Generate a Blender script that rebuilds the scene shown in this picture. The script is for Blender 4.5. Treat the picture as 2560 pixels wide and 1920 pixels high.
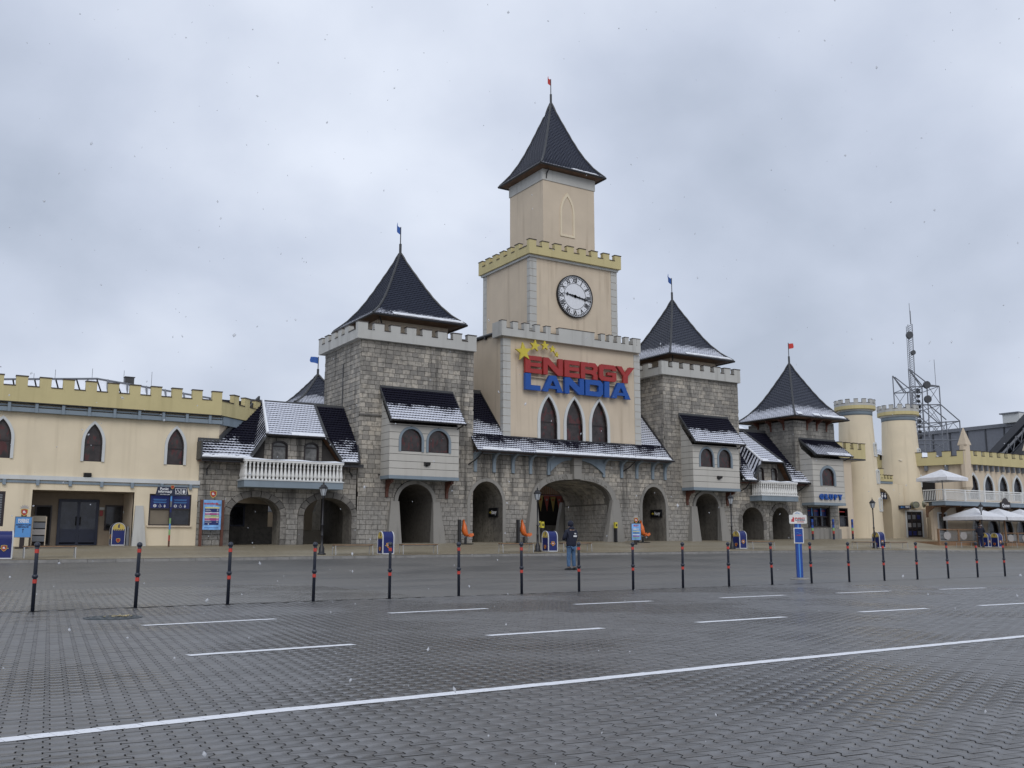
import bpy, math, random, numpy as np
from mathutils import Vector, Matrix
from mathutils.geometry import tessellate_polygon
R = random.Random(7)
scene = bpy.context.scene
COL = scene.collection
for o in list(bpy.data.objects): bpy.data.objects.remove(o)
# ---------------- camera
CAM = Vector((0, 0, 1.10))
PITCH = math.radians(9.346); AZ = math.radians(31.951)
cd = bpy.data.cameras.new('camera'); cam = bpy.data.objects.new('camera', cd); COL.objects.link(cam)
cd.sensor_width = 36; cd.lens = 2400.06 / 2560 * 36; cd.clip_end = 4000; cd.clip_start = 0.05
cam.location = CAM
cam.rotation_euler = (math.pi / 2 + PITCH, 0, -AZ)
scene.camera = cam
# ---------------- sky and sun
SUN_EL, SUN_ROT = math.radians(38), math.radians(200)
w = bpy.data.worlds.new('World'); scene.world = w; w.use_nodes = True
nt = w.node_tree; nt.nodes.clear()
def wn(t, **k):
    n = nt.nodes.new(t)
    for a, b in k.items(): setattr(n, a, b)
    return n
out = wn('ShaderNodeOutputWorld'); bg = wn('ShaderNodeBackground'); bg.inputs[1].default_value = 0.1
sky = wn('ShaderNodeTexSky', sky_type='NISHITA', sun_disc=False, sun_elevation=SUN_EL, sun_rotation=SUN_ROT, air_density=1.5, dust_density=4)
tc = wn('ShaderNodeTexCoord'); sep = wn('ShaderNodeSeparateXYZ'); nt.links.new(tc.outputs['Generated'], sep.inputs[0])
def wmath(op, a, b=None):
    n = wn('ShaderNodeMath', operation=op)
    for i, v in enumerate((a, b)):
        if v is None: continue
        if isinstance(v, (int, float)): n.inputs[i].default_value = v
        else: nt.links.new(v, n.inputs[i])
    return n.outputs[0]
zz = wmath('ADD', wmath('MAXIMUM', sep.outputs[2], 0.0), 0.62)
comb = wn('ShaderNodeCombineXYZ')
nt.links.new(wmath('DIVIDE', sep.outputs[0], zz), comb.inputs[0]); nt.links.new(wmath('DIVIDE', sep.outputs[1], zz), comb.inputs[1])
def wnoise(scale, detail, rough, dist, off):
    mp = wn('ShaderNodeMapping'); mp.inputs['Location'].default_value = off; nt.links.new(comb.outputs[0], mp.inputs[0])
    n = wn('ShaderNodeTexNoise'); n.inputs['Scale'].default_value = scale; n.inputs['Detail'].default_value = detail
    n.inputs['Roughness'].default_value = rough; n.inputs['Distortion'].default_value = dist
    nt.links.new(mp.outputs[0], n.inputs[0]); return n.outputs[0]
n1 = wnoise(1.15, 4, 0.5, 0.0, (8.1, 2.7, 0)); n2 = wnoise(3.0, 6, 0.5, 0.1, (6.4, 5.2, 0))
cl = wmath('ADD', wmath('MULTIPLY', n1, 0.68), wmath('MULTIPLY', n2, 0.32))
ramp = wn('ShaderNodeValToRGB'); nt.links.new(cl, ramp.inputs[0])
cr = ramp.color_ramp; cr.elements[0].position = 0.41; cr.elements[0].color = (3.55, 4.02, 4.95, 1)
cr.elements[1].position = 0.60; cr.elements[1].color = (6.75, 7.2, 8.15, 1)
e = cr.elements.new(0.49); e.color = (4.8, 5.28, 6.35, 1)
# paler towards the horizon, as a real overcast
hz = wmath('POWER', wmath('SUBTRACT', 1.0, wmath('MAXIMUM', sep.outputs[2], 0.0)), 5.0)
mixh = wn('ShaderNodeMix', data_type='RGBA'); nt.links.new(wmath('MULTIPLY', hz, 0.55), mixh.inputs[0])
nt.links.new(ramp.outputs[0], mixh.inputs[6]); mixh.inputs[7].default_value = (5.3, 5.75, 6.9, 1)
mixs = wn('ShaderNodeMix', data_type='RGBA'); mixs.inputs[0].default_value = 0.93
nt.links.new(sky.outputs[0], mixs.inputs[6]); nt.links.new(mixh.outputs[2], mixs.inputs[7])
nt.links.new(mixs.outputs[2], bg.inputs[0]); nt.links.new(bg.outputs[0], out.inputs[0])
sd = bpy.data.lights.new('sun', 'SUN'); sd.energy = 0.8; sd.angle = math.radians(35); sd.color = (1, 0.97, 0.93)
sun = bpy.data.objects.new('sun', sd); COL.objects.link(sun)
sun.rotation_euler = (math.pi / 2 - SUN_EL, 0, math.pi - SUN_ROT)
vs = scene.view_settings; vs.view_transform = 'Standard'; vs.look = 'None'; vs.exposure = 0.32; vs.gamma = 1; vs.use_curve_mapping = False

# ---------------- materials
class NT:
    def __init__(s, name):
        s.m = bpy.data.materials.new(name); s.m.use_nodes = True; s.t = s.m.node_tree; s.t.nodes.clear()
        s.out = s.n('ShaderNodeOutputMaterial'); s.b = s.n('ShaderNodeBsdfPrincipled'); s.l(s.b.outputs[0], s.out.inputs[0])
    def n(s, t, **k):
        x = s.t.nodes.new(t)
        for a, b in k.items(): setattr(x, a, b)
        return x
    def l(s, a, b): s.t.links.new(a, b)
    def v(s, inp, val):
        if isinstance(val, (int, float, tuple)): inp.default_value = val
        else: s.l(val, inp)
    def math(s, op, a, b=None, c=None, clamp=False):
        x = s.n('ShaderNodeMath', operation=op, use_clamp=clamp)
        for i, q in enumerate((a, b, c)):
            if q is not None: s.v(x.inputs[i], q)
        return x.outputs[0]
    def mix(s, f, a, b, bt='MIX'):
        x = s.n('ShaderNodeMix', data_type='RGBA', blend_type=bt)
        for i, q in ((0, f), (6, a), (7, b)):
            if isinstance(q, tuple) and len(q) == 3: q = (*q, 1)
            s.v(x.inputs[i], q)
        return x.outputs[2]
    def pos(s):
        if not hasattr(s, '_p'): s._p = s.n('ShaderNodeNewGeometry')
        return s._p.outputs['Position']
    def geo(s): s.pos(); return s._p
    def noise(s, scale=1, vec=None, detail=4, rough=.55, st=(1, 1, 1), off=(0, 0, 0)):
        mp = s.n('ShaderNodeMapping'); mp.inputs['Scale'].default_value = st; mp.inputs['Location'].default_value = off
        s.l(vec or s.pos(), mp.inputs[0])
        x = s.n('ShaderNodeTexNoise'); x.inputs['Scale'].default_value = scale; x.inputs['Detail'].default_value = detail; x.inputs['Roughness'].default_value = rough
        s.l(mp.outputs[0], x.inputs[0]); return x.outputs[0]
    def rmap(s, val, a, b, c=0.0, d=1.0, smooth=False):
        x = s.n('ShaderNodeMapRange', interpolation_type='SMOOTHSTEP' if smooth else 'LINEAR')
        s.v(x.inputs[0], val)
        for i, q in enumerate((a, b, c, d)): x.inputs[i + 1].default_value = q
        return x.outputs[0]
    def bump(s, h, st=.3, dist=.01):
        x = s.n('ShaderNodeBump'); x.inputs['Strength'].default_value = st; x.inputs['Distance'].default_value = dist
        s.l(h, x.inputs['Height']); s.l(x.outputs[0], s.b.inputs['Normal'])
    def fin(s, col, rough=.7, metal=0.0, spec=None):
        if isinstance(col, tuple) and len(col) == 3: col = (*col, 1)
        s.v(s.b.inputs['Base Color'], col); s.v(s.b.inputs['Roughness'], rough); s.v(s.b.inputs['Metallic'], metal)
        if spec is not None: s.b.inputs['Specular IOR Level'].default_value = spec
        return s.m
MAT = {}
def simple(name, c, rough=.6, metal=0.0, var=.08, sc=3.0, bump=.0, spec=None):
    t = NT(name); n = t.noise(sc); f = t.rmap(n, .3, .7, 1 - var, 1 + var)
    col = t.mix(1.0, (*c, 1), t.n('ShaderNodeCombineColor').outputs[0] if 0 else tuple(), 'MULTIPLY') if 0 else None
    vm = t.n('ShaderNodeVectorMath', operation='SCALE'); vm.inputs[0].default_value = c; t.l(f, vm.inputs[3])
    if bump: t.bump(t.noise(sc * 12), bump, .004)
    MAT[name] = t.fin(vm.outputs[0], rough, metal, spec); return MAT[name]
def plaster(name, c, dirt=.5, cd=(.16, .14, .11), streak=1.0):
    t = NT(name)
    big = t.noise(.7, detail=5); st = t.noise(1.0, detail=5, st=(2.6, 2.6, .16)); fine = t.noise(45, detail=3)
    f = t.rmap(big, .3, .75, .93, 1.06)
    vm = t.n('ShaderNodeVectorMath', operation='SCALE'); vm.inputs[0].default_value = c; t.l(f, vm.inputs[3])
    k = t.math('MULTIPLY', t.rmap(st, .50, .76, 0, dirt, True), t.rmap(big, .35, .65, .35, 1))
    col = t.mix(k, vm.outputs[0], cd)
    t.bump(fine, .25, .004)
    MAT[name] = t.fin(col, .82, spec=.25); return MAT[name]
def stone_mat(name, c1, c2, c3, dirt=.6, low=None, spec=.25):
    t = NT(name)
    g = t.geo(); oi = t.n('ShaderNodeObjectInfo')
    r = t.math('FRACT', t.math('ADD', t.math('ADD', g.outputs['Random Per Island'], oi.outputs['Random']), t.math('MULTIPLY', oi.outputs['Location'] if 0 else oi.outputs['Random'], 3.7)))
    rr = t.n('ShaderNodeValToRGB'); t.l(r, rr.inputs[0]); e = rr.color_ramp
    e.elements[0].color = (*c2, 1); e.elements[1].color = (*c1, 1); e.elements[0].position = .12; e.elements[1].position = .62
    a = e.elements.new(.95); a.color = (*c3, 1)
    big = t.noise(.42, detail=6, rough=.62); st = t.noise(.8, detail=6, st=(2.2, 2.2, .22), off=(4, 2, 9)); mid = t.noise(5.5, detail=6, rough=.65); fine = t.noise(60, detail=4)
    col = t.mix(t.rmap(big, .38, .66, 0, .8, True), rr.outputs[0], tuple(x * .8 for x in c2))
    col = t.mix(t.rmap(mid, .45, .68, 0, .65, True), col, tuple(x * .55 for x in c2))
    col = t.mix(t.math('MULTIPLY', t.rmap(st, .5, .72, 0, 1, True), dirt), col, tuple(x * .38 for x in c2))
    if low:  # paler grey repair coat on the bottom courses, a coating of its own
        sp = t.n('ShaderNodeSeparateXYZ'); t.l(t.pos(), sp.inputs[0])
        hh = t.math('ADD', sp.outputs[2], t.math('MULTIPLY', t.noise(1.4, detail=3), 1.4))
        col = t.mix(t.rmap(hh, low[0], low[1], .8, 0, True), col, t.mix(t.rmap(mid, .35, .7), low[2], tuple(x * .6 for x in low[2])))
    t.bump(t.math('ADD', t.math('MULTIPLY', mid, 1.0), t.math('MULTIPLY', fine, .3)), .55, .02)
    MAT[name] = t.fin(col, .85, spec=spec); return MAT[name]
def tile_mat(name, c, H, soft, amp, rowcut=.82, nscale=1.3, seed=0):
    """dark glazed roof tiles with fresh snow lying on them: H = height of the snow along the slope (m)"""
    t = NT(name); uv = t.n('ShaderNodeUVMap'); sp = t.n('ShaderNodeSeparateXYZ'); t.l(uv.outputs[0], sp.inputs[0])
    rf, v = sp.outputs[0], sp.outputs[1]
    n = t.noise(nscale, detail=5, rough=.6, off=(seed, seed * 2, 0)); nf = t.noise(14, detail=4, rough=.6)
    k = t.math('ADD', t.math('DIVIDE', t.math('SUBTRACT', H, v), soft), t.math('MULTIPLY', t.math('SUBTRACT', n, .5), amp))
    k = t.math('ADD', k, t.math('MULTIPLY', t.math('SUBTRACT', nf, .5), 1.6))
    k = t.math('MINIMUM', k, 1.3)
    # thins toward the upper end of each tile course, where the next course overhangs it
    k = t.math('SUBTRACT', k, t.math('MULTIPLY', t.rmap(rf, .35, rowcut, 0, 1), .85))
    k = t.rmap(k, .15, .55, 0, 1, True)
    k = t.math('MULTIPLY', k, t.math('GREATER_THAN', rf, -.05))
    sn = t.mix(t.rmap(nf, .3, .7), (.54, .57, .67), (.76, .79, .86))
    base = t.mix(t.rmap(t.noise(9), .3, .7), tuple(x * .8 for x in c), tuple(x * 1.25 for x in c))
    t.bump(nf, .25, .01)
    MAT[name] = t.fin(t.mix(k, base, sn), t.rmap(k, 0, 1, .38 if c[0] > .03 else .6, .9), spec=.5 if c[0] > .03 else .2); return MAT[name]

stone_mat('stone', (.45, .42, .368), (.275, .26, .235), (.51, .465, .395), .95, low=(3.0, 4.4, (.345, .333, .31)))
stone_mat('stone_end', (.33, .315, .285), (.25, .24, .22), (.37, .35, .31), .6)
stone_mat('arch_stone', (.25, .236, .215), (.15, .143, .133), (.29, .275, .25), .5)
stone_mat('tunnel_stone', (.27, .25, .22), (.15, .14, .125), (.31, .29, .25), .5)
simple('mortar', (.045, .042, .040), .95, var=.2)
plaster('render_grey', (.27, .26, .24), .65, (.06, .058, .055))
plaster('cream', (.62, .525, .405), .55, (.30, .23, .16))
plaster('cream_light', (.74, .645, .48), .36, (.40, .33, .22))
plaster('yellow', (.57, .495, .265), .30, (.20, .16, .07))
plaster('white_render', (.50, .50, .475), .60, (.20, .19, .17))
plaster('board_white', (.52, .505, .465), .35, (.26, .24, .2))
plaster('white_trim', (.60, .62, .62), .25, (.3, .3, .28))
plaster('blue_grey', (.225, .275, .32), .35, (.1, .12, .13))
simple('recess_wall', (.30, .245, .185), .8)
simple('dark_cap', (.055, .04, .032), .5)
simple('gutter', (.022, .021, .023), .4)
simple('fascia', (.05, .052, .055), .5)
simple('soffit', (.15, .082, .045), .6, var=.25)
simple('brown_wood', (.10, .034, .020), .55, var=.25)
simple('oak_wood', (.23, .135, .075), .65, var=.25)
simple('frame_dark', (.022, .014, .014), .4)
simple('black', (.008, .008, .01), .5)
simple('navy', (.012, .018, .045), .4, var=.15)
simple('bollard_navy', (.022, .027, .043), .38, var=.15)
simple('red_band', (.5, .05, .035), .35)
simple('sign_red', (.34, .025, .022), .4, var=.06)
simple('sign_blue', (.0035, .07, .33), .35, var=.06)
simple('star_yellow', (.60, .49, .05), .4, var=.08)
simple('white_paint', (.74, .76, .80), .55, var=.06, sc=8)
simple('plastic_white', (.72, .72, .70), .4)
simple('steel', (.42, .43, .44), .35, metal=.6)
simple('steel_grey', (.17, .18, .20), .5, metal=.3)
simple('mast_grey', (.20, .215, .245), .5, metal=.3)
simple('orange', (.62, .13, .02), .35)
simple('bin_blue', (.007, .016, .13), .35)
simple('bin_yellow', (.55, .42, .10), .5)
simple('bin_edge', (.55, .56, .58), .4)
simple('lamp_black', (.014, .014, .017), .4)
simple('lamp_glass', (.42, .45, .48), .25)
simple('canvas_white', (.72, .73, .76), .8)
simple('poster_blue', (.09, .28, .62), .35)
simple('poster_navy', (.012, .022, .13), .35)
simple('sky_poster', (.20, .42, .78), .35, var=.3)
simple('poster_yellow', (.65, .60, .2), .4)
simple('poster_green', (.22, .40, .16), .4)
simple('poster_magenta', (.38, .05, .20), .4)
simple('bus_blue', (.008, .06, .31), .35)
simple('text_white', (.75, .76, .78), .5)
simple('text_dark', (.02, .03, .09), .5)
simple('text_red', (.5, .04, .05), .5)
simple('shield_red', (.36, .035, .022), .4)
simple('crown_grey', (.36, .34, .33), .5)
simple('roof_metal', (.17, .18, .205), .45, metal=.2)
simple('roof_dark', (.028, .033, .045), .4)
simple('seam', (.05, .055, .065), .5)
simple('sandbox', (.30, .27, .22), .8)
simple('concrete', (.25, .245, .235), .85, var=.2, bump=.3)
simple('manhole_iron', (.05, .065, .075), .45, metal=.4, var=.4, sc=10)
simple('leaf_tan', (.42, .34, .17), .8, var=.3)
simple('jacket', (.010, .013, .030), .8)
simple('jeans', (.065, .13, .24), .85, var=.25, sc=14)
simple('skin', (.50, .32, .24), .6)
simple('hair', (.03, .02, .015), .8)
simple('pennant_red', (.30, .07, .06), .7)
simple('pennant_yellow', (.38, .29, .10), .7)
simple('yellow_post', (.60, .52, .05), .45)
simple('flag_blue', (.035, .12, .42), .7)
simple('flag_red', (.58, .05, .04), .7)
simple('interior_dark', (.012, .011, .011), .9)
simple('interior_wall', (.20, .17, .13), .9)
simple('snow', (.80, .83, .88), .9, var=.05, bump=.2)
simple('green_round', (.27, .28, .20), .6, var=.3)
tile_mat('tiles_heavy', (.022, .023, .030), 5.0, 1.0, 1.0, seed=1)
tile_mat('tiles_mid', (.008, .008, .018), 1.6, 1.0, 3.8, seed=4, nscale=.9)
tile_mat('tiles_center', (.008, .008, .018), 1.25, .9, 3.4, seed=9, nscale=.8)
tile_mat('tiles_oriel', (.008, .008, .018), 1.22, .38, 3.6, seed=12, nscale=1.2)
tile_mat('tiles_spire', (.030, .035, .054), .75, .55, 1.6, seed=3)
tile_mat('tiles_spire_snowy', (.031, .036, .055), 1.35, .45, 1.5, seed=7)
tile_mat('tiles_top', (.036, .041, .062), .35, .45, 1.2, seed=5)
# glass with dim things behind
def glass(name, c, red=0.0, rough=.12):
    t = NT(name); n = t.noise(3.0, detail=5); m = t.noise(1.2, detail=3, off=(5, 1, 2)); st = t.noise(5, detail=2, st=(1, 1, .5), off=(1, 8, 3))
    col = t.mix(t.rmap(n, .35, .7), tuple(x * .5 for x in c), tuple(x * 1.6 for x in c))
    if red: col = t.mix(t.rmap(st, .54, .6, 0, red, True), col, (.13, .012, .012))
    MAT[name] = t.fin(col, rough, spec=.5); return MAT[name]
glass('stained', (.034, .025, .024), .45, .3)
glass('pane', (.022, .024, .03)); glass('pane_light', (.14, .14, .135), rough=.2); glass('pane_door', (.03, .035, .05))
# paving
def paver_mat(name, c, c2, wet=True):
    t = NT(name); g = t.geo(); oi = t.n('ShaderNodeObjectInfo')
    r = t.math('FRACT', t.math('ADD', g.outputs['Random Per Island'], oi.outputs['Random']))
    big = t.noise(.32, detail=5, rough=.55); mid = t.noise(2.2, detail=4); fine = t.noise(110, detail=3)
    base = t.mix(t.rmap(r, 0, 1, 0, 1), c, c2)
    base = t.mix(t.rmap(mid, .35, .7, 0, .35), base, tuple(x * .7 for x in c))
    base = t.mix(t.rmap(fine, .25, .75, 0, .35), base, tuple(x * 1.5 for x in c2))
    wetk = t.rmap(big, .42, .58, 0, 1, True)
    col = t.mix(t.math('MULTIPLY', wetk, .55), base, tuple(x * .55 for x in c))
    t.bump(t.math('ADD', fine, t.math('MULTIPLY', mid, .5)), .09, .004)
    MAT[name] = t.fin(col, t.rmap(wetk, 0, 1, .38, .20)); return MAT[name]
paver_mat('paver', (.098, .096, .095), (.150, .148, .149))
paver_mat('paver_far', (.140, .135, .125), (.165, .159, .147))
simple('joint_sand', (.032, .031, .030), .95, var=.25)
def road_mat():
    t = NT('far_paving'); big = t.noise(.18, detail=5, st=(1, 2.2, 1)); mid = t.noise(3, detail=4)
    col = t.mix(t.rmap(big, .4, .62, 0, 1, True), (.158, .151, .139), (.118, .116, .112))
    col = t.mix(t.rmap(mid, .35, .7, 0, .3), col, (.08, .078, .075))
    # columns of interlocking blocks seen far off: fine joint lines only
    wv = t.n('ShaderNodeTexWave', wave_type='BANDS', bands_direction='X'); wv.inputs['Scale'].default_value = 2.45; wv.inputs['Distortion'].default_value = .0
    mp = t.n('ShaderNodeMapping'); mp.inputs['Rotation'].default_value = (0, 0, math.radians(6.5)); t.l(t.pos(), mp.inputs[0]); t.l(mp.outputs[0], wv.inputs[0])
    col = t.mix(t.rmap(wv.outputs['Fac'], .0, .22, .22, 0), col, (.05, .048, .045))
    t.bump(mid, .1, .004); MAT['far_paving'] = t.fin(col, t.rmap(big, .4, .62, .6, .42))
road_mat()
def walk_mat():
    t = NT('sidewalk'); big = t.noise(.35, detail=5, st=(.5, 1.4, 1)); mid = t.noise(4, detail=5)
    br = t.n('ShaderNodeTexBrick'); br.inputs['Scale'].default_value = 4.5; br.inputs['Mortar Size'].default_value = .03
    br.inputs['Color1'].default_value = (.31, .265, .18, 1); br.inputs['Color2'].default_value = (.34, .29, .20, 1); br.inputs['Mortar'].default_value = (.15, .125, .085, 1)
    t.l(t.pos(), br.inputs[0])
    col = t.mix(t.rmap(big, .42, .6, 0, .6, True), br.outputs[0], (.37, .335, .26))
    col = t.mix(t.rmap(mid, .4, .7, 0, .35), col, (.15, .125, .085))
    t.bump(mid, .1, .004); MAT['sidewalk'] = t.fin(col, .55)
walk_mat()
def paint_mat():
    t = NT('road_paint'); n = t.noise(28, detail=5, rough=.7); m = t.noise(3, detail=4)
    k = t.math('MULTIPLY', t.rmap(n, .56, .70, 0, .75), t.rmap(m, .35, .6, .2, 1))
    MAT['road_paint'] = t.fin(t.mix(k, (.82, .84, .88), (.25, .25, .25)), .6)
paint_mat()

def flake_mat():
    t = NT('snowflake'); t.b.inputs['Alpha'].default_value = .45; MAT['snowflake'] = t.fin((.8, .83, .88), .9)
flake_mat()
# ---------------- object helpers
def off_of(p):
    v = Vector((0, 0, 0))
    while p is not None: v += p.location; p = p.parent
    return v
def thing(name, label, cat, loc=(0, 0, 0), group=None):
    o = bpy.data.objects.new(name, None); COL.objects.link(o); o.location = loc; o.empty_display_size = .2
    o['label'] = label; o['category'] = cat
    if group: o['group'] = group
    return o
def copy_thing(o, loc, rz, label, group=None):
    def cp(x, par):
        c = x.copy(); COL.objects.link(c); c.parent = par
        for ch in kids.get(x.name, []): cp(ch, c)
        return c
    c = cp(o, None); c.location = loc; c.rotation_euler = (0, 0, rz); c['label'] = label
    if group: c['group'] = group
    return c
kids = {}
def link(name, me, parent=None, loc=None, rot=None, **props):
    o = bpy.data.objects.new(name, me); COL.objects.link(o)
    if parent is not None: o.parent = parent; kids.setdefault(parent.name, []).append(o)
    if loc is not None: o.location = loc
    if rot is not None: o.rotation_euler = rot
    for k, v in props.items(): o[k] = v
    return o
def ell(cx, hw, zb, zs, rise, n=18, pw=2.0):
    pts = [(cx - hw, zb)]
    for i in range(n + 1):
        a = math.pi - math.pi * i / n; c, s = math.cos(a), math.sin(a)
        pts.append((cx + hw * math.copysign(abs(c) ** (2 / pw), c), zs + rise * abs(s) ** (2 / pw)))
    pts.append((cx + hw, zb)); return pts
def gothic(cx, hw, zb, zs, za, n=8):
    """pointed arch: two arcs meeting at za"""
    rise = za - zs; rad = (hw * hw + rise * rise) / (2 * hw); pts = [(cx - hw, zb)]
    a1 = math.asin(min(1, rise / rad))
    L = [(cx - hw + rad - rad * math.cos(a1 * i / n), zs + rad * math.sin(a1 * i / n)) for i in range(n + 1)]
    pts += L; pts += [(2 * cx - x, z) for x, z in reversed(L[:-1])]; pts.append((cx + hw, zb)); return pts
class Fr:
    """frame: u along the wall, v up, w outwards"""
    def __init__(s, o, u=(1, 0)):
        s.o = Vector(o); s.u = Vector((u[0], u[1], 0)).normalized(); s.v = Vector((0, 0, 1)); s.w = Vector((s.u.y, -s.u.x, 0))
    def __call__(s, a, b, c=0.0): return s.o + s.u * a + s.v * b + s.w * c
def FY(y): return Fr((0, y, 0))                      # wall facing the square, u = world X, w towards the viewer
def FL(x): return Fr((x, 0, 0), (0, -1))             # wall facing -X ; u = -Y
def FRt(x): return Fr((x, 0, 0), (0, 1))             # wall facing +X ; u = Y
def FB(y): return Fr((0, y, 0), (-1, 0))
class M:
    def __init__(s): s.v = []; s.f = []; s.uv = []; s.mi = []; s.cm = 0
    def add(s, vs, fs, uvs=None):
        b = len(s.v); s.v += [tuple(x) for x in vs]
        for i, f in enumerate(fs):
            s.f.append([b + j for j in f]); s.uv.append(uvs[i] if uvs else None); s.mi.append(s.cm)
        return s
    def box(s, x0, x1, y0, y1, z0, z1):
        return s.add([(x0, y0, z0), (x1, y0, z0), (x1, y1, z0), (x0, y1, z0), (x0, y0, z1), (x1, y0, z1), (x1, y1, z1), (x0, y1, z1)],
                     [(0, 3, 2, 1), (4, 5, 6, 7), (0, 1, 5, 4), (1, 2, 6, 5), (2, 3, 7, 6), (3, 0, 4, 7)])
    def fbox(s, F, u0, u1, v0, v1, w0, w1):
        P = [F(a, b, c) for c in (w0, w1) for a, b in ((u0, v0), (u1, v0), (u1, v1), (u0, v1))]
        return s.add(P, [(0, 1, 2, 3), (7, 6, 5, 4), (0, 4, 5, 1), (1, 5, 6, 2), (2, 6, 7, 3), (3, 7, 4, 0)])
    def plate(s, F, loops, w0, w1, bevel=0):
        """flat plate in frame F with outline loops[0] and holes loops[1:], from depth w0 to w1"""
        tr = tessellate_polygon([[Vector((a, b, 0)) for a, b in L] for L in loops])
        pts = [p for L in loops for p in L]; n = len(pts)
        vs = [F(a, b, w0) for a, b in pts] + [F(a, b, w1) for a, b in pts]
        fs = [tuple(t) for t in tr] + [tuple(n + i for i in reversed(t)) for t in tr]
        k = 0
        for L in loops:
            m = len(L)
            for i in range(m): j = (i + 1) % m; fs.append((k + i, k + j, n + k + j, n + k + i))
            k += m
        return s.add(vs, fs)
    def ring(s, F, a, b, w0, w1, closed=False):
        """strip between two open outlines with the same number of points"""
        n = len(a); vs = [F(*p, w1) for p in a] + [F(*p, w1) for p in b] + [F(*p, w0) for p in a] + [F(*p, w0) for p in b]; fs = []
        for i in range(n if closed else n - 1):
            j = (i + 1) % n
            fs += [(i, j, n + j, n + i), (2 * n + i, 2 * n + j, j, i), (n + i, n + j, 3 * n + j, 3 * n + i)]
        if not closed: fs += [(0, n, 3 * n, 2 * n), (n - 1, 3 * n - 1, 4 * n - 1, 2 * n - 1)]
        return s.add(vs, fs)
    def sweep(s, F, loop, w0, w1, closed=False):
        n = len(loop); vs = [F(*p, w0) for p in loop] + [F(*p, w1) for p in loop]
        return s.add(vs, [(i, (i + 1) % n, n + (i + 1) % n, n + i) for i in range(n if closed else n - 1)])
    def lathe(s, prof, c=(0, 0, 0), n=12, sq=None):
        vs = []
        for r, z in prof:
            for k in range(n):
                a = 2 * math.pi * (k + .5) / n; vs.append((c[0] + r * math.cos(a), c[1] + r * math.sin(a), c[2] + z))
        fs = [(i * n + k, i * n + (k + 1) % n, (i + 1) * n + (k + 1) % n, (i + 1) * n + k) for i in range(len(prof) - 1) for k in range(n)]
        fs += [tuple(reversed(range(n))), tuple((len(prof) - 1) * n + k for k in range(n))]
        return s.add(vs, fs)
    def tube(s, pts, r, n=6):
        pts = [Vector(p) for p in pts]; rs = r if isinstance(r, (list, tuple)) else [r] * len(pts)
        vs = []; up = Vector((0, 0, 1))
        for i, p in enumerate(pts):
            d = (pts[min(i + 1, len(pts) - 1)] - pts[max(i - 1, 0)]).normalized()
            a = d.cross(up if abs(d.z) < .9 else Vector((1, 0, 0))).normalized(); b = d.cross(a)
            for k in range(n): t = 2 * math.pi * k / n; vs.append(p + (a * math.cos(t) + b * math.sin(t)) * rs[i])
        fs = [(i * n + k, i * n + (k + 1) % n, (i + 1) * n + (k + 1) % n, (i + 1) * n + k) for i in range(len(pts) - 1) for k in range(n)]
        fs += [tuple(range(n)), tuple((len(pts) - 1) * n + k for k in reversed(range(n)))]
        return s.add(vs, fs)
    def hull(s, a, b):
        """prism between two polygons with equal counts"""
        n = len(a); return s.add(list(a) + list(b), [tuple(range(n)), tuple(reversed(range(n, 2 * n)))] + [(i, (i + 1) % n, n + (i + 1) % n, n + i) for i in range(n)])
    def ball(s, c, r, n=10, m=6, sc=(1, 1, 1)):
        vs = []
        for i in range(m + 1):
            t = math.pi * i / m
            for k in range(n): a = 2 * math.pi * k / n; vs.append((c[0] + r * sc[0] * math.sin(t) * math.cos(a), c[1] + r * sc[1] * math.sin(t) * math.sin(a), c[2] + r * sc[2] * math.cos(t)))
        return s.add(vs, [(i * n + k, i * n + (k + 1) % n, (i + 1) * n + (k + 1) % n, (i + 1) * n + k) for i in range(m) for k in range(n)])
    def mesh(s, mats, off=(0, 0, 0), smooth=False, name='m'):
        me = bpy.data.meshes.new(name)
        me.from_pydata([(x - off[0], y - off[1], z - off[2]) for x, y, z in s.v], [], s.f)
        for m in (mats if isinstance(mats, (list, tuple)) else [mats]): me.materials.append(MAT[m] if isinstance(m, str) else m)
        if any(s.mi): me.polygons.foreach_set('material_index', s.mi)
        if any(u is not None for u in s.uv):
            L = me.uv_layers.new(name='UVMap'); arr = []
            for f, u in zip(s.f, s.uv): arr += [c for q in (u or [(0, 0)] * len(f)) for c in q]
            L.data.foreach_set('uv', arr)
        if smooth: me.polygons.foreach_set('use_smooth', [True] * len(me.polygons))
        me.update(); return me
    def build(s, name, mats, parent=None, smooth=False, **props):
        return link(name, s.mesh(mats, off_of(parent), smooth, name), parent, **props)
def sbevel(o, wd=.01, seg=1):
    m = o.modifiers.new('bevel', 'BEVEL'); m.width = wd; m.segments = seg; m.limit_method = 'ANGLE'; return o
# ---------------- text
def text_mesh(s, size, depth, mat, bold=0.0, align='CENTER', xs=1.0):
    c = bpy.data.curves.new('t', 'FONT'); c.body = s; c.size = size; c.extrude = depth; c.offset = bold; c.align_x = align; c.align_y = 'CENTER'; c.resolution_u = 2
    o = bpy.data.objects.new('t', c); COL.objects.link(o)
    me = bpy.data.meshes.new_from_object(o); bpy.data.objects.remove(o); bpy.data.curves.remove(c)
    if xs != 1: me.transform(Matrix.Diagonal((xs, 1, 1, 1)))
    me.materials.clear(); me.materials.append(MAT[mat]); return me
def put_text(name, s, size, F, u, v, w, mat, parent, depth=.008, bold=0.0, align='CENTER', rot=0.0, xs=1.0):
    me = text_mesh(s, size, depth, mat, bold, align, xs)
    p = F(u, v, w + depth); B = Matrix((F.u, F.v, F.w)).transposed() @ Matrix.Rotation(rot, 3, 'Z')
    me.transform(Matrix.Translation(p - off_of(parent)) @ B.to_4x4())
    return link(name, me, parent)
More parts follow.
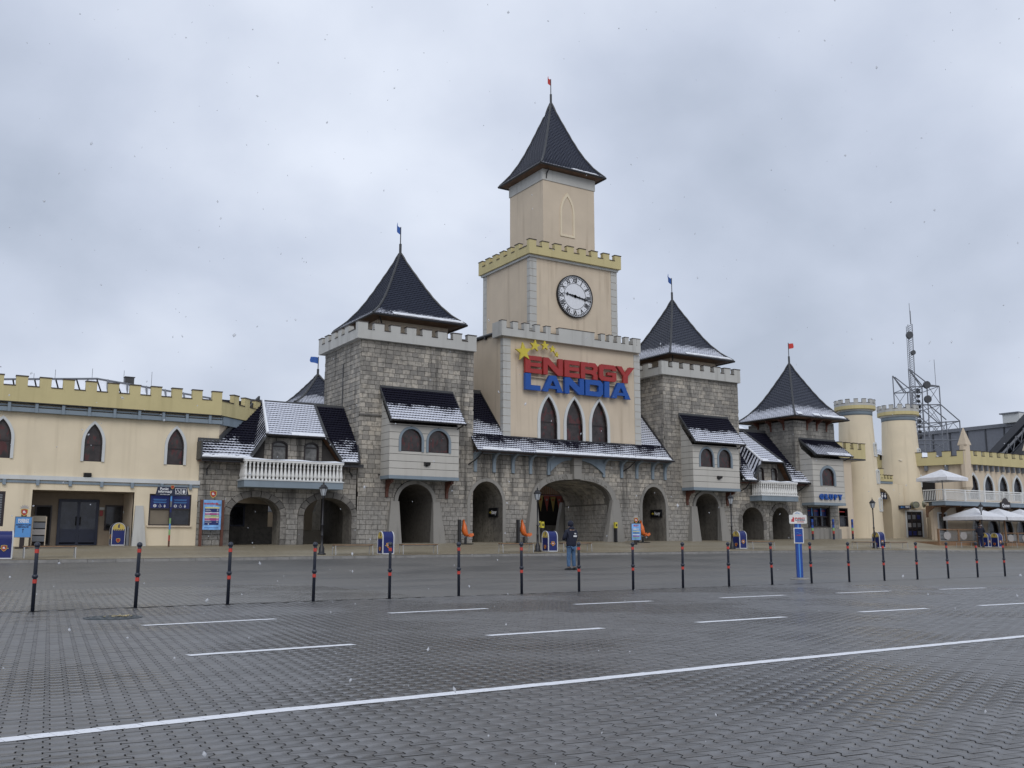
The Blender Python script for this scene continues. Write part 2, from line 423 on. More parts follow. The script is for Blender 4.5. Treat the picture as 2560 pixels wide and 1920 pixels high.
# ---------------- stone walling
def clip(poly, b, n):
    out = []
    for i in range(len(poly)):
        p, q = poly[i], poly[(i + 1) % len(poly)]
        dp = (p[0] - b[0]) * n[0] + (p[1] - b[1]) * n[1]; dq = (q[0] - b[0]) * n[0] + (q[1] - b[1]) * n[1]
        if dp >= 0: out.append(p)
        if dp * dq < 0: t = dp / (dp - dq); out.append((p[0] + (q[0] - p[0]) * t, p[1] + (q[1] - p[1]) * t))
    return out
def area(p): return abs(sum(p[i][0] * p[(i + 1) % len(p)][1] - p[(i + 1) % len(p)][0] * p[i][1] for i in range(len(p)))) / 2
def hole_clip(poly, h):
    cu = sum(p[0] for p in poly) / len(poly); cz = sum(p[1] for p in poly) / len(poly)
    if h[0] == 'rect':
        _, a, b, c, d = h
        if all(p[0] <= a for p in poly) or all(p[0] >= b for p in poly) or all(p[1] <= c for p in poly) or all(p[1] >= d for p in poly): return poly
        o = [(a - cu, (a, 0), (-1, 0)), (cu - b, (b, 0), (1, 0)), (c - cz, (0, c), (0, -1)), (cz - d, (0, d), (0, 1))]
        _, bb, nn = max(o, key=lambda t: t[0]); return clip(poly, bb, nn)
    _, cx, hw, zs, rise, pw = h                      # arch open at the bottom
    def ins(p):
        if abs(p[0] - cx) >= hw: return False
        if p[1] <= zs: return True
        return abs((p[0] - cx) / hw) ** pw + ((p[1] - zs) / rise) ** pw < 1
    s = [poly[i] for i in range(len(poly))] + [((poly[i][0] + poly[i - 1][0]) / 2, (poly[i][1] + poly[i - 1][1]) / 2) for i in range(len(poly))]
    k = [ins(p) for p in s]
    if not any(k): return poly
    if cz < zs:
        sg = 1 if cu > cx else -1; return clip(poly, (cx + sg * hw, 0), (sg, 0))
    a = math.atan2((cz - zs) / rise, (cu - cx) / hw); c, q = math.cos(a), math.sin(a)
    bx = cx + hw * math.copysign(abs(c) ** (2 / pw), c); bz = zs + rise * abs(q) ** (2 / pw)
    nx = math.copysign(abs(c) ** (2 - 2 / pw), c) / hw; nz = abs(q) ** (2 - 2 / pw) / rise; L = math.hypot(nx, nz) or 1
    return clip(poly, (bx, bz), (nx / L, nz / L))
SHARE = {}
def stone_piece(m, F, poly, d0, d, inset=.012):
    n = len(poly); cu = sum(p[0] for p in poly) / n; cz = sum(p[1] for p in poly) / n
    def ins(p): 
        du, dz = cu - p[0], cz - p[1]; return (p[0] + math.copysign(min(inset, abs(du) * .4), du), p[1] + math.copysign(min(inset, abs(dz) * .4), dz))
    q = [ins(p) for p in poly]
    vs = [F(*p, d0) for p in poly] + [F(*p, d - .012) for p in poly] + [F(*p, d) for p in q]
    fs = [(i, (i + 1) % n, n + (i + 1) % n, n + i) for i in range(n)] + [(n + i, n + (i + 1) % n, 2 * n + (i + 1) % n, 2 * n + i) for i in range(n)] + [tuple(range(2 * n, 3 * n))]
    m.add(vs, fs)
class Stones:
    def __init__(s, parent, mat, name='stone', limit=300): s.p = parent; s.mat = mat; s.L = []; s.name = name; s.limit = limit
    def wall(s, F, u0, u1, z0, z1, holes=(), seed=0, h=.243, ws=(.31, .35, .39, .44), gap=.015, prio=1.0):
        r = random.Random(seed); z = z0; row = 0
        while z < z1 - .05:
            hh = min(h * r.uniform(.93, 1.07), z1 - z)
            if z1 - z - hh < .08: hh = z1 - z
            u = u0 - (r.uniform(.05, .35)); 
            while u < u1:
                ww = r.choice(ws); a, b = max(u, u0), min(u + ww, u1)
                if b - a > .05:
                    g = gap / 2; poly = [(a + g, z + g), (b - g, z + g), (b - g, z + hh - g), (a + g, z + hh - g)]
                    for H in holes:
                        poly = hole_clip(poly, H)
                        if len(poly) < 3: break
                    if len(poly) >= 3 and area(poly) > .004: s.L.append((area(poly) * prio, F, poly, r.uniform(.022, .042)))
                u += ww
            z += hh; row += 1
    def poly(s, F, poly, d, prio=5.0): s.L.append((area(poly) * prio, F, poly, d))
    def build(s):
        s.L.sort(key=lambda t: -t[0]); off = off_of(s.p)
        for k, (a, F, poly, d) in enumerate(s.L[:s.limit]):
            m = M(); c = F(poly[0][0], poly[0][1], 0); stone_piece(m, F, poly, 0, d)
            key = (round(F.u.x, 3), round(F.u.y, 3), round(d, 2)) + tuple(round(x - y, 2) for p in poly for x, y in zip(p, poly[0])) + (s.mat,)
            if key not in SHARE: SHARE[key] = m.mesh(s.mat, c, False, s.name)
            link(s.name, SHARE[key], s.p, loc=c - off)
        if len(s.L) > s.limit:
            m = M()
            for a, F, poly, d in s.L[s.limit:]: stone_piece(m, F, poly, 0, d)
            m.build('stones', s.mat, s.p, kind='stuff')
# ---------------- roof tiles
def tiles(parent, name, st, U, mat, tw=.17, lift=.05, wave=.018):
    """st: courses from the eave up: (point, left, right, normal); a stepped, waved surface"""
    m = M(); U = Vector(U).normalized(); vacc = 0
    for k in range(len(st) - 1):
        c0, l0, r0, n0 = st[k]; c1, l1, r1, n1 = st[k + 1]; c0 = Vector(c0); c1 = Vector(c1); n0 = Vector(n0).normalized(); n1 = Vector(n1).normalized()
        h = (c1 - c0).length; us = []
        a = math.ceil(l0 / (tw / 4)); us = [l0] + [i * tw / 4 for i in range(a, int(math.floor(r0 / (tw / 4))) + 1)] + [r0]
        us = [x for i, x in enumerate(us) if i == 0 or x > us[i - 1] + .002]
        if len(us) < 2: continue
        lo, su, up = [], [], []
        for u in us:
            b = lift + wave * math.sin(2 * math.pi * (u / tw + (k % 2) * .5))
            lo.append(c0 + U * u + n0 * -.01); su.append(c0 + U * u + n0 * b); t = min(max(u, l1), r1); up.append(c1 + U * t + n1 * .006)
        n = len(us); V0, V1 = vacc, vacc + h
        fs, uv = [], []
        for i in range(n - 1):
            fs.append((i, i + 1, n + i + 1, n + i)); uv.append([(-1, V0)] * 4)
            fs.append((n + i, n + i + 1, 2 * n + i + 1, 2 * n + i)); uv.append([(0, V0), (0, V0), (1, V1), (1, V1)])
        m.add(lo + su + up, fs, uv); vacc += h
    return m.build(name, mat, parent, kind='stuff')
def slope_tiles(parent, name, F, u0, u1, y0, z0, y1, z1, mat, rows, lfun=None, rfun=None, tw=.17, **kw):
    """plane roof facing the square"""
    d = Vector((0, y1 - y0, z1 - z0)); n = Vector((0, -(z1 - z0), y1 - y0)).normalized(); st = []
    for k in range(rows + 1):
        t = k / rows; st.append((Vector((0, y0, z0)) + d * t, lfun(t) if lfun else u0, rfun(t) if rfun else u1, n))
    return tiles(parent, name, st, (1, 0, 0), mat, tw)
PROF = [(0, 1), (.05, .90), (.10, .815), (.17, .72), (.25, .625), (.34, .53), (.5, .39), (.675, .25), (.85, .11), (1, .012)]
def pw_(t):
    for (a, x), (b, y) in zip(PROF, PROF[1:]):
        if t <= b: return x + (y - x) * (t - a) / (b - a)
    return PROF[-1][1]
def spire(parent, cx, cy, hw, z0, z1, mat, rows=34, flag=None, flag_len=.9, flag_dir=-1, pole=1.1, flag_rise=.25, tw=.19, soff='soffit', inner=None):
    H = z1 - z0
    for nx, ny in ((0, -1), (-1, 0), (1, 0), (0, 1)):
        U = Vector((-ny, nx, 0)); N = Vector((nx, ny, 0)); st = []
        for k in range(rows + 1):
            t = (k / rows) ** 1.08; wv = pw_(t) * hw; t2 = min(1, t + .03); t1 = max(0, t - .03)
            sl = Vector((0, 0, (t2 - t1) * H)) - N * ((pw_(t1) - pw_(t2)) * -hw) if 0 else None
            dz = (t2 - t1) * H; dw = (pw_(t1) - pw_(t2)) * hw
            nn = (N * dz + Vector((0, 0, 1)) * dw).normalized()
            st.append((Vector((cx, cy, z0 + t * H)) + N * wv, -wv, wv, nn))
        tiles(parent, 'roof_tiles', st, U, mat, tw, .035, .010)
    m = M(); w = hw - .03
    inner = inner or hw * .78
    vs = [(cx + a * w, cy + b * w, z0 - .02) for a, b in ((-1, -1), (1, -1), (1, 1), (-1, 1))] + [(cx + a * inner, cy + b * inner, z0 - .10) for a, b in ((-1, -1), (1, -1), (1, 1), (-1, 1))]
    m.add(vs, [(0, 1, 5, 4), (1, 2, 6, 5), (2, 3, 7, 6), (3, 0, 4, 7), (4, 5, 6, 7)]); m.build('soffit', soff, parent)
    m = M()
    for a, b in ((-1, -1), (1, -1), (1, 1), (-1, 1)):
        pts = [(cx + a * (pw_(t) * hw), cy + b * (pw_(t) * hw), z0 + t * H + .05) for t in [i / 16 for i in range(17)]]
        rs = [.075 if i % 2 else .058 for i in range(17)]; m.tube(pts, rs, 6)
    m.build('hip_ridge', 'fascia', parent)
    m = M(); g = hw + .04
    for a, b, c, d in ((-1, -1, 1, -1), (1, -1, 1, 1), (1, 1, -1, 1), (-1, 1, -1, -1)):
        m.tube([(cx + a * g, cy + b * g, z0 - .02), (cx + c * g, cy + d * g, z0 - .02)], .065, 6)
    m.build('gutter', 'gutter', parent)
    m = M().lathe([(.10, -.25), (.085, 0), (.075, .05), (.075, .55 * pole), (.03, .56 * pole), (.03, 1.15 * pole + .35)], (cx, cy, z1), 8); m.build('finial', 'fascia', parent, smooth=False)
    if flag:
        zt = z1 + 1.15 * pole; m = M(); n = 8; dx, dy = math.cos(flag_dir), math.sin(flag_dir); a = []; b = []
        for i in range(n + 1):
            t = i / n; s = math.sin(t * 5) * .10
            px, py = cx + dx * flag_len * t - dy * s, cy + dy * flag_len * t + dx * s; rise = flag_rise * t * flag_len
            hh = .42 * (1 - .15 * t) if i < n else .10
            a.append((px, py, zt - .12 + rise + (.1 if i == n else 0))); b.append((px, py, zt - .12 + rise + hh))
        m.add(a + b, [(i, i + 1, n + 2 + i, n + 1 + i) for i in range(n)]); o = m.build('flag', flag, parent)
        md = o.modifiers.new('thick', 'SOLIDIFY'); md.thickness = .012
# ---------------- battlements
def parapet_line(parent, p0, p1, zb, zn, zt, th, mer, mat, start=0.0, cap='dark_cap', step=None, first=True, last=True, out=1):
    """battlement along p0->p1 (outer face on the right-hand side w of the frame); mer=(width, period)"""
    d = Vector((p1[0] - p0[0], p1[1] - p0[1], 0)); L = d.length; F = Fr((p0[0], p0[1], 0), (d.x, d.y))
    M().fbox(F, 0, L, zb, zn, -th, 0).build('parapet_band', mat, parent)
    mw, per = mer; n = max(1, round((L - mw) / per)); per = (L - mw) / n; spans = []
    for k in range(n + 1):
        if (k == 0 and not first) or (k == n and not last): continue
        spans.append((k * per, k * per + mw))
    for a, b in spans:
        M().fbox(F, a, b, zn, zt, -th, 0).build('merlon', mat, parent)
        M().fbox(F, a - .02, b + .02, zt, zt + .045, -th - .03, .03).build('coping', cap, parent)
    for (a, b), (c, e) in zip([(0, 0)] + spans, spans + [(L, L)]):
        if c - b > .05: M().fbox(F, b, c, zn + .002, zn + .04, -th - .03, .03).build('coping', cap, parent)
def parapet_box(parent, x0, x1, y0, y1, zb, zn, zt, th, mer, mat):
    parapet_line(parent, (x0, y0), (x1, y0), zb, zn, zt, th, mer, mat)
    parapet_line(parent, (x0, y1), (x0, y0 + th), zb, zn, zt, th, mer, mat, last=False)
    parapet_line(parent, (x1, y0 + th), (x1, y1), zb, zn, zt, th, mer, mat, first=False)
    parapet_line(parent, (x1 - th, y1), (x0 + th, y1), zb, zn, zt, th, mer, mat, first=False, last=False)
# ---------------- windows
def gothic_window(parent, F, cx, hi, ho, zb, zs, za, zo, glassm='stained', frame='white_trim', bars=True, w=0.0, rec=.10):
    """pointed window with a proud pale surround; the wall must have the matching hole"""
    a = gothic(cx, ho, zb, zs, zo); b = gothic(cx, hi, zb, zs, za)
    win = M().ring(F, a, b, w - .02, w + .07).build('window', frame, parent)
    M().plate(F, [b], w - rec - .02, w - rec).build('pane', glassm, win)
    m = M(); m.fbox(F, cx - hi, cx + hi, zb + (za - zb) * .44, zb + (za - zb) * .44 + .05, w - rec, w - rec + .04)
    m.ring(F, b, gothic(cx, hi - .05, zb + .05, zs, za - .09), w - rec, w - rec + .05)
    m.fbox(F, cx - hi, cx + hi, zb, zb + .05, w - rec, w - rec + .05)
    m.sweep(F, b, w - rec, w - .02); m.build('frame', 'frame_dark', win)
    return win
def round_window(parent, F, cx, hi, ho, zb, zs, rise_i, rise_o, glassm='stained', frame='blue_grey', w=0.0, rec=.08, bar=False):
    a = ell(cx, ho, zb, zs, rise_o); b = ell(cx, hi, zb, zs, rise_i)
    win = M().ring(F, a, b, w - .02, w + .06).build('window', frame, parent)
    M().plate(F, [b], w - rec - .02, w - rec).build('pane', glassm, win)
    m = M().ring(F, b, ell(cx, hi - .045, zb + .04, zs, rise_i - .045), w - rec, w - rec + .04)
    m.fbox(F, cx - hi, cx + hi, zb - .02, zb + .05, w - rec, w - rec + .05); m.sweep(F, b, w - rec, w - .02)
    if bar: m.fbox(F, cx - hi, cx + hi, zs - .03, zs + .03, w - rec, w - rec + .05)
    m.build('frame', 'frame_dark', win); return win
def rect_window(parent, F, u0, u1, v0, v1, glassm='pane', fr=.06, mull=(), rails=(), w=0.0, rec=.08, name='window', frame='frame_dark'):
    m = M()
    m.fbox(F, u0, u1, v0, v0 + fr, w - rec - .03, w - .01); m.fbox(F, u0, u1, v1 - fr, v1, w - rec - .03, w - .01)
    m.fbox(F, u0, u0 + fr, v0 + fr, v1 - fr, w - rec - .03, w - .01); m.fbox(F, u1 - fr, u1, v0 + fr, v1 - fr, w - rec - .03, w - .01)
    for q in mull: m.fbox(F, q - fr / 2, q + fr / 2, v0 + fr, v1 - fr, w - rec - .02, w - .02)
    for q in rails: m.fbox(F, u0 + fr, u1 - fr, q - fr / 2, q + fr / 2, w - rec - .02, w - .025)
    win = m.build(name, frame, parent)
    M().fbox(F, u0 + fr / 2, u1 - fr / 2, v0 + fr / 2, v1 - fr / 2, w - rec - .02, w - rec).build('pane', glassm, win)
    return win
def wall(parent, F, outer, holes, th, mat, name='wall', w=0.0):
    return M().plate(F, [outer] + list(holes), w - th, w).build(name, mat, parent)
def rect(a, b, c, d): return [(a, c), (b, c), (b, d), (a, d)]
# ================= ground
def sstep(a, b, x): t = min(1, max(0, (x - a) / (b - a))); return t * t * (3 - 2 * t)
def lerp(pts, x):
    if x <= pts[0][0]: return pts[0][1]
    for (a, p), (b, q) in zip(pts, pts[1:]):
        if x <= b: return p + (q - p) * (x - a) / (b - a)
    return pts[-1][1]
KZ = [(3, .45), (16, .50), (26, .545), (42, .61), (52, .58), (62, .52), (70, .50)]       # pavement height along the kerb
BZ = [(3, .93), (11, .945), (19, 1.0), (24, 1.06), (30, 1.12), (42, 1.18), (48, 1.24), (56, 1.35), (66, 1.38), (100, 1.38)]  # at the foot of the facades
def kerb_y(x): return 39.3 + .35 * math.exp(-((x - 9) / 4) ** 2) * -1 + .25 * math.sin(x * .11)
def road_z(x, y): return (lerp(KZ, x) - .11) * sstep(30, kerb_y(x), y)
def walk_z(x, y): return lerp(KZ, x) + (lerp(BZ, x) - lerp(KZ, x)) * min(1, max(0, (y - kerb_y(x)) / (46 - kerb_y(x))))
def bol_y(x): return 17.42 + .0375 * x
def grid(name, mat, xs, yf, nrow, zf, **p):
    m = M(); vs = []
    for j in range(nrow + 1):
        for x in xs:
            y = yf(x, j / nrow); vs.append((x, y, zf(x, y)))
    n = len(xs); m.add(vs, [(j * n + i, j * n + i + 1, (j + 1) * n + i + 1, (j + 1) * n + i) for j in range(nrow) for i in range(n - 1)])
    return m.build(name, mat, None, True, **p)
xs = [-60 + 2.0 * i for i in range(111)]
M().box(-1500, 1500, -1500, 1500, -.45, -.4).build('ground', 'concrete', None, kind='structure')
bed = M().add([(-40, -6, -.019), (160, -6, -.019), (160, bol_y(160), -.019), (-40, bol_y(-40), -.019)], [(0, 1, 2, 3)]).build('plaza', 'joint_sand', None, kind='structure')
grid('road', 'far_paving', xs, lambda x, t: bol_y(x) + (kerb_y(x) - bol_y(x)) * t, 26, road_z, kind='structure')
grid('pavement', 'sidewalk', xs, lambda x, t: kerb_y(x) + .16 + (62 - kerb_y(x) - .16) * t, 30, walk_z, kind='structure')
kb = bpy.data.objects.new('kerb', None); COL.objects.link(kb); kb['kind'] = 'structure'
x = -2.0
while x < 80:
    L = .98; F = Fr((x, kerb_y(x), 0), (L, kerb_y(x + L) - kerb_y(x)))
    z = lerp(KZ, x); m = M(); m.fbox(F, 0, L - .012, z - .35, z + .004 + R.uniform(-.004, .006), -.16, 0)
    m.build('kerbstone', 'concrete', kb); x += L
# interlocking I-shaped pavers, columns running 6.5 degrees off the facade normal
PA = math.radians(6.5); PV = Vector((math.sin(PA), math.cos(PA), 0)); PU = Vector((math.cos(PA), -math.sin(PA), 0))
W_, L_, A_ = .130, .163, .018
def paver_shape(g=.0040, ex=0.0):
    h = L_ / 2 - g - ex; q = L_ / 4; a = A_; hw = W_ / 2 - g - ex; s = .034
    R_ = [(hw + a, -h), (hw + a, -q - s / 2), (hw - a, -q + s / 2), (hw - a, q - s / 2), (hw + a, q + s / 2), (hw + a, h)]
    return R_ + [(-x, y) for x, y in reversed(R_)]
def paver_mesh(h0=-.018, tag='paver', mat='paver'):
    o, i = paver_shape(), paver_shape(ex=.002); n = 12
    vs = [(x, y, h0) for x, y in o] + [(x, y, -.0016) for x, y in o] + [(x, y, 0) for x, y in i]
    fs = [(k, (k + 1) % n, n + (k + 1) % n, n + k) for k in range(n)] + [(n + k, n + (k + 1) % n, 2 * n + (k + 1) % n, 2 * n + k) for k in range(n)]
    tr = tessellate_polygon([[Vector((x, y, 0)) for x, y in i]]); fs += [tuple(2 * n + q for q in t) for t in tr]
    return vs, fs
pvs, pfs = paver_mesh(); pme = bpy.data.meshes.new('paver'); pme.from_pydata(pvs, [], pfs); pme.materials.append(MAT['paver']); pme.materials.append(MAT['joint_sand']); pme.polygons.foreach_set('material_index', [1] * 12 + [0] * (len(pfs) - 12))
dl = math.cos(AZ), math.sin(AZ)
def in_view(x, y, mg=.17):
    d = x * math.sin(AZ) + y * math.cos(AZ); u = x * math.cos(AZ) - y * math.sin(AZ)
    return d > 3.2 and abs(u) < d * (.5333 + mg) + .3
near, far_, bey = [], [], []
r = random.Random(3)
for i in range(-40, 330):
    for j in range(8, 240):
        c = PU * (i * W_) + PV * ((j + (.5 if i % 2 else 0)) * L_)
        if not in_view(c.x, c.y): continue
        by = bol_y(c.x); d = math.hypot(c.x, c.y)
        if c.y < by - .08 and d < 27: near.append((d, c))
        elif c.y > by + .08 and c.y < 25 and c.x < 9: bey.append((d, c))
near.sort(key=lambda t: t[0])
for d, c in near[:300]:
    link('paver', pme, bed, loc=(c.x, c.y, r.uniform(-.0025, .0015)), rot=(r.uniform(-.006, .006), r.uniform(-.006, .006), -PA + r.uniform(-.006, .006)))
def paver_bulk(L, mat, name, parent, zf, jit=.0015):
    V = np.array(pvs); n = len(V); ca, sa = math.cos(-PA), math.sin(-PA); Rm = np.array([[ca, sa, 0], [-sa, ca, 0], [0, 0, 1]])
    V = V @ Rm; C = np.array([(c.x, c.y, zf(c.x, c.y) + r.uniform(-jit, jit)) for d, c in L]); N = len(C)
    allv = (V[None] + C[:, None]).reshape(-1, 3)
    quads = np.array([f for f in pfs if len(f) == 4]); tris = np.array([f for f in pfs if len(f) == 3])
    b = (np.arange(N) * n)[:, None, None]; q = (quads[None] + b).reshape(-1); t = (tris[None] + b).reshape(-1)
    me = bpy.data.meshes.new(name); me.vertices.add(len(allv)); me.vertices.foreach_set('co', allv.ravel())
    nl = len(q) + len(t); me.loops.add(nl); me.loops.foreach_set('vertex_index', np.concatenate([q, t]).astype(np.int32))
    np_ = len(q) // 4 + len(t) // 3; me.polygons.add(np_)
    st = np.concatenate([np.arange(len(q) // 4) * 4, len(q) + np.arange(len(t) // 3) * 3]).astype(np.int32)
    me.polygons.foreach_set('loop_start', st); me.update(calc_edges=True); me.materials.append(MAT[mat]); me.materials.append(MAT['joint_sand']); me.polygons.foreach_set('material_index', np.concatenate([np.tile(np.array([1] * 12 + [0] * 12), N), np.zeros(len(t) // 3, int)]).astype(np.int32))
    return link(name, me, parent, kind='stuff')
paver_bulk(near[300:], 'paver', 'pavers', bed, lambda x, y: 0)
paver_bulk(bey, 'paver_far', 'pavers', bed, lambda x, y: road_z(x, y) + .006)
# plaza surface beyond the reach of the single blocks
m = M(); pts = []
for k in range(41):
    a = math.radians(-25 + k * 3.2); pts.append((26.9 * math.sin(a), 26.9 * math.cos(a)))
arc = [p for p in pts if p[1] < bol_y(p[0]) and p[1] > -5]
arc = [p for p in arc if p[0] > 0]
poly = [(p[0], p[1], -.003) for p in arc] + [(150, -4, -.003), (150, bol_y(150), -.003)] + [(arc[0][0] + .3, bol_y(arc[0][0]), -.003)]
m.add(poly, [tuple(range(len(poly)))]).build('plaza_far', 'far_paving', None, kind='structure')
def PD(d, u): return (math.sin(AZ) * d + math.cos(AZ) * u, math.cos(AZ) * d - math.sin(AZ) * u, -.005)
rb = lambda d: d * (.5333 + .17) + .25
for q in ([PD(3.15, -12), PD(3.15, 14), PD(-12, 14), PD(-12, -12)], [PD(3.15, rb(3.15)), PD(29.5, rb(29.5)), (150, 8, -.005), (150, -5, -.005), PD(3.15, 14)], [PD(3.15, -12), PD(16, -30), PD(16.0, -rb(16.0)), PD(3.15, -rb(3.15))]):
    M().add(q, [tuple(range(len(q)))]).build('plaza_far', 'far_paving', None, kind='structure')
# manhole
t = thing('manhole_cover', 'round iron manhole cover with wet leaves on it, in the paving near the left bollards', 'manhole cover', (2.69, 15.4, .004))
M().lathe([(.41, -.01), (.41, .006), (.36, .008), (.36, .002), (.335, .002)], (2.69, 15.4, .004), 32).build('rim', 'manhole_iron', t)
m = M().lathe([(.33, 0), (.33, .009)], (2.69, 15.4, .004), 32)
for k in range(12):
    for q in (.12, .22): a = k * .5236 + q * 7; m.box(2.69 + q * 1.2 * math.cos(a) - .02, 2.69 + q * 1.2 * math.cos(a) + .02, 15.4 + q * 1.2 * math.sin(a) - .02, 15.4 + q * 1.2 * math.sin(a) + .02, .012, .018)
m.build('lid', 'manhole_iron', t)
m = M()
for k in range(70):
    a = r.uniform(0, 6.28); q = r.uniform(0, .16); x, y = 2.78 + q * 1.5 * math.cos(a), 15.42 + q * math.sin(a); s = r.uniform(.012, .028); an = r.uniform(0, 3)
    m.add([(x + s * math.cos(an), y + s * math.sin(an), .024), (x - s * math.sin(an), y + s * math.cos(an), .028), (x - s * math.cos(an), y - s * math.sin(an), .023), (x + s * math.sin(an), y - s * math.cos(an), .030)], [(0, 1, 2, 3)])
m.build('leaves', 'leaf_tan', t, kind='stuff')
# painted lines, broken at the block joints
def paint(a, b, wd=.105, name='line_marking', parent=None):
    a, b = Vector((*a, 0)), Vector((*b, 0)); d = b - a; L = d.length; F = Fr((a.x, a.y, 0), (d.x, d.y)); m = M(); s = 0
    while s < L:
        e = min(L, s + r.choice((.118, .128, .138))); j = r.uniform(-.006, .006); j2 = j + r.uniform(-.003, .003); sh = .03
        P = [F(s, .0035, -wd / 2 + j), F(e - .004, .0035, -wd / 2 + j2), F(e - .004 + .018, .0035, wd / 2 + j2), F(s + .018, .0035, wd / 2 + j)]
        m.add(P + [p + Vector((0, 0, .0015)) for p in P], [(4, 5, 6, 7), (0, 1, 5, 4), (1, 2, 6, 5), (2, 3, 7, 6), (3, 0, 4, 7)]); s = e
    return m.build(name, 'road_paint', parent)
ln = bpy.data.objects.new('lane_markings', None); COL.objects.link(ln); ln['kind'] = 'structure'
sol = [(-1.6, 6.16), (.547, 6.302), (2.034, 6.411), (4.027, 6.457), (6.92, 6.586), (11.212, 6.69), (17, 6.80)]
for a, b in zip(sol, sol[1:]): paint(a, b, .13, 'edge_line', ln)
for a, b in (((2.776, 13.75), (4.629, 13.90)), ((6.499, 14.07), (8.337, 14.17)), ((10.216, 14.27), (12.022, 14.32)), ((13.845, 14.37), (15.7, 14.40)), ((17.322, 14.38), (19.045, 14.35)), ((20.7, 14.2), (22.3, 14.1)), ((24.0, 13.95), (25.8, 13.9)),
             ((2.439, 9.93), (4.214, 10.03)), ((5.965, 10.12), (7.729, 10.19)), ((9.377, 10.2), (11.155, 10.26)), ((12.944, 10.33), (14.6, 10.30)), ((16.0, 10.25), (17.7, 10.2))): paint(a, b, .125, 'lane_dash', ln)

# ================= left wing (cream ticket building)
LW = thing('ticket_building', 'cream rendered two storey building with yellow battlements at the far left', 'building', (6, 46, .93))
F0 = FY(46)
ang = math.radians(41.5); CX = 12.25
wins = [(3.114 - .02, 0), (6.73, 1), (10.277, 2)]
holes = [gothic(c, .372, 4.625, 5.45, 6.30) for c, _ in wins]
holes += [gothic(-.45, .372, 4.625, 5.45, 6.30)]
holes += [rect(4.45, 8.60, -.2, 3.32), rect(9.26, 11.12, 1.84, 3.27), rect(1.9, 3.43, 1.75, 3.22)]
wall(LW, F0, rect(-8, CX, -.3, 7.05), holes, .25, 'cream_light')
M().add([F0(u, v, 0) for u, v in ((CX, 3), (CX, 7.05))] + [(CX + 6 * math.cos(ang), 46 + 6 * math.sin(ang), 7.05), (CX + 6 * math.cos(ang), 46 + 6 * math.sin(ang), 3)], [(0, 1, 2, 3)]).build('wall', 'cream', LW)
M().box(-8, 14, 53.5, 54, -.3, 7).build('wall', 'cream', LW)
M().box(-8.2, -8, 46, 54, -.3, 7).build('wall', 'cream', LW)
M().add([(-8, 46.2, 7.0), (CX, 46.2, 7.0), (CX + 6, 51.5, 7.0), (14, 54, 7.0), (-8, 54, 7.0)], [(0, 1, 2, 3, 4)]).build('roof', 'roof_metal', LW)
for c, _ in wins: gothic_window(LW, F0, c, .372, .492, 4.625, 5.45, 6.30, 6.44)
gothic_window(LW, F0, -.45, .372, .492, 4.625, 5.45, 6.30, 6.44)
# string course with brackets
M().fbox(F0, -8, 11.45, 3.74, 3.92, 0, .10).build('string_course', 'white_trim', LW)
M().fbox(F0, -8, 11.45, 3.60, 3.70, 0, .05).build('string_course', 'blue_grey', LW)
for k in range(-5, 7):
    u = 3.329 + 1.283 * k
    M().fbox(F0, u - .065, u + .065, 3.50, 3.738, .052, .14).build('bracket', 'blue_grey', LW)
# eaves fascia
M().fbox(F0, -8, CX + .05, 6.62, 6.80, .03, .28).build('eaves_beam', 'blue_grey', LW)
M().fbox(F0, -8, CX + .05, 6.86, 6.92, .16, .22).build('eaves_rail', 'blue_grey', LW)
for k in range(-9, 9):
    u = 3.267 + 1.055 * k; M().fbox(F0, u - .06, u + .06, 6.60, 7.0, .285, .34).build('eaves_strut', 'blue_grey', LW)
FA = Fr((CX, 46, 0), (math.cos(ang), math.sin(ang)))
M().fbox(FA, 0, 5, 6.60, 7.0, .02, .2).build('eaves_beam', 'blue_grey', LW)
parapet_line(LW, (-4.87, 45.6), (12.2, 45.6), 7.03, 7.70, 8.12, .22, (.46, .913), 'yellow')
parapet_line(LW, (12.2, 45.6), (12.2 + 4.4 * math.cos(ang), 45.6 + 4.4 * math.sin(ang)), 7.03, 7.70, 8.12, .22, (.46, .913), 'yellow', first=False)
M().fbox(F0, -8, CX, 7.0, 7.04, -.3, .38).build('soffit', 'fascia', LW)
# entrance recess
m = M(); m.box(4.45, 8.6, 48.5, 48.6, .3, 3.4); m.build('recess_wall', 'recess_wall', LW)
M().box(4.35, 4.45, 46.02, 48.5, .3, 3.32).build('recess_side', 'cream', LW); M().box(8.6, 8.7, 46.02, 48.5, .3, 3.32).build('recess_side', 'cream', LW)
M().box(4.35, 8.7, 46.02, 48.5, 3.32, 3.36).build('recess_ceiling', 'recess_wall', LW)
Fd = FY(48.5)
dr = rect_window(LW, Fd, 5.80, 7.53, .96, 3.04, 'pane_door', .12, (6.665,), (1.62,), w=.09, rec=.04, name='entrance_door', frame='navy')
for s in (-.09, .09): M().tube([Fd(6.665 + s, 1.85, .13), Fd(6.665 + s, 2.25, .13)], .02).build('handle', 'black', dr)
for a, b in ((5.93, 6.6), (6.73, 7.42)): M().fbox(Fd, a, b, 1.02, 1.56, .05, .08).build('lower_panel', 'navy', dr)
rect_window(LW, Fd, 7.80, 8.58, 1.64, 2.80, 'pane', .07, w=.08, rec=.04)
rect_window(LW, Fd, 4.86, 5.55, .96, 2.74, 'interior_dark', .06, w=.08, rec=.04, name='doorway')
M().fbox(Fd, 7.58, 7.72, 2.30, 2.55, 0, .02).build('fire_notice', 'sign_red', LW)
M().fbox(Fd, 7.56, 7.78, 2.58, 2.70, 0, .015).build('notice_plate', 'white_trim', LW)
